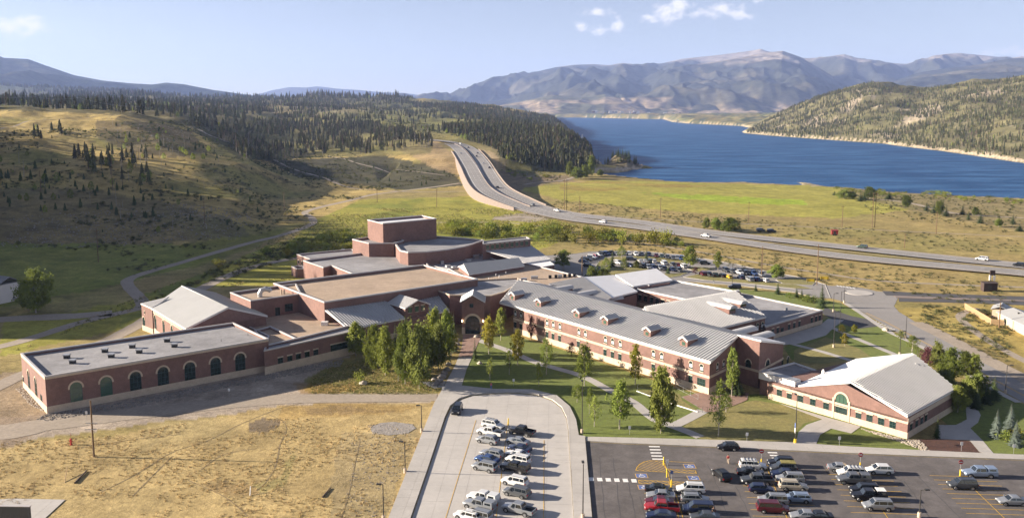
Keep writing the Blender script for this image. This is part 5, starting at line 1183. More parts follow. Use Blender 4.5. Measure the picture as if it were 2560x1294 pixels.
mb = MB(); mb.slab([(-2.6, -3.3, 2.5), (0, -3.3, 3.6), (0, 3.3, 3.6), (-2.6, 3.3, 2.5)], (0, 0, .15), M['roof_smooth']); mb.slab([(0, -3.3, 3.6), (2.6, -3.3, 2.5), (2.6, 3.3, 2.5), (0, 3.3, 3.6)], (0, 0, .15), M['roof_smooth']); mb.build('roof', M['roof_smooth'], sh_)
def board_fence(L, lab, h=1.9):
    t_ = thing('board_fence', lab, 'fence', tuple(L[0]), inworld=True); me_ = None
    bm_ = MB(); bm_.box(-.14, .14, -.02, .02, 0, h, M['wood_fence']); bme = bm_.mesh('board')
    for a, b in zip(L[:-1], L[1:]):
        d = (b - a); n = int(d.length / .30); d.normalize(); an = math.atan2(d.y, d.x)
        for i in range(n):
            p = a + d * (i + .5) * .30; o = bpy.data.objects.new('board', bme); COL.objects.link(o); o.parent = t_; o.matrix_parent_inverse = Matrix.Translation(-t_.location); o.location = (p.x, p.y, rnd.uniform(-.04, .03)); o.rotation_euler = (0, 0, an)
    return t_
board_fence([P(2411, 771), P(2478, 812), P(2512, 815)], 'tall cedar board fence around the yard beside the tan home')
# concrete pad and grey shed at the lower left corner
cpad = [(28, 1246), (163, 1249), (112, 1296), (100, 1330), (-40, 1330), (-20, 1250)]
paved('concrete_pad', gp(cpad), .10, M['concrete'], R(0), 3.4, 3.4)
g_ = thing('screen_wall', 'flat grey metal wall standing on the concrete pad in the corner', 'wall', tuple(P(28, 1318)), R(-2))
mb = MB()
mb.box(-9, 3.3, -.35, 0, 0, 3.6, M['siding_gray']); mb.build('wall', M['siding_gray'], g_); mb = MB(); mb.box(-9.1, 3.4, -.45, .1, 3.6, 3.7, M['coping']); mb.build('coping', M['coping'], g_)
mb = MB()
for i in range(40): mb.box(-8.9 + i * .31, -8.85 + i * .31, -.39, -.351, 0, 3.58, M['siding_gray'])
mb.build('rib', M['siding_gray'], g_, 'stuff')
M['maroon_box'] = mat('faded_red_paint', (.26, .035, .03), .6, ((1, .1),)); M['dark_wood'] = mat('dark_stained_wood', (.055, .035, .028), .9, ((2, .2),))
# red box trailer, kiosk, sign in the meadow
def small_box(name, lab, cat, px, py, w, d, h, m, rz=0, roof=None):
    t_ = thing(name, lab, cat, tuple(PT(px, py)), rz); mb = MB(); mb.box(-w / 2, w / 2, -d / 2, d / 2, .5 if cat == 'trailer' else 0, h, M[m]); mb.build('body', M[m], t_)
    mb = MB(); mb.slab([(-w / 2 - .2, -d / 2 - .2, h), (w / 2 + .2, -d / 2 - .2, h), (w / 2 + .2, d / 2 + .2, h + .25), (-w / 2 - .2, d / 2 + .2, h + .25)], (0, 0, .12), M[roof or m]); mb.build('roof', M[roof or m], t_)
    mb = MB(); mb.box(-w * .2, w * .1, -d / 2 - .04, -d / 2, .6, min(h - .3, 2.2), M['steel']); mb.build('door', M['steel'], t_)
    if cat == 'trailer':
        for x in (-.6, .6):
            for y in (-d / 2, d / 2): mb = MB(); mb.tube([(x, y - .1, .42), (x, y + .1, .42)], [.42, .42], 12, M['tyre']); mb.build('wheel', M['tyre'], t_)
    return t_
small_box('red_trailer', 'small bright red box trailer alone in the dry meadow', 'trailer', 2086, 588, 3.2, 2.1, 2.5, 'maroon_box', R(-10))
small_box('kiosk', 'dark brown wooden kiosk beside the gravel track by the highway', 'kiosk', 2472, 727, 4.6, 2.6, 2.9, 'dark_wood', R(-5))
sg = thing('roadside_sign', 'square dark sign on two white pillars beside the highway', 'sign', tuple(PT(2480, 701)), R(-5))
mb = MB(); mb.box(-.9, .9, -.2, .2, 2.0, 3.9, M['dark_wood']); mb.build('panel', M['dark_wood'], sg)
for k in (-1, 1): mb = MB(); mb.box(k * .75 - .3, k * .75 + .3, -.3, .3, 0, 1.99, M['white']); mb.build('pillar', M['white'], sg)
# roadside yellow barriers
for px, py, lab in ((2027, 708, 'yellow barrier panel nearer the rear car park beside the roundabout'), (2061, 702, 'yellow barrier panel nearer the highway beside the roundabout')):
    t_ = thing('barrier_panel', lab, 'barrier', tuple(P(px, py)), R(-8), 'yellow barrier panels by the roundabout')
    mb = MB(); mb.box(-1.5, 1.5, -.04, .04, .7, 1.7, M['yellow_post']); mb.build('panel', M['yellow_post'], t_)
    for x in (-1.2, 1.2): mb = MB(); mb.box(x - .06, x + .06, -.1, -.041, 0, 1.7, M['steel']); mb.build('post', M['steel'], t_)

# ---------------------------------------------------------------- poles, lamps, signs
def lamp_post(px, py, h, lab, rz=0, m='steel', basem=None, arm=1.2, group='lamp posts around the school'):
    t_ = thing('street_lamp', lab, 'lamp post', tuple(PT(px, py)), rz, group)
    mb = MB(); mb.tube([(0, 0, .85), (0, 0, h)], [.10, .065], 8, M[m]); mb.build('pole', M[m], t_)
    mb = MB(); mb.tube([(0, 0, -.1), (0, 0, .86)], [.30, .28], 12, M[basem or 'stone']); mb.build('base', M[basem or 'stone'], t_)
    mb = MB(); mb.tube([(0, 0, h - .1), (arm * .6, 0, h - .02)], [.04, .04], 6, M[m]); mb.build('arm', M[m], t_)
    mb = MB(); mb.box(arm * .5, arm * .5 + .75, -.2, .2, h - .08, h + .08, M[m]); mb.build('lamp_head', M[m], t_)
    return t_
lamp_post(1455, 1082, 10.5, 'tall dark lamp post at the lawn corner beside the concrete lot', R(90))
lamp_post(1457, 1296, 9.0, 'tall lamp post on the walk between the two front lots', R(90))
lp = lamp_post(1988, 1107, 9.5, 'lamp post with a blue banner in front of the south hall walk', R(90), basem='yellow_post')
mb = MB(); mb.box(.08, .62, -.02, .02, 2.9, 3.9, M['blue']); mb.build('banner', M['blue'], lp); mb = MB(); mb.box(.08, .62, -.02, .02, 1.9, 2.88, M['white']); mb.build('notice', M['white'], lp)
lamp_post(2298, 1292, 4.6, 'lamp post standing among stalls of the asphalt lot', 0)
lamp_post(2110, 757, 6.5, 'lamp post on the verge beside the roundabout', 0)
lamp_post(2264, 845, 6.5, 'lamp post on the verge halfway down the east road', 0)
lamp_post(2083, 779, 6.0, 'short lamp post behind the north-east flat roof', 0)
lamp_post(2099, 830, 12, 'tall dark lamp post beside the shaded terrace', 0)
lamp_post(2084, 868, 10, 'dark lamp post on the small lawn between the two walks', 0)
lamp_post(2249, 888, 6.5, 'lamp post on the grass behind the south hall', 0)
lamp_post(2513, 982, 6.5, 'lamp post beside the tree-shaded part of the east road', 0)
lamp_post(1005 + 8, 1181, 5.8, 'slim dark lamp post midway along the left walk of the concrete lot', R(180), arm=.5)
lamp_post(1054, 1080, 5.6, 'slim dark lamp post nearest the tree group by the concrete lot', R(180), arm=.5)
lamp_post(959, 1300, 6.0, 'slim dark lamp post at the lower end of the left walk', R(180), arm=.5)
lamp_post(1830, 720, 9, 'lamp post beside the flat rear roofs and the drive', 0)
lamp_post(1902, 692, 9, 'lamp post inside the rear car park among the parked cars', 0)
def utility_pole(px, py, h, lab, arms=1, g='wooden utility poles', n=1, rz=0):
    t_ = thing('utility_pole', lab, 'utility pole', tuple(PT(px, py)), rz, g)
    for i in range(n): mb = MB(); mb.tube([(i * 1.4, 0, -.3), (i * 1.4, 0, h)], [.19, .13], 8, M['wood']); mb.build('pole', M['wood'], t_)
    for k in range(arms): mb = MB(); mb.box(-1.1, 1.1 + (n - 1) * 1.4, -.06, .06, h - .9 - k * 1.0, h - .75 - k * 1.0, M['wood']); mb.build('crossarm', M['wood'], t_)
    return t_
up_ = utility_pole(235, 1141, 10.8, 'thick wooden utility pole in the dry field in front of the arched wing', 0)
mb = MB(); mb.box(-1.1, 1.1, -.2, -.12, 6.5, 6.62, M['galv']); mb.build('crossarm', M['galv'], up_); mb = MB(); mb.box(-1.3, .9, -.2, -.12, 5.3, 5.42, M['galv']); mb.build('crossarm', M['galv'], up_)
for px, py, h, lab in ((1411, 526, 20, 'pair of tall dark poles beyond the highway bend'), (2180, 568, 19, 'pair of tall dark poles in the dry meadow near the lakeside pines')): utility_pole(px, py, h, lab, 1, 'tall twin poles', 2)
for px, py, h, lab in ((1449, 534, 11, 'wooden pole right of the twin poles beyond the highway bend'), (1651, 544, 12, 'wooden pole in the green meadow beyond the highway'), (1871, 556, 12, 'wooden pole just beyond the roadside tree clump'), (2105, 568, 12, 'wooden pole between the red trailer and the twin poles'),
                        (2340, 586, 12, 'wooden pole in the right-hand dry meadow'), (2261, 620, 7, 'short pale post in the dry meadow beyond the highway'), (711, 526, 12, 'wooden pole at the foot of the left hill near the path'), (1092, 518, 12, 'wooden pole in the green meadow left of the retaining wall'), (943, 506, 10, 'wooden pole beside the path bend under the dark slope'),
                        (246, 655, 14, 'wooden pole low on the shaded hillside'), (512, 560, 12, 'wooden pole on the broken slope above the path'), (282, 476, 20, 'tall bare pole high on the left hillside'), (2042, 712, 15, 'wooden pole between the two yellow barriers'), (2497, 823, 8, 'thick pole in front of the tan home'),
                        (1904, 693, 12, 'thin tall pole at the edge of the rear lot'), (1455, 690, 8, 'white flagpole by the rear car park behind the brown roof'), (103, 488, 14, 'bare leaning pole on the lower left hillside')):
    utility_pole(px, py, h, lab, 0 if 'flag' in lab or 'post' in lab or 'bare' in lab else 1)
def wire(a, b, sag=1.5, r=.03):
    mb = MB(); n = 10; a = Vector(a); b = Vector(b); mb.tube([a.lerp(b, i / n) - Vector((0, 0, sag * 4 * (i / n) * (1 - i / n))) for i in range(n + 1)], [r] * (n + 1), 3, M['galv'], cap=False); return mb
def wire_thing(pp, lab):
    t_ = thing('power_line', lab, 'power line', tuple(pp[0]), inworld=True)
    for a, b in zip(pp[:-1], pp[1:]): wire(a, b, 2.0, .05).build('wire', M['galv'], t_)
wire_thing([PT(-60, 300) + Vector((0, 0, 22)), PT(85, 300) + Vector((0, 0, 20)), PT(200, 300) + Vector((0, 0, 19)), PT(350, 300) + Vector((0, 0, 12))], 'pale power line sagging above the crest of the left hill')
def road_sign(px, py, lab, kind='white', h=2.1):
    t_ = thing('post_sign', lab, 'sign', tuple(PT(px, py)), 0, 'small signs on posts')
    if kind == 'noentry':
        mb = MB(); mb.tube([(0, 0, 0), (0, 0, 1.15)], [.11, .11], 8, M['yellow_post']); mb.build('bollard', M['yellow_post'], t_); mb = MB(); mb.tube([(0, 0, 1.15), (0, 0, 2.5)], [.03, .03], 6, M['galv']); mb.build('post', M['galv'], t_)
        mb = MB(); mb.tube([(0, -.05, 2.6), (0, -.02, 2.6)], [.40, .40], 20, M['red']); mb.build('panel', M['red'], t_); mb = MB(); mb.box(-.28, .28, -.07, -.051, 2.53, 2.67, M['white']); mb.build('bar', M['white'], t_)
    else:
        mb = MB(); mb.tube([(0, 0, 0), (0, 0, h)], [.03, .03], 6, M['galv']); mb.build('post', M['galv'], t_); mb = MB(); mb.box(-.25, .25, -.05, -.03, h - .5, h + .15, M['blue' if kind == 'blue' else 'white']); mb.build('panel', M['blue' if kind == 'blue' else 'white'], t_)
for px, py, lab in ((1903, 1161, 'red round no-entry sign on a yellow bollard at the first stall row'), (2150, 1170, 'red round no-entry sign on a yellow bollard at the middle stall row'), (2400, 1189, 'red round no-entry sign on a yellow bollard at the last stall row')): road_sign(px, py, lab, 'noentry')
for px, py, lab, k in ((1284, 965, 'small white sign at the lawn edge above the concrete lot', 'white'), (1574, 1086, 'small sign on the kerb lawn left of the big aspen', 'white'), (1867, 1103, 'small sign on the lawn above the driving dark car', 'white'), (2098, 1113, 'small sign on the lawn in front of the south hall', 'white'), (2403, 1127, 'small sign at the bark mulch bed', 'white'), (2534, 1133, 'small sign by the blue spruces', 'white'),
                       (217, 1048, 'small grey sign beside the utility pole by the arched wing', 'white'), (573, 990, 'small sign in the shadow of the arched wing', 'white'), (1668, 1172, 'small white accessible-stall sign at the hatched bay', 'white'), (1679, 1200, 'small blue accessible-stall sign at the second hatched bay', 'blue'), (1108, 986, 'white post at the top of the entrance walk', 'white'), (1784, 712, 'red and white sign beside the rear drive', 'white')): road_sign(px, py, lab, k, 1.7)
for px, py, lab in ((1659, 1162, 'yellow bollard at the tip of the hatched bay'), (1667, 1192, 'yellow bollard at the second hatched bay'), (1678, 1220, 'yellow bollard at the third hatched bay'), (1271, 1063, 'tall yellow bollard beside the black pickup')):
    t_ = thing('bollard', lab, 'bollard', tuple(P(px, py)), 0, 'yellow bollards at the accessible stalls'); mb = MB(); mb.tube([(0, 0, 0), (0, 0, 1.5), (0, 0, 1.62)], [.11, .11, .04], 10, M['yellow_post']); mb.build('post', M['yellow_post'], t_); mb = MB(); mb.tube([(0, 0, -.02), (0, 0, .03)], [.16, .16], 10, M['galv']); mb.build('base', M['galv'], t_)
hy = thing('fire_hydrant', 'red fire hydrant on the gravel beside the utility pole', 'hydrant', tuple(PT(178, 1111)))
mb = MB(); mb.tube([(0, 0, 0), (0, 0, .12), (0, 0, .13), (0, 0, .95), (0, 0, 1.0), (0, 0, 1.2), (0, 0, 1.3)], [.26, .26, .17, .17, .22, .18, .05], 12, M['red']); mb.build('body', M['red'], hy)
mb = MB(); mb.tube([(-.36, 0, .75), (.36, 0, .75)], [.09, .09], 8, M['red']); mb.build('outlet', M['red'], hy); mb = MB(); mb.tube([(0, 0, 1.3), (0, 0, 2.3)], [.02, .02], 5, M['red']); mb.build('marker_rod', M['red'], hy)
def stake(px, py, px2, py2, lab, r=.07, m='white'):
    a, b = PT(px, py), PT(px2, py2); t_ = thing('stake', lab, 'stake', tuple(a), inworld=True); mb = MB(); mb.tube([a, a + (b - a) * .6 + Vector((0, 0, 1.0))], [r, r], 6, M[m]); mb.build('rod', M[m], t_)
stake(625, 1238, 628, 1222, 'white stake standing in the dry field'); stake(162, 1205, 173, 1162, 'pale plank leaning in the dug field', .06, 'wood_fence')
def log(px, py, px2, py2, lab, r=.13, m='bark_dark'):
    a, b = PT(px, py), PT(px2, py2); t_ = MB(); t_.tube([a + Vector((0, 0, r)), b + Vector((0, 0, r))], [r, r * .8], 7, M[m]); tag(t_.build('log', M[m]), lab, 'log')
log(187, 1208, 217, 1177, 'dark log lying in the dug part of the field', .16); log(806, 1243, 826, 1220, 'bent dark log near the middle of the dry field'); 
# fence round the little garden on the lawn
def rail_fence(L, lab, h=1.3, m='galv'):
    t_ = thing('rail_fence', lab, 'fence', tuple(L[0]), inworld=True)
    for a, b in zip(L[:-1], L[1:]):
        d = b - a; n = max(2, int(d.length / 2.4))
        for i in range(n + 1): p = a + d * (i / n); mb = MB(); mb.tube([p, p + Vector((0, 0, h))], [.03, .03], 5, M[m]); mb.build('post', M[m], t_)
        for z in (.3, h - .05): mb = MB(); mb.tube([a + Vector((0, 0, z)), b + Vector((0, 0, z))], [.02, .02], 4, M[m]); mb.build('rail', M[m], t_)
rail_fence(gp([(1594, 972), (1690, 972), (1745, 1000)]), 'thin grey wire fence at the back of the little garden'); rail_fence(gp([(1745, 1029), (1768, 1033), (1790, 1025)]), 'dark metal railing at the terrace gate', 1.4, 'steel')
mb = MB(); mb.tube([p + Vector((0, 0, .12)) for p in gp([(1592, 978), (1640, 996), (1690, 1013), (1744, 1030)])], [.13] * 4, 6, M['white']); tag(mb.build('garden_edging', M['white']), 'low white edging rail of the little garden on the lawn', 'edging')
sheet('garden_bed', gp([(1594, 975), (1660, 975), (1700, 985), (1705, 1000), (1745, 1026), (1690, 1011), (1640, 994)]), .055, M['dry_lawn'])
# boulders
def boulder(px, py, r, lab=None, m='rock', g='boulders beside the entrance walk', seed=0):
    q_ = random.Random(seed); bm_ = bmesh.new(); bmesh.ops.create_icosphere(bm_, subdivisions=2, radius=r)
    for v in bm_.verts: v.co *= 1 + q_.uniform(-.18, .18); v.co.z *= .65
    me_ = bpy.data.meshes.new('boulder'); bm_.to_mesh(me_); bm_.free(); me_.materials.append(M[m]); p = PT(px, py); o = obj('boulder', me_, None, None, (p.x, p.y, p.z + r * .25)); tag(o, lab or 'rough boulder bordering the entrance walk by the tree group', 'boulder', g)
for i, (px, py, r) in enumerate(((1144, 852, .9), (1143, 862, .8), (1141, 872, .7), (1104, 945, 1.1), (1098, 955, 1.0), (1110, 935, .9), (1117, 925, .9), (1090, 961, .8), (1085, 950, .7), (1121, 912, .8), (1105, 962, .7))): boulder(px, py, r, seed=i)
for i, (px, py, r, lab) in enumerate(((908, 959, .9, 'pale boulder pile beside the yellow bush near the tree group'), (1191, 843, .8, 'white stone at the start of the lawn path'), (2214, 826, 1.0, 'boulder on the verge beside the east road'), (1199, 909, .7, 'flat pale stone lying on the shaded lawn'))): boulder(px, py, r, lab, 'rock_pale', 'single pale boulders', 40 + i)
def rubble(name, poly, n, s0, s1, m, z=None, parent=None):
    """a spread of small stones, too many to count"""
    w_ = [PT(a, b) for a, b in poly]; xs = [p.x for p in w_]; ys_ = [p.y for p in w_]; pl_ = [(p.x, p.y) for p in w_]; mb = MB(); k = 0; q_ = random.Random(3)
    pts = []
    while len(pts) < n and k < n * 20:
        k += 1; x, y = q_.uniform(min(xs), max(xs)), q_.uniform(min(ys_), max(ys_))
        if pip(np.array([x]), np.array([y]), pl_)[0]: pts.append((x, y))
    zz_ = terr(np.array([p[0] for p in pts]), np.array([p[1] for p in pts]))
    for (x, y), z in zip(pts, zz_):
        s_ = q_.uniform(s0, s1); c = Vector((x, y, z)); R_ = [Vector((q_.uniform(.6, 1) * s_ * math.cos(a), q_.uniform(.6, 1) * s_ * math.sin(a), 0)) for a in (0, 1.25, 2.5, 3.8, 5)]
        top = c + Vector((q_.uniform(-.3, .3) * s_, q_.uniform(-.3, .3) * s_, s_ * q_.uniform(.5, .95))); vs = [c + r_ + Vector((0, 0, -.05)) for r_ in R_] + [c + r_ * .6 + Vector((0, 0, s_ * .5)) for r_ in R_] + [top]
        mb.idx(vs, [(i, (i + 1) % 5, 5 + (i + 1) % 5, 5 + i) for i in range(5)] + [(5 + i, 5 + (i + 1) % 5, 10) for i in range(5)], M[m])
    return mb.build(name, M[m], parent, 'stuff')
rubble('riprap', [(110, 1036), (300, 1005), (560, 955), (760, 915), (860, 900), (850, 915), (600, 962), (330, 1018), (118, 1052), (90, 1050)], 2200, .12, .34, 'rock')
rubble('riprap', [(40, 972), (60, 965), (112, 1030), (75, 1010)], 500, .12, .34, 'rock_pale')
rubble('riprap', [(2150, 1070), (2267, 1099), (2300, 1100), (2326, 1127), (2310, 1126), (2260, 1108), (2180, 1082)], 500, .12, .30, 'rock_pale')
rubble('scree', [(20, 540), (330, 520), (620, 560), (600, 600), (380, 610), (0, 620)], 900, .25, .7, 'rock')
rubble('scree', [(400, 500), (640, 540), (640, 570), (420, 540)], 260, .25, .7, 'rock')
rubble('scree', [(240, 300), (420, 310), (480, 335), (440, 380), (300, 370)], 250, .25, .7, 'rock')
rubble('field_stones', [(880, 1095), (1030, 1085), (1000, 1200), (940, 1290), (860, 1290)], 420, .06, .22, 'rock')
rubble('field_stones', [(920, 1060), (1035, 1058), (1020, 1085), (930, 1085)], 500, .08, .2, 'rock_pale')
# sailing boats
def sailboat(px, py, s_, lab):
    p = P(px, py, LAKE_Z); t_ = thing('sailboat', lab, 'sailboat', (p.x, p.y, LAKE_Z), R(20), 'sailing boats on the lake'); t_.scale = (s_, s_, s_)
    mb = MB(); st = [(-4, .5, .3), (-3, 1.1, .0), (0, 1.4, -.1), (3, .9, 0), (4.6, .05, .3)]; vs = []
    for x, w_, zb in st: vs += [(x, -w_, .95), (x, -w_ * .5, zb), (x, w_ * .5, zb), (x, w_, .95)]
    mb.idx(vs, [(4 * i + j, 4 * i + (j + 1) % 4, 4 * i + 4 + (j + 1) % 4, 4 * i + 4 + j) for i in range(4) for j in range(4)] + [(0, 1, 2, 3), (16, 17, 18, 19)], M['white']); mb.build('hull', M['white'], t_)
    mb = MB(); mb.tube([(.3, 0, .9), (.3, 0, 11.5)], [.09, .06], 6, M['galv']); mb.build('mast', M['galv'], t_)
    mb = MB(); mb.slab([(.15, 0, 1.8), (-3.6, .5, 1.8), (-1.2, .35, 7), (.15, 0, 11.2)], (0, .05, 0), M['white']); mb.build('mainsail', M['white'], t_)
    mb = MB(); mb.slab([(4.4, 0, 1.2), (.6, .4, 1.6), (.5, .05, 10)], (0, .05, 0), M['white']); mb.build('jib', M['white'], t_)
sailboat(1455, 348.5, 1.15, 'white sailboat close to the wooded shore'); 
for px, py, lab in ((1693, 306.5, 'distant white sailboat left of the far spit'), (1697, 306.5, 'distant white sailboat second from the far group'), (1712, 306, 'distant white sailboat in the middle of the far group'), (1716, 307, 'distant white sailboat right of the middle pair'), (1738, 307.5, 'distant white sailboat nearest the far spit')): sailboat(px, py, 1.5, lab)
# far town along the shore: small houses, one object each too small to show parts
q_ = random.Random(11)
def far_house(px, py, D, w_, h, c):
    p = PD(px, py, D); mb = MB(); mb.box(-w_, w_, -w_ * .6, w_ * .6, -12, h, c); mb.slab([(-w_ * 1.1, -w_ * .8, h), (w_ * 1.1, -w_ * .8, h), (w_ * 1.1, 0, h + w_ * .35), (-w_ * 1.1, 0, h + w_ * .35)], (0, 0, .3), M['roof_gray']); mb.slab([(-w_ * 1.1, w_ * .8, h), (-w_ * 1.1, 0, h + w_ * .35), (w_ * 1.1, 0, h + w_ * .35), (w_ * 1.1, w_ * .8, h)], (0, 0, .3), M['roof_gray'])
    o = mb.build('far_house', c); o.location = p; return o
for i in range(70):
    px = q_.choice([q_.uniform(1760, 1880), q_.uniform(1400, 1870), q_.uniform(1480, 1600)]); o = far_house(px, q_.uniform(285.5, 290.5) if px > 1700 else q_.uniform(279, 291), 6150 * DS if px > 1700 else 6120 * DS, q_.uniform(5, 14), q_.uniform(5, 9), M[q_.choice(['siding', 'white_trim', 'wood', 'brick', 'white_trim'])]); tag(o, 'tiny distant house in the town across the lake', 'house', 'houses of the town across the lake')
# ---------------------------------------------------------------- vehicles
CP = {}
def paint_mat(name, c, metal=.3):
    if name not in CP: CP[name] = mat('car_paint_' + name, c, .32, metal=metal, coat=.6, spec=.5)
    return CP[name]
PAINT = {'white': (.60, .595, .58), 'silver': (.31, .32, .33), 'gray': (.14, .145, .15), 'darkgray': (.075, .08, .085), 'black': (.012, .012, .014), 'navy': (.015, .025, .07), 'blue': (.03, .07, .20), 'red': (.26, .012, .016), 'maroon': (.12, .012, .022), 'green': (.05, .08, .06), 'tan': (.42, .37, .28), 'yellow': (.62, .42, .03), 'lightblue': (.28, .35, .46)}
# type: length, width, hood height, belt height, roof height, hood end, windscreen top, roof end, tail bottom, clearance, wheel radius
TYPES = {'sedan': (4.75, 1.82, .92, .98, 1.44, 1.05, .35, -.95, -1.65, .30, .33), 'suv': (4.75, 1.88, 1.08, 1.16, 1.76, 1.15, .62, -2.05, -2.22, .36, .37), 'wagon': (4.7, 1.8, .95, 1.0, 1.52, 1.1, .45, -1.85, -2.2, .30, .33),
         'crossover': (4.6, 1.86, 1.02, 1.08, 1.66, 1.15, .45, -1.55, -2.1, .34, .36), 'van': (5.1, 1.98, 1.1, 1.15, 1.82, 1.55, .85, -2.2, -2.42, .32, .35), 'pickup': (5.6, 1.95, 1.15, 1.2, 1.85, 1.2, .75, -.75, -.95, .45, .40), 'hatch': (4.1, 1.75, .95, 1.0, 1.5, 1.0, .45, -1.35, -1.9, .30, .32)}
TYPES['topper'] = TYPES['pickup']
CM = {}
def car_parts(kind):
    """meshes of one kind of car; x forward, origin on the ground"""
    if kind in CM: return CM[kind]
    L, Wd, hh, hb, hr, xh, xw, xr, xt, cl, wr = TYPES[kind]; w = Wd / 2; f = L / 2; parts = {}
    PM = '__paint__'
    def loft(st, mb, m):
        vs = []; n = None
        for x, ring_ in st: vs += [(x, y, z) for y, z in ring_]; n = len(ring_)
        fs = [(i * n + j, i * n + (j + 1) % n, (i + 1) * n + (j + 1) % n, (i + 1) * n + j) for i in range(len(st) - 1) for j in range(n)]
        fs += [tuple(range(n))[::-1], tuple(range(len(vs) - n, len(vs)))]
        mb.idx(vs, [fc[::-1] for fc in fs], m)
    def rg(wb, wm, ws, wt, z0, zm, zs, zt): return [(-wb, z0), (-wm, zm), (-ws, zs), (-wt, zt), (wt, zt), (ws, zs), (wm, zm), (wb, z0)]
    body = MB(); tb = hb if kind not in ('pickup', 'topper') else hb + .02
    st = [(-f, rg(w * .82, w * .88, w * .86, w * .7, cl + .18, cl + .35, tb - .22, tb - .12)), (-f + .12, rg(w * .9, w * .97, w * .95, w * .8, cl + .06, cl + .35, tb - .08, tb - .01)), (-f + .8, rg(w * .94, w, w * .97, w * .84, cl, cl + .4, tb - .06, tb)),
          (xh - .2, rg(w * .94, w, w * .97, w * .84, cl, cl + .4, hb - .06, hb)), (xh + .15, rg(w * .94, w, w * .96, w * .8, cl, cl + .4, hb - .09, hb - .02)), (f - .75, rg(w * .93, w * .98, w * .92, w * .74, cl, cl + .38, hh - .14, hh - .05)), (f - .2, rg(w * .88, w * .92, w * .84, w * .66, cl + .04, cl + .33, hh - .25, hh - .16)), (f, rg(w * .7, w * .76, w * .7, w * .55, cl + .12, cl + .3, hh - .40, hh - .34))]
    if kind in ('pickup', 'topper'):
        st = [s_ for s_ in st if s_[0] > -f + .9]; st.insert(0, (xt - .05, st[0][1]))
    loft(st, body, PM)
    if kind in ('pickup', 'topper'):                                  # open bed
        b0, b1 = -f + .02, xt - .03; zb = cl + .35
        for y0, y1 in ((-w * .97, -w * .86), (w * .86, w * .97)): body.box(b0, b1, y0, y1, cl + .08, hb - .04, PM)
        body.box(b0, b0 + .09, -w * .86, w * .86, cl + .2, hb - .04, PM); body.box(b0, b1, -w * .86, w * .86, zb - .1, zb, '__black__')
    wt = w * .74; wb_ = w * .90
    def cab(x0b, x0t, x1t, x1b, z0, z1, wtop, mb, m, wbot=wb_): mb.idx([(x0b, -wbot, z0), (x0b, wbot, z0), (x0t, -wtop, z1), (x0t, wtop, z1), (x1t, -wtop, z1), (x1t, wtop, z1), (x1b, -wbot, z0), (x1b, wbot, z0)], [(0, 1, 3, 2), (2, 3, 5, 4), (4, 5, 7, 6), (0, 2, 4, 6), (1, 7, 5, 3), (0, 6, 7, 1)], m)
    cab(xh, xw, xr, xt, hb - .03, hr - .06, wt + .03, body, PM); cab(xw + .02, xw - .10, xr + .14, xr - .03, hr - .07, hr, wt - .06, body, PM, wt + .02)
    if kind == 'topper': cab(xt - .12, xt - .16, -f + .16, -f + .04, hb - .05, hr - .04, w * .80, body, PM, w * .93)
    parts['body'] = body
    def pane(c4, off, nm):
        mb = MB(); c4 = [Vector(c) for c in c4]; cen = sum(c4, Vector()) / 4; n = (c4[1] - c4[0]).cross(c4[2] - c4[0]).normalized(); n = n if n.dot(Vector(off)) > 0 else -n
        mb.slab([c + n * .012 for c in c4], -n * .01, '__glass__'); parts.setdefault(nm, []).append(mb)
    zb, zt = hb + .01, hr - .12
    def sd(x0b, x1b, x0t, x1t, k):
        def yy_(z): return k * (wb_ + (wt + .03 - wb_) * (z - hb + .03) / (hr - hb - .03))
        pane([(x0b, yy_(zb), zb), (x1b, yy_(zb), zb), (x1t, yy_(zt), zt), (x0t, yy_(zt), zt)], (0, k, 0), 'side_window')
    fr_ = lambda z, xb, xt_: xb + (xt_ - xb) * (z - hb + .03) / (hr - hb - .03)
    F0, F1 = fr_(zb, xh, xw), fr_(zt, xh, xw); B0, B1 = fr_(zb, xt, xr), fr_(zt, xt, xr)
    long_ = kind in ('suv', 'wagon', 'van', 'crossover'); xm = (xh + xt) / 2 + (.55 if long_ else .1); x2 = xt + (B0 - xt) + (.95 if long_ else 0)
    for k in (-1, 1):
        sd(F0 - .12, xm + .05, F1 - .12, xm + .05, k)
        if long_: sd(xm - .05, x2 + .05, xm - .05, x2 + .05, k); sd(x2 - .05, B0 + .12, x2 - .05, B1 + .08, k)
        else: sd(xm - .05, B0 + .1, xm - .05, B1 + .1, k)
        if kind == 'topper':
            a = w * .93 - (w * .13) * .35; b_ = w * .93 - (w * .13) * .85; pane([(xt - .4, k * a, hb + .15), (-f + .4, k * a, hb + .15), (-f + .4, k * b_, hr - .2), (xt - .4, k * b_, hr - .2)], (0, k, 0), 'side_window')
    yb, yt = wb_ - .1, wt - .04
    pane([(fr_(zb, xh, xw), -yb, zb), (fr_(zb, xh, xw), yb, zb), (fr_(zt + .03, xh, xw), yt, zt + .03), (fr_(zt + .03, xh, xw), -yt, zt + .03)], (1, 0, .5), 'windscreen')
    pane([(B0, -yb, zb + .03), (B0, yb, zb + .03), (B1, yt, zt), (B1, -yt, zt)], (-1, 0, .4), 'rear_window')
    for k in (-1, 1):
        mb = MB(); mb.box(f - .34, f - .03, k * w * .62 - .17, k * w * .62 + .17, hh - .42, hh - .24, '__lamp__'); parts.setdefault('headlight', []).append(mb)
        mb = MB(); mb.box(-f - .015, -f + .16, k * w * .78 - .13, k * w * .78 + .13, tb - .42, tb - .14, '__tail__'); parts.setdefault('taillight', []).append(mb)
        mb = MB(); mb.box(xh - .35, xh - .15, k * (w + .02), k * (w + .2), hb + .0, hb + .15, PM); parts.setdefault('mirror', []).append(mb)
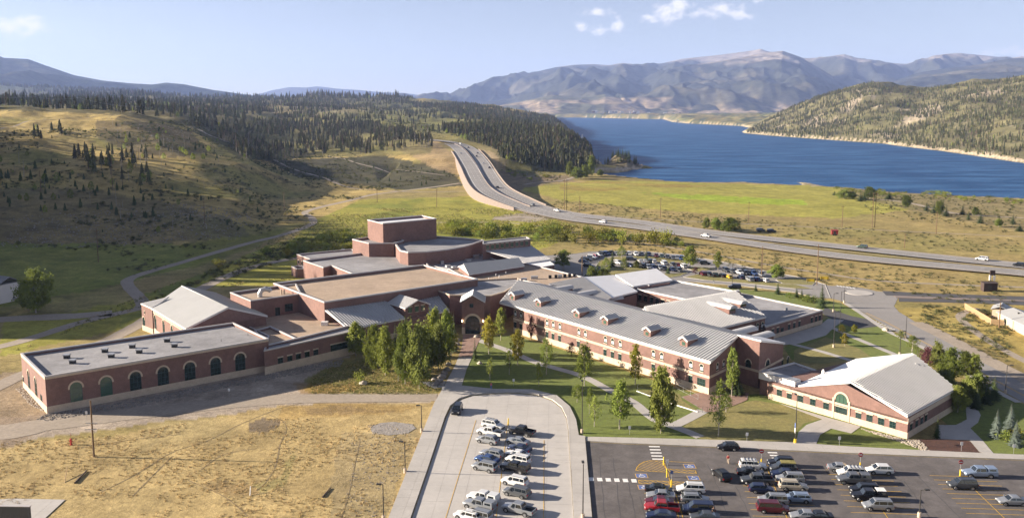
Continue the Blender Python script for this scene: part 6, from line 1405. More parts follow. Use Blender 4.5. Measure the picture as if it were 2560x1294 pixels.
    mb = MB(); mb.box(f - .1, f + .02, -w * .6, w * .6, cl + .02, cl + .24, '__black__'); parts['grille'] = [mb]
    mb = MB(); mb.box(-f - .05, -f + .1, -w * .8, w * .8, cl + .12, cl + .32, PM if kind not in ('pickup', 'topper') else '__galv__'); parts['bumper'] = [mb]
    if kind in ('suv', 'wagon'):
        for k in (-1, 1): mb = MB(); mb.tube([(xw - .2, k * wt * .85, hr + .05), (xr + .3, k * wt * .85, hr + .05)], [.03, .03], 5, '__black__'); parts.setdefault('roof_rail', []).append(mb)
    wheel = MB(); wheel.tube([(0, -.11, 0), (0, -.08, 0), (0, .08, 0), (0, .11, 0)], [wr * .9, wr, wr, wr * .9], 16, '__tyre__')
    rim = MB(); rim.tube([(0, .10, 0), (0, .125, 0)], [wr * .62, wr * .58], 10, '__rim__'); arch = MB()
    wx = (f - .95, -f + 1.0 if kind not in ('pickup', 'topper') else -f + 1.25)
    for x in wx:
        for k in (-1, 1):
            n = 12; r_ = wr + .10; y = k * (w + .004); arch.face([(x + r_ * math.cos(a), y, wr + r_ * math.sin(a)) for a in np.linspace(-.35, math.pi + .35, n)], '__black__')
    parts['wheel_arch'] = [arch]
    CM[kind] = (parts, wheel, rim, wx, w, wr); return CM[kind]
SUB = {}
def resolve(m, pm):
    return {'__paint__': pm, '__black__': M['black'], '__glass__': M['carglass'], '__lamp__': M['lamp'], '__tail__': M['tail'], '__galv__': M['galv'], '__tyre__': M['tyre'], '__rim__': M['rim']}[m]
def cmesh(key, mb, pm, name):
    k = key + (pm.name if '__paint__' in mb.mats else '',)
    if k not in SUB:
        old = mb.mats; mb.mats = [resolve(m, pm) for m in old]; SUB[k] = mb.mesh(name); mb.mats = old
    return SUB[k]
ND = {'sedan': 'sedan', 'suv': 'car', 'wagon': 'station wagon', 'crossover': 'crossover', 'van': 'van', 'pickup': 'pickup truck', 'topper': 'pickup truck', 'hatch': 'hatchback'}
def vehicle(kind, col, px, py, ang, lab, group, z=None, at=None, roofcol=None):
    p = at if at is not None else P(px, py, 0); p = Vector(p); p.z = z if z is not None else p.z
    name = {'pickup': 'pickup_truck', 'topper': 'pickup_truck', 'van': 'parked_van'}.get(kind, 'parked_car')
    t_ = thing(name, lab, {'pickup': 'pickup truck', 'topper': 'pickup truck', 'van': 'van'}.get(kind, 'car'), tuple(p), R(ang), group)
    parts, wheel, rim, wx, w, wr = car_parts(kind); pm = paint_mat(col, PAINT[col], .0 if col in ('white', 'tan', 'yellow', 'red') else .45)
    for nm, v in parts.items():
        for i, mb in enumerate(v if isinstance(v, list) else [v]):
            o = bpy.data.objects.new(nm, cmesh((kind, nm, i), mb, pm, nm)); COL.objects.link(o); o.parent = t_
            if nm == 'body' and 'bev' not in o.data: pass
    for x in wx:
        for k in (-1, 1):
            o = bpy.data.objects.new('wheel', cmesh((kind, 'wheel', 0), wheel, pm, 'wheel')); COL.objects.link(o); o.parent = t_; o.location = (x, k * (w - .07), wr); o.rotation_euler = (0, 0, 0 if k > 0 else math.pi)
            r_ = bpy.data.objects.new('rim', cmesh((kind, 'rim', 0), rim, pm, 'rim')); COL.objects.link(r_); r_.parent = o
    return t_
FM = {}
def far_car(kind, col, p, ang, lab, group):
    """same shapes joined to one mesh, for cars only a few pixels long"""
    k = (kind, col)
    if k not in FM:
        parts, wheel, rim, wx, w, wr = car_parts(kind); pm = paint_mat(col, PAINT[col], .0 if col in ('white', 'tan', 'yellow', 'red') else .45); A = MB()
        for nm, v in parts.items():
            if nm in ('mirror', 'roof_rail', 'grille'): continue
            for mb in (v if isinstance(v, list) else [v]):
                for fc, mi_ in zip(mb.f, mb.m): A.face([mb.v[i] for i in fc], resolve(mb.mats[mi_], pm))
        for x in wx:
            for q_ in (-1, 1): A.tube([(x, q_ * (w - .18), wr), (x, q_ * (w + .03), wr)], [wr, wr], 10, M['tyre'])
        FM[k] = A.mesh('parked_car')
    o = obj('parked_car', FM[k], None, None, tuple(p)); o.rotation_euler = (0, 0, R(ang)); tag(o, lab, 'car', group); return o
G1, G2, G3 = 'cars parked on the concrete lot', 'cars parked on the asphalt lot', 'vehicles on the move'
A_ = 152
for a in (
 ('suv', 'black', 1143, 1030, -96, 'black car alone at the head of the concrete lot facing the camera', G3), ('suv', 'white', 1233, 1069, -28, 'white square car with roof rack, farthest in the left row of the concrete lot', G1), ('pickup', 'white', 1226, 1087, A_, 'white pickup with an open bed just below the square white car', G1), ('crossover', 'silver', 1219, 1106, A_, 'silver crossover at the near end of the first trio in the left row', G1),
 ('pickup', 'black', 1304, 1085, A_, 'black pickup with empty bed beside the tall yellow bollard', G1), ('sedan', 'silver', 1294, 1109, A_, 'silver sedan next below the black open pickup', G1), ('sedan', 'navy', 1298, 1127, A_, 'dark blue sedan between silver and white sedans', G1), ('sedan', 'white', 1293, 1142, A_, 'white sedan next below the dark blue sedan', G1), ('suv', 'white', 1295, 1157, A_, 'white sport utility next to the black capped pickup', G1), ('topper', 'black', 1287, 1177, A_, 'black pickup with a covered bed at the end of the right cluster', G1),
 ('wagon', 'silver', 1229, 1140, A_, 'silver minivan above the blue sedan in the left row', G1), ('sedan', 'blue', 1217, 1154, A_, 'deep blue sedan squeezed in the left row', G1), ('suv', 'silver', 1212, 1174, A_, 'silver sport utility right below the deep blue sedan', G1), ('suv', 'white', 1287, 1211, A_, 'white sport utility alone with one grey neighbour', G1), ('suv', 'gray', 1292, 1238, A_, 'grey sport utility with dark roof below a white one', G1),
 ('topper', 'white', 1208, 1253, A_, 'white pickup with white bed cap in the left row', G1), ('topper', 'silver', 1199, 1271, A_, 'silver pickup with grey bed cap below the white capped one', G1), ('pickup', 'silver', 1297, 1281, A_, 'grey-green pickup with empty bed at the lower right of the concrete lot', G1), ('wagon', 'white', 1170, 1296, A_, 'white wagon cut off by the lower edge of the picture', G1), ('suv', 'silver', 1196, 1297, A_, 'silver sport utility cut off by the lower edge beside the white wagon', G1),
 ('hatch', 'black', 1820, 1123, 178, 'black hatchback driving along the front drive', G3), ('crossover', 'black', 1803, 1194, 104, 'dark red-black car seen from behind in the lot aisle', G3),
 ('suv', 'white', 1882, 1171, -6, 'white sport utility with roof rack nearest the first no-entry sign', G2), ('suv', 'black', 1952, 1164, 174, 'black sport utility at the far end of the second row', G2), ('suv', 'darkgray', 1957, 1177, 174, 'dark jeep with a tan canvas top', G2), ('sedan', 'black', 1876, 1187, -6, 'black sedan beside the racked white car', G2), ('sedan', 'navy', 1961, 1190, 174, 'dark blue sedan below the tan-topped jeep', G2),
 ('pickup', 'darkgray', 1892, 1208, 176, 'charcoal pickup with four doors in the first row', G2), ('suv', 'silver', 1975, 1204, 174, 'silver sport utility below the dark blue sedan', G2), ('suv', 'tan', 1983, 1223, -6, 'pale beige sport utility facing right', G2), ('hatch', 'navy', 1903, 1229, -6, 'dark blue hatchback below the charcoal pickup', G2), ('wagon', 'lightblue', 1991, 1252, 174, 'light blue station wagon facing left', G2), ('suv', 'silver', 1932, 1258, 174, 'silver car half hidden behind the dark red minivan', G2),
 ('van', 'maroon', 1932, 1278, -6, 'dark red minivan facing right', G2), ('sedan', 'silver', 2012, 1296, 174, 'silver sedan cut off by the lower edge near the minivan', G2), ('sedan', 'black', 1648, 1230, -8, 'black sedan at the top of the leftmost stack', G2), ('sedan', 'silver', 1651, 1245, 172, 'silver sedan second in the leftmost stack', G2), ('sedan', 'maroon', 1648, 1261, 172, 'wine red sedan above the bright red car', G2), ('pickup', 'red', 1654, 1277, 172, 'bright red pickup in the leftmost stack', G2),
 ('sedan', 'navy', 1652, 1296, 172, 'dark blue car cut off below the bright red pickup', G2), ('suv', 'white', 1726, 1230, 174, 'white sport utility right of the leftmost stack', G2), ('wagon', 'silver', 1738, 1254, -6, 'silver wagon facing right below the white sport utility', G2), ('van', 'navy', 1746, 1280, 174, 'large dark blue van below the silver wagon', G2), ('sedan', 'darkgray', 1762, 1299, 174, 'dark car cut off below the large blue van', G2),
 ('sedan', 'silver', 2103, 1176, -8, 'silver coupe beside the middle no-entry sign', G2), ('suv', 'white', 2127, 1189, 174, 'white wagon with roof bars behind the silver coupe', G2), ('topper', 'gray', 2133, 1206, 176, 'grey pickup with a silver bed cap in the third row', G2), ('crossover', 'white', 2198, 1182, 176, 'white crossover with dark sunroof standing on its own', G2), ('suv', 'black', 2160, 1232, 175, 'black sport utility in the third row', G2), ('topper', 'black', 2171, 1248, 175, 'black pickup with a white bed cap', G2),
 ('suv', 'silver', 2194, 1272, 175, 'silver boxy sport utility at the near end of the third row', G2), ('topper', 'lightblue', 2448, 1190, 176, 'blue-grey pickup with bed cap beside the last no-entry sign', G2), ('suv', 'darkgray', 2405, 1219, 176, 'charcoal sport utility in the last row', G2), ('sedan', 'silver', 2530, 1259, 176, 'silver sedan alone near the right edge of the asphalt lot', G2), ('sedan', 'black', 2044, 1298, 176, 'black car cut off by the lower edge of the middle row', G2)):
    t_ = vehicle(*a)
    if 'tan canvas' in a[5]:
        mb = MB(); mb.box(-2.1, .4, -.72, .72, 1.72, 1.86, M['dry_lawn']); mb.build('canvas_top', mat('canvas', (.35, .29, .19), .9), t_)
    if 'white bed cap' in a[5] and a[1] == 'black':
        mb = MB(); mb.box(-2.6, -1.15, -.74, .74, 1.82, 1.9, M['white']); mb.build('cap_roof', M['white'], t_)
    if 'rack' in a[5] or 'roof bars' in a[5]:
        for i in range(4): mb = MB(); mb.box(.2 - i * .6, .28 - i * .6, -.7, .7, 1.80, 1.86, M['galv']); mb.build('rack_bar', M['galv'], t_)
# cars of the rear lot
q_ = random.Random(5); RC = ['white', 'silver', 'gray', 'black', 'darkgray', 'navy', 'silver', 'white', 'black', 'blue', 'maroon', 'green']
rear = [(1460, 657, -20), (1466, 653, -25), (1473, 649, -30), (1480, 646, -40), (1489, 643, -50), (1498, 640, -55), (1507, 638, -60), (1517, 637, -65), (1528, 636, -75), (1542, 637, -80), (1560, 637, -82), (1573, 637, -84), (1590, 639, -85), (1604, 638, -90), (1622, 640, -95), (1641, 642, -97), (1655, 643, -98), (1669, 646, -100), (1683, 648, -100), (1693, 648, -100), (1704, 649, -100),
        (1472, 667, -25), (1578, 651, -5), (1545, 660, -60), (1601, 656, 95), (1612, 656, 95), (1624, 656, 95), (1634, 657, 95), (1574, 667, -60), (1660, 661, 98), (1682, 666, 98), (1693, 665, 98), (1709, 669, 98), (1609, 669, -85), (1621, 671, -85), (1634, 672, -85), (1650, 673, -85), (1661, 675, -85), (1682, 677, -85), (1698, 679, -85), (1747, 656, 0), (1762, 661, 0),
        (1757, 688, 100), (1772, 690, 100), (1788, 690, 100), (1805, 692, 100), (1822, 695, 100), (1815, 679, -82), (1831, 682, -82), (1848, 685, -82), (1865, 686, -82), (1883, 687, -82), (1902, 690, -82), (1853, 697, 100), (1874, 702, 100), (1890, 702, 100), (1912, 704, 100)]
for i, (px, py, a) in enumerate(rear):
    kd = q_.choice(['suv', 'sedan', 'suv', 'crossover', 'wagon', 'pickup', 'van']); cl_ = q_.choice(RC)
    if (px, py) == (1822, 695): kd, cl_ = 'hatch', 'yellow'
    if (px, py) == (1693, 665): kd, cl_ = 'sedan', 'red'
    if px < 1475: cl_ = ['navy', 'black', 'darkgray', 'blue'][i % 4]
    lab = {'yellow': 'small yellow car in the front row of the rear lot', 'red': 'red sedan in the middle row of the rear lot'}.get(cl_, 'car in the curved rows of the rear lot')
    far_car(kd, cl_, P(px, py, .03), a + q_.uniform(-4, 4), lab, 'cars parked in the rear lot' if cl_ not in ('yellow', 'red') else 'bright cars in the rear lot')
far_car('suv', 'black', P(1836, 721, .03), 172, 'large black van driving past the flat rear roof', G3)
far_car('pickup', 'white', P(838 + 20, 632), 10, 'pale pickup parked behind the stage block', G3)
def on_hw(px, py, L):
    b_ = min(range(len(L)), key=lambda i: abs(proj(*L[i])[0] - px) + abs(proj(*L[i])[1] - py)); a, b2_ = L[max(b_ - 1, 0)], L[min(b_ + 1, len(L) - 1)]; bs = None
    for k in range(41):
        p = a.lerp(b2_, k / 40); q2 = proj(*p); d_ = abs(q2[0] - px) + abs(q2[1] - py)
        if bs is None or d_ < bs[0]: bs = (d_, p)
    d = b2_ - a; return bs[1] + Vector((0, 0, .03)), math.degrees(math.atan2(d.y, d.x))
for kd, cl_, px, py, L, f_, off, lab in (('crossover', 'silver', 1338, 521, HW_N, 0, 2, 'silver car where the highway leaves the walled fill'), ('pickup', 'white', 1393, 529, HW_N, 180, 0, 'white pickup at the foot of the highway curve'), ('suv', 'white', 1513, 553, HW_S, 0, 2, 'white sport utility left of the first meadow pole'), ('pickup', 'white', 1772, 588, HW_S, 0, 2, 'white pickup on the highway beside the tree clump'),
        ('suv', 'green', 2152, 634, HW_N, 0, -2, 'dark green sport utility on the straight highway'), ('van', 'white', 2452, 670, HW_N, 0, -3, 'white panel van on the highway near the right edge'), ('suv', 'black', 2552, 661, HW_N, 0, 3, 'dark car at the right edge of the highway'), ('sedan', 'black', 1250, 474, HW_N, 0, 2, 'black car halfway up the walled curve'), ('suv', 'black', 1175, 373, HW_N, 0, 2, 'black car high on the highway, first below the crest'), ('sedan', 'black', 1188, 384, HW_N, 0, -2, 'black car high on the highway, second below the crest'),
        ('suv', 'darkgray', 1196, 392, HW_N, 0, 2, 'grey car high on the highway, third below the crest'), ('sedan', 'white', 1203, 409, HW_N, 0, 0, 'white car high on the highway beside the dirt slope'), ('suv', 'navy', 1201, 421, HW_N, 0, -3, 'dark blue car on the climb beside the dirt slope'), ('suv', 'white', 1152, 363, HW_N, 180, 0, 'white car at the crest of the highway'), ('sedan', 'silver', 1160, 384, HW_S, 180, 1, 'silver car descending on the left carriageway')):
    p, a = on_hw(px, py, L); d = Vector((math.cos(R(a + 90)), math.sin(R(a + 90)), 0)); far_car(kd, cl_, p + d * off, a + f_, lab, 'vehicles on the highway')
for px, py, a, cl_, lab in ((1902, 578, 5, 'darkgray', 'dark car parked in the meadow right of the tree clump'), (1929, 580, 5, 'black', 'black car parked in the meadow next to a dark one'), (30, 752, 40, 'silver', 'car parked beside the white house at the left edge')): far_car('suv', cl_, PT(px, py), a, lab, 'cars parked by houses')

# ---------------------------------------------------------------- paint on the ground
def line(mb, a, b, w, m, z):
    a = Vector((a.x, a.y, z)); b = Vector((b.x, b.y, z)); d = (b - a).normalized(); s_ = Vector((-d.y, d.x, 0)) * w / 2; mb.face([a - s_, b - s_, b + s_, a + s_], m)
def painted(name, segs, w, m, z, lab=None): 
    for a, b in segs:
        mb = MB(); line(mb, P(*a), P(*b), w, M[m], z); mb.build(name, M[m], None, 'structure')
ZC = lambda x, y: (1560 + x / 5.12, 1080 + y / 5.12)
for k in range(5):
    y = 182 + k * 40; x = 318 + k * 11; mb = MB(); line(mb, P(*ZC(x, y)), P(*ZC(x + 140, y + 2)), .55, M['white'], .045); mb.build('crosswalk_bar', M['white'], None, 'structure')
for k in range(3): mb = MB(); line(mb, P(*ZC(1840 + k * 26, 258 + k * 36)), P(*ZC(1962 + k * 30, 262 + k * 36)), .55, M['white'], .045); mb.build('crosswalk_bar', M['white'], None, 'structure')
for k in range(6):
    c = P(1478 + k * 21.4, 1197 + k * .8); mb = MB(); mb.face([(c.x + x, c.y + y, .045) for x, y in ((-.45, -.7), (.45, -.7), (.45, .7), (-.45, .7))], M['white']); mb.build('crosswalk_bar', M['white'], None, 'structure')
for k in range(7): mb = MB(); line(mb, P(2178 + k * 7, 805 + k * 3.2), P(2192 + k * 7.5, 803 + k * 3.4), .5, M['white'], .06); mb.build('crosswalk_bar', M['white'], None, 'structure')
for k in range(6): mb = MB(); line(mb, P(2092 + k * 8, 713 + k * 1.2), P(2097 + k * 8, 716 + k * 1.2), .6, M['white'], .06); mb.build('crosswalk_bar', M['white'], None, 'structure')
def hatch(poly, step, m='yellow'):
    w_ = [P(*ZC(*q)) for q in poly]; pts = ccw([(p.x, p.y) for p in w_]); mb = MB(); n = len(pts)
    for i in range(n): line(mb, Vector((*pts[i], 0)), Vector((*pts[(i + 1) % n], 0)), .14, M[m], .047)
    d = Vector((.74, -.67)); nn = Vector((.67, .74)); vals = [Vector(p).dot(nn) for p in pts]; k = min(vals) + step / 2
    while k < max(vals):
        xs = []
        for i in range(n):
            a, b = Vector(pts[i]), Vector(pts[(i + 1) % n]); fa, fb = a.dot(nn) - k, b.dot(nn) - k
            if fa * fb < 0: xs.append(a + (b - a) * (fa / (fa - fb)))
        xs.sort(key=lambda v: v.dot(d))
        for a, b in zip(xs[::2], xs[1::2]): line(mb, a.to_3d(), b.to_3d(), .12, M[m], .043)
        k += step
    mb.build('hatched_bay', M[m], None, 'structure')
hatch([(150, 488), (165, 450), (200, 408), (260, 375), (330, 362), (495, 366), (520, 430), (560, 510)], .62)
hatch([(560, 468), (915, 490), (928, 530), (590, 505)], .62); hatch([(185, 610), (570, 628), (590, 672), (192, 650)], .62); hatch([(610, 630), (975, 645), (985, 690), (615, 672)], .62)
yl = []
def ys_line(L): 
    for a, b in zip(L[:-1], L[1:]): mb = MB(); line(mb, P(*a), P(*b), .12, M['yellow'], .045); mb.build('stall_line', M['yellow'], None, 'structure')
ys_line([ZC(520, 368), ZC(900, 392)]); ys_line([ZC(505, 365), ZC(560, 510)]); ys_line([ZC(560, 510), ZC(700, 1100)])
def ada(x0, y0, x1, y1):
    """blue square with the white wheelchair figure"""
    c = (P(*ZC(x0, y0)) + P(*ZC(x1, y1))) / 2; w_, h = .95, .8; mb = MB(); mb.face([(c.x - w_ - .12, c.y - h - .12, .043), (c.x + w_ + .12, c.y - h - .12, .043), (c.x + w_ + .12, c.y + h + .12, .043), (c.x - w_ - .12, c.y + h + .12, .043)], M['yellow']); mb.face([(c.x - w_, c.y - h, .048), (c.x + w_, c.y - h, .048), (c.x + w_, c.y + h, .048), (c.x - w_, c.y + h, .048)], M['blue'])
    L = lambda a, b: line(mb, c + Vector(a).to_3d(), c + Vector(b).to_3d(), .13, M['white'], .053)
    L((-.1, .5), (-.1, .0)); L((-.1, .0), (.4, .0)); L((.4, .0), (.6, -.45)); L((-.1, .35), (.35, .35))
    for i in range(9): a0 = 1.9 + i * .5; a1 = a0 + .5; L((.05 + .5 * math.cos(a0), -.2 + .42 * math.sin(a0)), (.05 + .5 * math.cos(a1), -.2 + .42 * math.sin(a1)))
    mb.face([(c.x - .1 + .13 * math.cos(a), c.y + .6 + .11 * math.sin(a), .053) for a in np.linspace(0, 6.28, 9)[:-1]], M['white']); mb.build('accessible_marking', M['blue'], None, 'structure')
ada(165, 530, 285, 580); ada(780, 410, 900, 460); ada(825, 560, 955, 610); ada(200, 680, 320, 725)
# stall rows of the asphalt lot: a long spine with stall lines on both sides
def stalls(p0, p1, n, l, ang_):
    a, b = P(*p0), P(*p1); mb = MB(); line(mb, a, b, .12, M['yellow'], .045); mb.build('stall_line', M['yellow'], None, 'structure')
    for i in range(n + 1):
        c = a.lerp(b, i / n); d = Vector((math.cos(R(ang_)), math.sin(R(ang_)), 0)) * l
        mb = MB(); line(mb, c - d, c + d, .11, M['yellow'], .047); mb.build('stall_line', M['yellow'], None, 'structure')
stalls((1690, 1235), (1745, 1420), 11, 5.3, -4); stalls((1915, 1163), (2010, 1400), 15, 5.3, -4); stalls((2140, 1175), (2290, 1400), 15, 5.3, -4); stalls((2402, 1190), (2590, 1370), 14, 5.3, -4)
for x0, y0, x1, y1, n in ((1190, 1050, 1050, 1500, 26), (1270, 1050, 1215, 1500, 0), (1360, 1100, 1358, 1500, 0)):
    a, b = P(x0, y0), P(x1, y1); mb = MB(); line(mb, a, b, .10, M['yellow'], .085); mb.build('stall_line', M['yellow'], None, 'structure')
a, b = P(2190, 800), P(2640, 1030)
for k in (-.15, .15): mb = MB(); mid_ = [P(2165, 782), P(2215, 805), P(2300, 850), P(2400, 903), P(2510, 962), P(2640, 1030)]; strip('centre_line', [p + Vector((k, k, 0)) for p in mid_], .12, M['yellow'], .065, drape=False)
# tar seams on the old asphalt
mb = MB()
for x0, y0, x1, y1 in ((1499, 1144, 1512, 1294), (1533, 1144, 1552, 1294), (1570, 1200, 1590, 1294), (1769, 1160, 1800, 1230), (1800, 1230, 1830, 1330), (1925, 1255, 1960, 1330), (2075, 1165, 2140, 1240), (2140, 1240, 2200, 1320), (2285, 1180, 2400, 1294), (2260, 1200, 2330, 1300), (2200, 1180, 2260, 1205), (1840, 1215, 1880, 1300), (1600, 1240, 1625, 1330)):
    L_ = [P(x0 + (x1 - x0) * t_ + q_.uniform(-2, 2), y0 + (y1 - y0) * t_) for t_ in np.linspace(0, 1, 7)]
    for a, b in zip(L_[:-1], L_[1:]): line(mb, a, b, .12, M['asphalt_new'], .026)
mb.build('tar_seams', M['asphalt_new'], None, 'stuff')

# ---------------------------------------------------------------- people
SKIN = mat('skin', (.42, .24, .16), .6); HAIR = mat('hair', (.05, .03, .02), .8)
def skin_mesh(name, verts, edges, rads, m, parent, sub=1):
    me_ = bpy.data.meshes.new(name); me_.from_pydata(verts, edges, []); me_.materials.append(m); o = obj(name, me_, parent)
    md = o.modifiers.new('s', 'SKIN'); sv = me_.skin_vertices
    if not sv: 
        bm_ = bmesh.new(); bm_.from_mesh(me_); bm_.verts.layers.skin.verify(); bm_.to_mesh(me_); bm_.free(); sv = me_.skin_vertices
    for i, r_ in enumerate(rads): sv[0].data[i].radius = (r_, r_) if not isinstance(r_, tuple) else r_
    sv[0].data[0].use_root = True
    s2 = o.modifiers.new('u', 'SUBSURF'); s2.levels = sub; s2.render_levels = sub; return o
def person(px, py, rz, lab, shirt, trousers, stride=.3):
    t_ = thing('person', lab, 'person', tuple(P(px, py, .03)), rz)
    V = [(0, 0, .93), (0, 0, 1.12), (.02, 0, 1.38), (.03, 0, 1.50), (.05, 0, 1.58), (.07, 0, 1.70),
         (.02, .17, 1.40), (-.10, .22, 1.13), (.02, .22, .90), (.05, .22, .82), (.02, -.17, 1.40), (.14, -.22, 1.14), (.30, -.21, .95), (.35, -.20, .88),
         (.0, .09, .88), (stride * .6, .09, .48), (stride * .75, .09, .08), (stride + .10, .09, .04), (.0, -.09, .88), (-stride * .3, -.09, .47), (-stride * .95, -.09, .10), (-stride * .8, -.09, .03)]
    E = [(0, 1), (1, 2), (2, 3), (3, 4), (4, 5), (2, 6), (6, 7), (7, 8), (8, 9), (2, 10), (10, 11), (11, 12), (12, 13), (0, 14), (14, 15), (15, 16), (16, 17), (0, 18), (18, 19), (19, 20), (20, 21)]
    Rr = [(.13, .15), (.11, .14), (.12, .17), .055, .08, .085, .065, .045, .035, .03, .065, .045, .035, .03, .09, .06, .045, .04, .09, .06, .045, .04]
    skin_mesh('body', V, E, Rr, SKIN, t_)
    pick = lambda ids, k: ([V[i] for i in ids], [(ids.index(a), ids.index(b)) for a, b in E if a in ids and b in ids], [tuple(c + k for c in r_) if isinstance(r_, tuple) else r_ + k for r_ in (Rr[i] for i in ids)])
    skin_mesh('shirt', *pick([0, 1, 2, 6, 7, 10, 11], .015), shirt, t_); skin_mesh('trousers', *pick([0, 14, 15, 16, 18, 19, 20], .018), trousers, t_)
    mb = MB(); bm_ = bmesh.new(); bmesh.ops.create_icosphere(bm_, subdivisions=2, radius=.108, matrix=Matrix.Translation((.04, 0, 1.70))); me_ = bpy.data.meshes.new('hair'); bm_.to_mesh(me_); bm_.free(); me_.materials.append(HAIR); obj('hair', me_, t_)
person(1820, 1158, R(80), 'person in a red top and pale trousers walking across the front drive', M['red'], M['stone'])
person(1228, 973, R(100), 'person in pink and blue standing at the lawn corner of the entrance walk', mat('pink_cloth', (.5, .12, .14), .9), M['blue'], .08)
person(1783, 1291, R(-90), 'person in dark clothes beside the large blue van', M['black'], M['black'], .1)
# ---------------------------------------------------------------- trees
def leaf_tree(h, w, seed, leaf='leaf', n=1500, ls=.26, trunk_f=.22, shape=1.0, bark='bark'):
    """an aspen-like tree: tapered trunk, limbs, leaf faces gathered in clumps"""
    q = random.Random(seed); T = MB(); top = h * .92; pts = [(0, 0, -.2)]; rr = [h * .016 + .03]; x = y = 0
    for i in range(1, 8): x += q.uniform(-.05, .05) * h / 8; y += q.uniform(-.05, .05) * h / 8; pts.append((x, y, top * i / 7)); rr.append((h * .016 + .03) * (1 - i / 7.6))
    T.tube(pts, rr, 6, M[bark]); cl = []; z0 = h * trunk_f; nb = int(16 + h * 2.2)
    for i in range(nb):
        f = (i + q.random()) / nb; z = z0 + (h * .96 - z0) * f; k = min(6, int(z / top * 7)); b = Vector(pts[k]).lerp(Vector(pts[min(7, k + 1)]), min(1, z / top * 7 - k)); b.z = min(z, top)
        prof = math.sin(math.pi * min(1, (f * .86 + .12)) ** (.8 * shape)) ** .8; r_ = w / 2 * prof * q.uniform(.55, 1.1); a = i * 2.4 + q.uniform(-.5, .5)
        e = b + Vector((math.cos(a) * r_, math.sin(a) * r_, q.uniform(.05, .35) * r_ + .1)); T.tube([b - Vector((0, 0, .3 * r_)), b.lerp(e, .5) + Vector((0, 0, .03)), e], [.022 * h ** .5, .015 * h ** .5, .006], 4, M[bark], cap=False)
        cl.append((e, q.uniform(.5, 1.0) * w * .095)); cl.append((b.lerp(e, .55), q.uniform(.5, .9) * w * .095)); cl.append((e + Vector((q.gauss(0, .1), q.gauss(0, .1), q.gauss(0, .1))) * w, q.uniform(.4, .8) * w * .08))
    Lf = MB(); vs = []; fs = []
    for i in range(n):
        c, s_ = q.choice(cl); p = c + Vector((q.gauss(0, 1) * s_, q.gauss(0, 1) * s_, q.gauss(0, 1) * s_ * 1.1)); u = Vector((q.gauss(0, 1), q.gauss(0, 1), q.gauss(0, 1))).normalized(); v = u.orthogonal().normalized(); l = ls * q.uniform(.6, 1.3)
        k = len(vs); vs += [p - u * l * .5, p + v * l * .32, p + u * l * .5, p - v * l * .32]; fs.append((k, k + 1, k + 2, k + 3))
    Lf.idx(vs, fs, M[leaf]); return T.mesh('trunk'), Lf.mesh('crown')
def spruce(h, w, seed, leaf='needle_near', det=1.0):
    q = random.Random(seed); T = MB(); T.tube([(0, 0, -.2), (0, 0, h * .5), (0, 0, h * .97)], [h * .02 + .03, h * .011, .01], 6, M['bark_dark']); C_ = MB(); vs = []; fs = []; nl = int((10 + h * 1.5) * det)
    for i in range(nl):
        f = i / nl; z = h * (.07 + .9 * f); r_ = w / 2 * (1 - f) ** .85 * q.uniform(.85, 1.1) + .08; nb = max(5, int(11 * (1 - f * .5)))
        for j in range(nb):
            a = 2 * math.pi * (j + q.random() * .7) / nb; d = Vector((math.cos(a), math.sin(a), 0)); s_ = Vector((-d.y, d.x, 0)); rl = r_ * q.uniform(.75, 1.12); dz = -.28 * rl
            for t0 in (.12, .34, .56, .78):
                c = d * rl * t0 + Vector((0, 0, z + dz * t0)); wd = rl * .26 * (1.25 - t0); tip = d * rl * (t0 + .34) + Vector((0, 0, z + dz * (t0 + .34) + q.uniform(-.06, .10) * rl * .4))
                for k in (-1, 1):
                    kk = len(vs); vs += [c, c + s_ * k * wd + d * rl * .15 - Vector((0, 0, wd * q.uniform(.2, .6))), tip]; fs.append((kk, kk + 1, kk + 2) if k > 0 else (kk, kk + 2, kk + 1))
    C_.idx(vs, fs, M[leaf]); return T.mesh('trunk'), C_.mesh('crown')
def place_tree(meshes, name, p, s_, lab, cat='tree', group=None, rz=None, sz=None):
    t_ = thing(name, lab, cat, tuple(p), rz if rz is not None else rnd.uniform(0, 6.28), group); t_.scale = (s_, s_, sz if sz else s_)
    for nm, me_ in zip(('trunk', 'crown'), meshes): o = bpy.data.objects.new(nm, me_); COL.objects.link(o); o.parent = t_
    return t_
LT = {'a': [leaf_tree(9, 4.6, s_, 'leaf', 3000, .44) for s_ in (1, 2, 3)], 'dense': [leaf_tree(11, 7.4, s_, 'leaf', 6500, .55, .12) for s_ in (11, 12, 13)], 'dark': [leaf_tree(10, 7.2, s_, 'leaf_dark', 6000, .55, .14) for s_ in (21, 22)],
      'young': [leaf_tree(6, 2.6, s_, 'leaf', 1100, .28, .3) for s_ in (31, 32)], 'yellow': [leaf_tree(7, 3.5, s_, 'leaf_yellow', 1900, .38, .2) for s_ in (41, 42)], 'red': [leaf_tree(5, 3.8, s_, 'leaf_red', 1700, .30, .15, bark='bark_dark') for s_ in (51, 52)],
      'thin': [leaf_tree(8, 4.2, s_, 'leaf', 1900, .30, .22) for s_ in (61, 62)]}
SPR = {'green': [spruce(9, 3.4, s_, 'needle_near') for s_ in (1, 2)], 'blue': [spruce(9, 4.6, s_, 'needle_blue') for s_ in (5, 6)]}
H0 = {'a': 9, 'dense': 11, 'dark': 10, 'young': 6, 'yellow': 7, 'red': 5, 'thin': 8, 'green': 9, 'blue': 9}; W0 = {'a': 3.9, 'dense': 6.2, 'dark': 6, 'young': 2.3, 'yellow': 3.0, 'red': 3.2, 'thin': 3.6, 'green': 3.4, 'blue': 4.6}
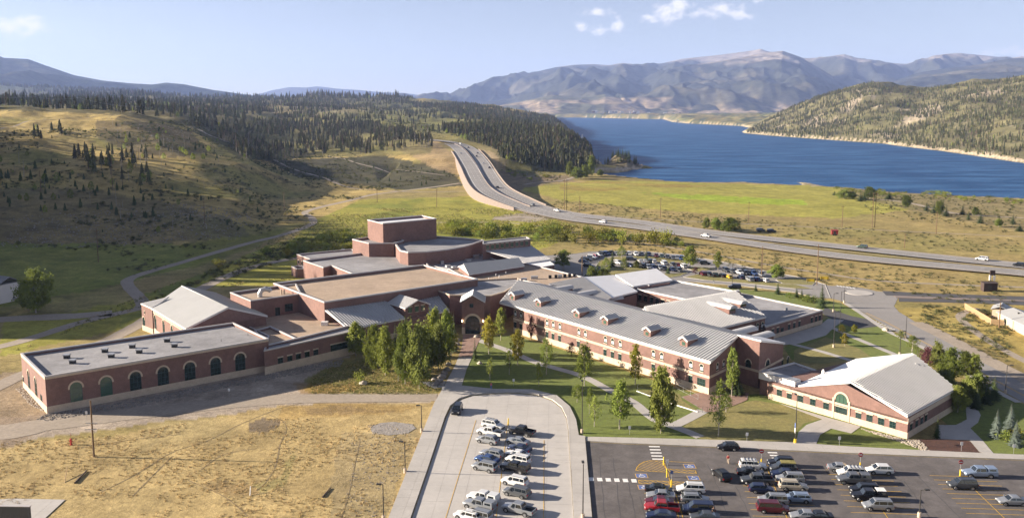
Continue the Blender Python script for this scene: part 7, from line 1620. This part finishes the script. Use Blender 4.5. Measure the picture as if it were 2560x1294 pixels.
NM = {'a': 'aspen_tree', 'dense': 'cottonwood_tree', 'dark': 'cottonwood_tree', 'young': 'young_tree', 'yellow': 'aspen_tree', 'red': 'red_leaf_tree', 'thin': 'aspen_tree', 'green': 'spruce_tree', 'blue': 'blue_spruce_tree'}
def tree(kind, bx, by, ty, wpx, lab, group=None):
    p = PT(bx, by); h = max(1.2, ZH(p.x, p.y, ty) - p.z); w = wpx * p.y / F; ms = SPR[kind] if kind in SPR else LT[kind]; k = rnd.randrange(len(ms)); return place_tree(ms[k], NM[kind], p, w / W0[kind] * (.88 if kind in ('dense', 'dark', 'a') else 1), lab, 'tree', group, sz=h / H0[kind])
for a in (('dense', 890, 889, 806, 44, 'leafy tree at the left end of the front tree group'), ('dense', 935, 925, 816, 42, 'tall leafy tree second from the left in the front group'), ('dense', 964, 938, 818, 46, 'bright green tree leaning before two spruces'), ('dark', 1013, 959, 814, 44, 'darker tree in the middle of the front group'),
          ('dark', 1049, 971, 820, 62, 'largest dark tree at the front of the group by the road'), ('thin', 996, 953, 870, 26, 'thin low tree between two big trunks of the front group'), ('dense', 1087, 915, 774, 46, 'tall pale green tree behind the biggest dark one'), ('dense', 1116, 893, 776, 34, 'pale green tree beside the entrance walk'), ('yellow', 1128, 889, 820, 32, 'yellow-green tree bordering the entrance walk'),
          ('dark', 1096, 925, 815, 48, 'dark tree on the shaded side of the front group'), ('dark', 1070, 935, 830, 46, 'dark tree tucked behind the largest front tree'), ('green', 964, 890, 785, 24, 'pointed spruce rising behind the bright green tree'), ('green', 989, 888, 797, 22, 'second pointed spruce right of the first one'), ('green', 1135, 880, 769, 28, 'pointed spruce left of the arched entrance'), ('green', 1187, 901, 835, 15, 'small spruce on the lawn side of the entrance walk'),
          ('yellow', 1222, 885, 795, 28, 'yellow-green aspen right of the arched entrance'), ('a', 1252, 851, 770, 26, 'slender aspen near the inner wall corner'), ('young', 1225, 951, 897, 14, 'thin young tree low on the shaded lawn'), ('yellow', 1294, 912, 827, 28, 'yellowish aspen above the lawn path'), ('young', 1273, 936, 874, 18, 'young tree left of the lawn path'), ('thin', 1366, 936, 847, 30, 'airy aspen left of the two-storey wall middle'), ('young', 1347, 966, 905, 14, 'sparse young tree in the middle of the lawn'),
          ('a', 1461, 964, 861, 40, 'tall aspen standing on the lawn path bend'), ('red', 1329, 850, 792, 18, 'purple-red small tree against the two-storey wall, nearest the entrance'), ('red', 1428, 888, 856, 20, 'low purple-red bush tree against the brick wall'), ('yellow', 1588, 961, 864, 28, 'thin aspen with yellow top in front of the long wall'), ('red', 1681, 937, 880, 34, 'broad purple-red tree against the long wall'), ('red', 1700, 960, 915, 24, 'small purple-red tree near the corner entrance'),
          ('thin', 1443, 1005, 962, 26, 'short tree beside the tall lamp post'), ('young', 1473, 1033, 968, 16, 'narrow young tree just right of the lamp post'), ('thin', 1486, 1066, 990, 28, 'small aspen in the lower corner of the lawn'), ('a', 1549, 1072, 952, 50, 'white-trunked aspen in the middle of the lower lawn'), ('dense', 1652, 1082, 922, 60, 'biggest aspen on the lawn beside the path junction'), ('thin', 1796, 1090, 954, 40, 'aspen in front of the corner terrace'), ('thin', 1815, 1030, 985, 30, 'small tree right of the terrace gate'),
          ('a', 1829, 992, 871, 30, 'tall aspen against the shaded gable wall'), ('green', 1841, 985, 925, 44, 'dark spruce leaning on the stair block'), ('red', 2317, 925, 870, 36, 'purple-leaved tree behind the south hall'), ('dark', 2342, 932, 860, 30, 'green tree right of the purple-leaved one'), ('dense', 2374, 960, 872, 44, 'broad green tree at the head of the east tree belt'), ('dark', 2413, 945, 880, 38, 'green tree in the east belt beside the road'), ('a', 2435, 951, 886, 30, 'white-trunked aspen at the road side of the east belt'),
          ('dark', 2422, 1008, 946, 44, 'round tree behind the corner of the south hall'), ('dense', 2394, 1030, 966, 42, 'yellow-green round tree nearest the ribbed roof corner'), ('dark', 2360, 985, 925, 40, 'dark tree tucked behind the ribbed roof edge'), ('dark', 2446, 985, 935, 44, 'dark tree in the middle of the east belt'), ('green', 2484, 1000, 935, 36, 'dark spruce at the road end of the east belt'), ('green', 2465, 1008, 952, 34, 'second dark spruce in the east belt'), ('green', 2440, 1020, 960, 34, 'shaded spruce over the curved path'),
          ('blue', 2524, 1088, 1003, 44, 'tallest blue spruce at the right edge'), ('blue', 2490, 1093, 1018, 38, 'blue spruce left of the tallest one'), ('blue', 2538, 1114, 1045, 38, 'blue spruce nearest the front walk'), ('green', 2342, 1095, 1031, 20, 'narrow spruce against the shaded end wall'), ('young', 2292, 892, 868, 10, 'tiny tree behind the hall ridge'), ('thin', 2280, 878, 838, 26, 'round young tree on the verge lawn'),
          ('green', 2054, 768, 700, 26, 'tall lone spruce before the roundabout'), ('green', 1944, 735, 703, 18, 'medium spruce on the verge behind the rear roof'), ('green', 1991, 742, 716, 15, 'small spruce on the verge left of a pair'), ('green', 2004, 745, 719, 14, 'small spruce on the verge right of a pair'), ('green', 1889, 727, 706, 12, 'smallest spruce on the verge near the black van'), ('yellow', 2104, 832, 812, 16, 'small yellow tree on the shaded walk'), ('yellow', 2112, 864, 833, 16, 'yellow young tree between the two walks'), ('yellow', 2135, 833, 812, 14, 'pale young tree by the path fork'), ('red', 1690, 915 + 0, 886, 3, 'reddish sapling beside the broad purple tree'),
          ('a', 1408, 674, 626, 36, 'aspen at the left end of the rear car park'), ('green', 1531, 667, 619, 22, 'spruce on the upper island of the rear lot'), ('thin', 1554, 646, 615, 20, 'aspen on the upper island of the rear lot'), ('green', 1494, 692, 646, 22, 'spruce behind the white roofs'), ('thin', 1515, 686, 645, 22, 'aspen behind the white roofs'), ('thin', 1561, 676, 645, 18, 'thin aspen on the lower island of the rear lot'), ('dark', 1592, 670, 653, 20, 'small round tree on the lower island'), ('green', 1616, 650, 615, 14, 'narrow spruce among the parked cars'),
          ('green', 1670, 684, 658, 14, 'small spruce right of the white roof'), ('a', 1725, 671, 615, 34, 'broad aspen at the end of the car rows'), ('a', 1795, 678, 629, 18, 'slim tree on the island by the exit drive'), ('red', 1738, 686, 668, 14, 'reddish bush tree by the footway'), ('dense', 1941, 696, 662, 36, 'round tree group at the end of the rear lot'), ('dark', 1510, 700, 672, 30, 'dark bushy tree behind the skylit hall'), ('dark', 1480, 696, 668, 24, 'bushy tree next to the flagpole'),
          ('dark', 1828, 581, 545, 40, 'largest tree of the roadside clump'), ('dense', 1790, 575, 545, 26, 'pale tree in the middle of the roadside clump'), ('dark', 1766, 572, 545, 16, 'narrow tree at the left of the roadside clump'), ('dark', 1812, 578, 556, 24, 'low tree filling the roadside clump'), ('dense', 90, 782, 675, 76, 'large lone tree beside the white house'), ('dense', 70, 775, 700, 40, 'smaller crown leaning against the large lone tree')): tree(*a)
# pines by the shore
for i, (bx, by, hh, w) in enumerate(((2110, 497, 22, 30), (2086, 488, 12, 14), (2151, 503, 26, 22), (2174, 497, 29, 28), (2160, 500, 20, 20), (2222, 497, 23, 26), (2266, 518, 28, 22), (2316, 527, 26, 18), (2335, 533, 32, 20), (2348, 536, 32, 20), (2365, 541, 30, 22), (2406, 537, 28, 18), (2438, 540, 22, 16), (2421, 550, 26, 14), (2451, 558, 32, 22), (2496, 567, 20, 16), (2532, 560, 28, 18), (2549, 578, 18, 24), (2130, 498, 18, 20))):
    tree('green' if i % 3 else 'dark', bx, by, by - hh, w, 'bushy pine in the scattered grove near the lake shore', 'pines near the lake shore')
# islet and tall trees
q_ = random.Random(9)
for i in range(60):
    x_, y_ = HIST[0][0] + q_.gauss(4, 14), HIST[0][1] + q_.gauss(-6, 16); z_ = tz(x_, y_)
    if z_ < LAKE_Z + .4: continue
    s_ = q_.uniform(.6, 1.35); place_tree(SPR['green'][i % 2], 'spruce_tree', (x_, y_, z_), s_, 'dark conifer on the rocky islet in the lake', 'tree', 'conifers on the rocky islet', sz=s_ * q_.uniform(.9, 1.3))
for bx, by, ty, w in ((1478, 442, 393, 18), (1424, 441, 405, 18), (1443, 448, 420, 26), (1462, 446, 415, 18), (1500, 440, 424, 14)): tree('dark', bx, by, ty, w, 'leafy tree on the shore below the wooded hill', 'leafy trees at the cove')

# ---------------------------------------------------------------- forests
def fir_mesh(h, w, seed, leaf, sparse=0.0, tr='bark_dark'):
    q = random.Random(seed); A = MB(); A.tube([(0, 0, -1.2), (0, 0, h * .95)], [h * .014 + .05, .02], 4, M[tr], cap=False); n = 7; vs = []; fs = []; z0 = .12 + sparse * .45
    for i in range(n):
        f = i / n; z = h * (z0 + (1 - z0) * f); r_ = w / 2 * (1 - f) ** .8 * (1 - sparse * .5) + .15; k = 7; top = h * min(1.0, z0 + (1 - z0) * (f + 1.7 / n)); c = len(vs); vs.append((q.uniform(-.05, .05), q.uniform(-.05, .05), top))
        for j in range(2 * k):
            a = math.pi * j / k + q.uniform(-.15, .15); rr = r_ * (q.uniform(.8, 1.2) if j % 2 == 0 else q.uniform(.35, .6)); vs.append((rr * math.cos(a), rr * math.sin(a), z - (.22 * rr if j % 2 == 0 else 0) + q.uniform(-.1, .1)))
        for j in range(2 * k): fs.append((c, c + 1 + j, c + 1 + (j + 1) % (2 * k)))
    A.idx(vs, fs, M[leaf]); return A.mesh('pine_tree')
def snag_mesh(h, seed):
    q = random.Random(seed); A = MB(); A.tube([(0, 0, -1), (q.uniform(-.4, .4), 0, h)], [.22, .05], 5, M['bark_grey'])
    for i in range(9): z = h * q.uniform(.35, .95); a = q.uniform(0, 6.28); l = q.uniform(.4, 1.3); A.tube([(0, 0, z), (l * math.cos(a), l * math.sin(a), z - .2)], [.05, .02], 3, M['bark_grey'], cap=False)
    return A.mesh('dead_tree')
FM_ = [fir_mesh(13, 5.4, 1, 'needle'), fir_mesh(15, 4.8, 2, 'needle'), fir_mesh(11, 5.2, 3, 'needle'), fir_mesh(14, 4.6, 4, 'needle', .5), fir_mesh(13, 3.0, 5, 'needle_dead', .5, 'bark_grey'), snag_mesh(12, 6), fir_mesh(7, 3.2, 7, 'needle_near')]
bu = leaf_tree(7, 4.6, 71, 'leaf', 420, .75, .1)
me_ = bpy.data.meshes.new('x'); A = MB(); 
for s_ in range(150):
    q = random.Random(s_ + 500); a = q.uniform(0, 6.28); z = q.uniform(.5, 6.5); r_ = 2.2 * math.sin(math.pi * min(1, (z / 7 * .85 + .15))) * q.uniform(.6, 1.05); p = Vector((r_ * math.cos(a), r_ * math.sin(a), z)); u = Vector((q.gauss(0, 1), q.gauss(0, 1), q.gauss(0, 1))).normalized(); v = u.orthogonal().normalized(); A.face([p - u * .55, p + v * .4, p + u * .55, p - v * .4], M['leaf'])
A.tube([(0, 0, -.5), (0, 0, 4)], [.12, .05], 4, M['bark'], cap=False); FM_.append(A.mesh('broadleaf_tree'))
NAMES = ['pine_tree'] * 4 + ['dead_pine_tree', 'dead_tree', 'young_pine_tree', 'aspen_tree']
rs = np.random.RandomState(4)
def scatter(poly, n, kinds, s0, s1, Dmin=150, Dmax=4200, dens_noise=None, world_poly=False, pxr=None, dr=None):
    """random ground points whose place in the photograph falls in the polygon"""
    xs = [p[0] for p in poly]; x0, x1 = min(xs), max(xs); P_ = rs.uniform(x0, x1, n * 3); D = np.sqrt(rs.uniform(Dmin ** 2, Dmax ** 2, n * 3)); X = (P_ - 1280) / F * D; Y = D; Z = terr(X, Y)
    f_ = Y * cp - (Z - H) * sp; u_ = Y * sp + (Z - H) * cp; pX = CX + F * X / f_; pY = CY - F * u_ / f_; ok = pip(pX, pY, poly) & (Z > LAKE_Z + .6)
    if dens_noise: ok &= fbm(X / dens_noise[0], Y / dens_noise[0], 3, dens_noise[1]) > dens_noise[2]
    X, Y, Z = X[ok][:n], Y[ok][:n], Z[ok][:n]; k = rs.choice([a for a, _ in kinds], len(X), p=np.array([b for _, b in kinds]) / sum(b for _, b in kinds)); return np.stack([X, Y, Z, rs.uniform(s0, s1, len(X)), k], -1)
con = [(0, 3), (1, 2.6), (2, 2.4), (3, 2.5), (4, 2.4), (5, .7), (7, .7), (6, 1)]; dry = [(3, 3), (4, 2.2), (1, 2), (5, 1.6), (0, 1.5)]
parts_ = [
 scatter([(-300, 243), (0, 243), (640, 236), (760, 246), (1040, 243), (1010, 264), (760, 275), (640, 292), (560, 332), (480, 318), (430, 298), (300, 285), (130, 277), (-300, 263)], 9000, con, .6, 1.3, 760, 3600),
 scatter([(480, 318), (560, 330), (700, 290), (880, 305), (1000, 325), (1080, 350), (1095, 388), (960, 390), (860, 384), (760, 390), (700, 405), (640, 408), (600, 392), (560, 355)], 4400, dry, .6, 1.1, 600, 2600, (60, 71, -.08)),
 scatter([(700, 262), (1000, 262), (1380, 300), (1180, 350), (1080, 345), (900, 312), (760, 300)], 2300, con, .7, 1.1, 1200, 3600, (70, 72, -.02)),
 scatter([(1000, 256), (1180, 263), (1385, 297), (1420, 327), (1300, 324), (1200, 303), (1150, 288), (1040, 268)], 5000, con, .6, 1.2, 1800, 3600),
 scatter([(1100, 325), (1250, 318), (1430, 340), (1480, 390), (1490, 420), (1420, 432), (1330, 428), (1270, 412), (1235, 375), (1170, 352)], 4200, con, .55, 1.2, 850, 1900),
 scatter([(1858, 334), (1950, 283), (2050, 240), (2180, 208), (2300, 226), (2560, 196), (3000, 170), (3000, 445), (2560, 405), (2380, 378), (2150, 354)], 17000, con, .5, .9, 1000, 3200, (55, 73, -.12)),
 scatter([(1858, 334), (1950, 283), (2050, 240), (2180, 208), (2300, 226), (2560, 196), (3000, 170), (3000, 445), (2560, 405), (2380, 378), (2150, 354)], 5000, con, .4, .75, 1000, 3200),
 scatter([(-300, 235), (0, 238), (700, 250), (1000, 246), (1000, 200), (-300, 190)], 6000, con, 1.2, 2.2, 2600, 6500, (300, 74, -.08)),
 scatter([(80, 318), (172, 318), (175, 352), (78, 350)], 60, [(0, 1), (7, 1.5), (2, 1)], .6, .9, 400, 1100),
 scatter([(180, 392), (280, 385), (380, 400), (375, 470), (250, 462)], 150, [(0, 1.5), (7, 1.2), (5, 1.5), (3, 1)], .6, .95, 300, 900),
 scatter([(0, 400), (250, 440), (400, 480), (380, 560), (0, 520)], 170, [(6, 3), (7, 1), (5, .5)], .4, .9, 250, 900),
 scatter([(240, 340), (480, 350), (560, 400), (420, 400), (300, 380)], 110, [(6, 1.5), (7, 1.2), (5, 1.4)], .4, .8, 300, 900),
 scatter([(560, 400), (1100, 420), (1180, 460), (1000, 470), (740, 440)], 60, [(6, 1)], .3, .6, 500, 1200),
 scatter([(0, 330), (480, 300), (700, 420), (640, 560), (300, 600), (0, 480)], 170, [(6, 3), (5, .7), (7, 1)], .2, .6, 300, 1000),
 scatter([(1370, 305), (1480, 345), (1478, 395), (1440, 380)], 500, con, .8, 1.1, 900, 1700),
]
pt = np.concatenate(parts_)
# a wooded ridge beyond the left edge, whose shade falls on the hill
n = 1500; Yr = rs.uniform(270, 900, n); Xr = -rs.uniform(.62, 1.0, n) * Yr; keep = (Xr < -215); Xr, Yr = Xr[keep], Yr[keep]; rg_ = np.stack([Xr, Yr, terr(Xr, Yr), rs.uniform(.8, 1.2, len(Xr)), rs.choice([0, 1, 3], len(Xr))], -1)
rg_ = rg_[fbm(rg_[:, 0] / 60, rg_[:, 1] / 60, 3, 88) > -.08]; pt = np.concatenate([pt, rg_])
d_, _ = segdist(pt[:, 0], pt[:, 1], [p[:2] for p in HW_M]); pt = pt[d_ > 22]
fy_ = pt[:, 1] * cp - (pt[:, 2] - H) * sp; pxx = CX + F * pt[:, 0] / fy_; inv = (pxx > -20) & (pxx < 2580); order = np.argsort(np.where(inv, pt[:, 1] / pt[:, 3], 1e9)); pt = pt[order]
near, rest = pt[:290], pt[290:]
LB_ = {0: 'pointed green pine on the x', 1: 'tall slim green pine on the x', 2: 'short green pine on the x', 3: 'pine with a bare lower trunk on the x', 4: 'brownish dying pine on the x', 5: 'grey dead tree trunk on the x', 6: 'young green pine on the x', 7: 'light green aspen on the x'}
src = {}
for k, q in enumerate(near):
    i = int(q[4]); o = obj(NAMES[i], FM_[i], None, None, (q[0], q[1], q[2])); s_ = q[3]; o.scale = (s_, s_, s_ * rnd.uniform(.9, 1.15)); o.rotation_euler = (0, 0, rnd.uniform(0, 6.28)); qx = proj(q[0], q[1], q[2])[0]; rg2 = 'on the left hillside' if qx < 480 else 'in the wood left of the highway' if qx < 1110 else 'on the wooded point between highway and lake'; lb2 = LB_[i].split(' on the ')[0] + ' ' + rg2; tag(o, lb2, 'tree', 'trees: ' + lb2)
    src.setdefault(i, o)
for i in range(8):
    if i not in src:
        p = PT(100 + 60 * i, 420); o = obj(NAMES[i], FM_[i], None, None, tuple(p)); o.scale = (.8, .8, .8); tag(o, LB_[i].replace(' on the x', ' on the left hillside'), 'tree', 'trees: ' + LB_[i].replace(' on the x', ' on the left hillside')); src[i] = o
def gn_scatter(name, arr, srcs):
    me_ = bpy.data.meshes.new(name); me_.vertices.add(len(arr)); me_.vertices.foreach_set('co', arr[:, :3].astype(np.float32).ravel())
    for nm, v in (('size', arr[:, 3]), ('turn', rs.uniform(0, 6.28, len(arr)))): at_2 = me_.attributes.new(nm, 'FLOAT', 'POINT'); at_2.data.foreach_set('value', v.astype(np.float32))
    at_2 = me_.attributes.new('sort', 'INT', 'POINT'); at_2.data.foreach_set('value', arr[:, 4].astype(np.int32))
    o = obj(name, me_, None, 'stuff'); g_ = bpy.data.node_groups.new(name, 'GeometryNodeTree'); g_.interface.new_socket('Geometry', in_out='INPUT', socket_type='NodeSocketGeometry'); g_.interface.new_socket('Geometry', in_out='OUTPUT', socket_type='NodeSocketGeometry')
    N = g_.nodes; L = g_.links; gi = N.new('NodeGroupInput'); go = N.new('NodeGroupOutput'); jo = N.new('GeometryNodeJoinGeometry')
    def attr(nm, ty): a = N.new('GeometryNodeInputNamedAttribute'); a.data_type = ty; a.inputs['Name'].default_value = nm; return [s_ for s_ in a.outputs if s_.enabled and s_.name == 'Attribute'][0]
    for i, so in srcs.items():
        oi = N.new('GeometryNodeObjectInfo'); oi.inputs['Object'].default_value = so; oi.inputs['As Instance'].default_value = True; oi.transform_space = 'ORIGINAL'
        ip = N.new('GeometryNodeInstanceOnPoints'); cmp_ = N.new('FunctionNodeCompare'); cmp_.data_type = 'INT'; cmp_.operation = 'EQUAL'; ci = [s_ for s_ in cmp_.inputs if s_.enabled]; L.new(attr('sort', 'INT'), ci[0]); ci[1].default_value = i
        L.new(gi.outputs[0], ip.inputs['Points']); L.new(cmp_.outputs[0], ip.inputs['Selection']); L.new(oi.outputs['Geometry'], ip.inputs['Instance']); L.new(attr('size', 'FLOAT'), ip.inputs['Scale'])
        cx_ = N.new('ShaderNodeCombineXYZ'); L.new(attr('turn', 'FLOAT'), cx_.inputs['Z']); L.new(cx_.outputs[0], ip.inputs['Rotation']); L.new(ip.outputs[0], jo.inputs[0])
    L.new(jo.outputs[0], go.inputs[0]); md = o.modifiers.new('scatter', 'NODES'); md.node_group = g_; return o
gn_scatter('conifer_forest', rest, src)
print('forest', len(rest))

# ---------------------------------------------------------------- shrubs
def bush_mesh(r_, h, seed, leaf, n=260, ls=.3):
    q = random.Random(seed); A = MB(); cl = [(Vector((q.gauss(0, .42) * r_, q.gauss(0, .42) * r_, h * q.uniform(.25, .8))), q.uniform(.25, .42)) for _ in range(9)]; vs = []; fs = []
    for c, s_ in cl: A.tube([(0, 0, -.1), tuple(c)], [.04, .015], 3, M['bark_dark'], cap=False)
    for i in range(n):
        c, s_ = q.choice(cl); p = c + Vector((q.gauss(0, 1) * s_ * r_ * .8, q.gauss(0, 1) * s_ * r_ * .8, q.gauss(0, 1) * s_ * h * .5)); p.z = max(.05, p.z); u = Vector((q.gauss(0, 1), q.gauss(0, 1), q.gauss(0, 1))).normalized(); v = u.orthogonal().normalized(); l = ls * q.uniform(.6, 1.3); k = len(vs); vs += [p - u * l * .5, p + v * l * .35, p + u * l * .5, p - v * l * .35]; fs.append((k, k + 1, k + 2, k + 3))
    A.idx(vs, fs, M[leaf]); return A.mesh('shrub')
BM = [bush_mesh(2.2, 3.4, 1, 'shrub', 420, .42), bush_mesh(2.6, 2.8, 2, 'shrub', 420, .42), bush_mesh(1.8, 2.6, 3, 'leaf', 360, .38), bush_mesh(1.6, 1.5, 4, 'sage', 240, .30), bush_mesh(1.0, .8, 5, 'sage', 120, .24)]
def shrubs(poly, n, kinds, s0, s1, Dmin, Dmax, noise=None): return scatter(poly, n, kinds, s0, s1, Dmin, Dmax, noise)
will = np.concatenate([
 shrubs([(1100, 572), (1200, 566), (1330, 574), (1500, 585), (1620, 600), (1700, 612), (1715, 622), (1620, 616), (1480, 610), (1340, 604), (1180, 596), (1095, 590)], 230, [(0, 3), (1, 2), (2, 1)], 1.1, 1.8, 300, 620),
 shrubs([(780, 590), (860, 582), (915, 590), (918, 625), (850, 630), (770, 640), (700, 648), (690, 636)], 110, [(0, 2), (1, 2), (2, 2)], .9, 1.5, 280, 620)])
solo = np.array([[*PT(a, b), s_, k] for a, b, s_, k in ((668, 637, 1.5, 2), (545, 672, 1.4, 0), (540, 664, 1.0, 2), (1235, 574, 1.3, 2), (1265, 575, 1.5, 0), (1310, 578, 1.1, 2), (1690, 610, 1.3, 2), (1660, 608, 1.2, 2), (1675, 613, 1.2, 1), (1705, 616, 1.1, 2), (2020, 755, 1.1, 2), (1972, 744, .8, 2), (2034, 757, .9, 2), (2008, 752, .7, 1), (905, 957, .7, 0), (2253, 845, .8, 2), (2290, 483, 1.3, 2), (2346, 488, 1.5, 2), (2362, 488, 1.4, 1), (2330, 486, 1.2, 1), (2245, 486, 1.0, 1), (2130, 480, 1.3, 1), (2150, 482, 1.2, 2), (2115, 477, 1.1, 1), (2092, 473, 1.0, 1), (1640, 1000, .5, 2), (2515, 1102, .8, 2), (2530, 1095, .7, 0), (868, 580, .9, 2), (720, 640, 1.1, 0))])
near_b = np.concatenate([will, solo]); near_b = near_b[np.argsort(near_b[:, 1])]
bsrc = {}
for q in near_b[:300]:
    i = int(q[4]); o = obj('shrub', BM[i], None, None, (q[0], q[1], q[2])); s_ = q[3]; o.scale = (s_, s_, s_ * rnd.uniform(.85, 1.2)); o.rotation_euler = (0, 0, rnd.uniform(0, 6.28)); tag(o, ['tall yellow-green willow bush along the creek behind the school', 'broad yellow-green willow bush along the creek behind the school', 'rounded green bush on the meadows around the school'][i], 'shrub', ['tall creek willows', 'broad creek willows', 'rounded green bushes'][i]); bsrc.setdefault(i, o)
o = obj('shrub', BM[3], None, None, tuple(PT(2300, 540))); tag(o, 'grey-green sage bush on the lake meadow', 'shrub', 'sage bushes'); bsrc[3] = o
o = obj('shrub', BM[4], None, None, tuple(PT(500, 600))); tag(o, 'small sage tuft on the broken hillside', 'shrub', 'sage tufts'); bsrc[4] = o
sg_ = np.concatenate([
 scatter([(2080, 470), (2560, 505), (2560, 590), (2200, 540)], 520, [(3, 1), (4, 2)], .4, .9, 280, 700), scatter([(2160, 475), (2560, 500), (2560, 512), (2180, 488)], 110, [(1, 1), (2, 1)], .5, 1.1, 280, 800),
 scatter([(-100, 330), (480, 300), (1150, 440), (940, 480), (640, 590), (340, 690), (-100, 620)], 5500, [(3, 1), (4, 2.5)], .35, 1.2, 260, 1100, (25, 90, -.02)), scatter([(1330, 545), (2560, 640), (2560, 600), (2000, 560), (1400, 500)], 1200, [(4, 1)], .4, 1.0, 280, 640),
 scatter([(1400, 570), (2560, 710), (2560, 780), (2000, 700), (1450, 620)], 900, [(4, 1)], .3, .9, 200, 420), scatter([(330, 780), (560, 660), (740, 600), (760, 640), (560, 700), (400, 740)], 500, [(4, 2), (3, 1)], .4, 1.1, 200, 420), scatter([(2300, 800), (2560, 940), (2560, 780), (2300, 760)], 350, [(4, 1)], .3, .9, 150, 300),
 scatter([(900, 300), (1380, 330), (1180, 350), (1000, 345)], 1500, [(3, 1)], .8, 1.6, 900, 2600), scatter([(1240, 420), (1440, 430), (1400, 455), (1300, 450)], 120, [(3, 1), (1, .4)], .6, 1.3, 600, 1100)])
sg_[:, 4] = sg_[:, 4]
gn_scatter('ground_scrub', sg_, bsrc)
# grass tufts on the dry field and meadow near the camera
def tuft(seed, m):
    q = random.Random(seed); A = MB()
    for i in range(9): a = q.uniform(0, 6.28); r_ = q.uniform(.02, .22); p = Vector((r_ * math.cos(a), r_ * math.sin(a), 0)); d = Vector((q.gauss(0, .1), q.gauss(0, .1), q.uniform(.14, .32))); s_ = Vector((math.cos(a + 1), math.sin(a + 1), 0)) * .03; A.face([p - s_, p + s_, p + d], m)
    return A.mesh('grass_tuft')
gm1 = mat('dry_grass_blades', (.46, .34, .16), 1); rand_tint(gm1, .3, .01); gm2 = mat('green_grass_blades', (.15, .15, .035), 1); rand_tint(gm2, .3, .02)
p = PT(600, 1200); o1 = obj('grass_tuft', tuft(1, gm1), None, None, tuple(p)); tag(o1, 'dry yellow grass tuft in the field', 'grass tuft'); p = PT(950, 960); o2 = obj('grass_tuft', tuft(2, gm2), None, None, tuple(p)); tag(o2, 'green grass tuft beside the tree group', 'grass tuft')
gr = np.concatenate([scatter([(-100, 1110), (300, 1085), (620, 1030), (1080, 1020), (960, 1330), (-100, 1330)], 4000, [(0, 1)], .6, 1.5, 95, 175, (7, 95, -.06)), scatter([(760, 950), (900, 900), (1100, 960), (1080, 985), (780, 985)], 3500, [(1, 2), (0, 1)], .6, 1.3, 140, 220), scatter([(300, 760), (560, 660), (800, 540), (1180, 490), (1480, 575), (1300, 640), (900, 700), (500, 720), (0, 890)], 12000, [(1, 3), (0, 1)], 1.2, 2.6, 190, 560, (30, 96, -.05))])
gn_scatter('meadow_grass', gr, {0: o1, 1: o2})
# ---------------------------------------------------------------- air
hz_ = bpy.data.materials.new('haze_air'); hz_.use_nodes = True; t = hz_.node_tree; t.nodes.remove(t.nodes['Principled BSDF'])
pv = t.nodes.new('ShaderNodeVolumePrincipled'); pv.inputs['Density'].default_value = 4.6e-5; pv.inputs['Color'].default_value = (.42, .56, 1.0, 1); pv.inputs['Anisotropy'].default_value = .1
t.links.new(pv.outputs[0], t.nodes['Material Output'].inputs['Volume'])
mb = MB(); mb.box(-25000, 25000, -900, 22500, -60, 1180); mb.build('haze', hz_, kind='stuff')
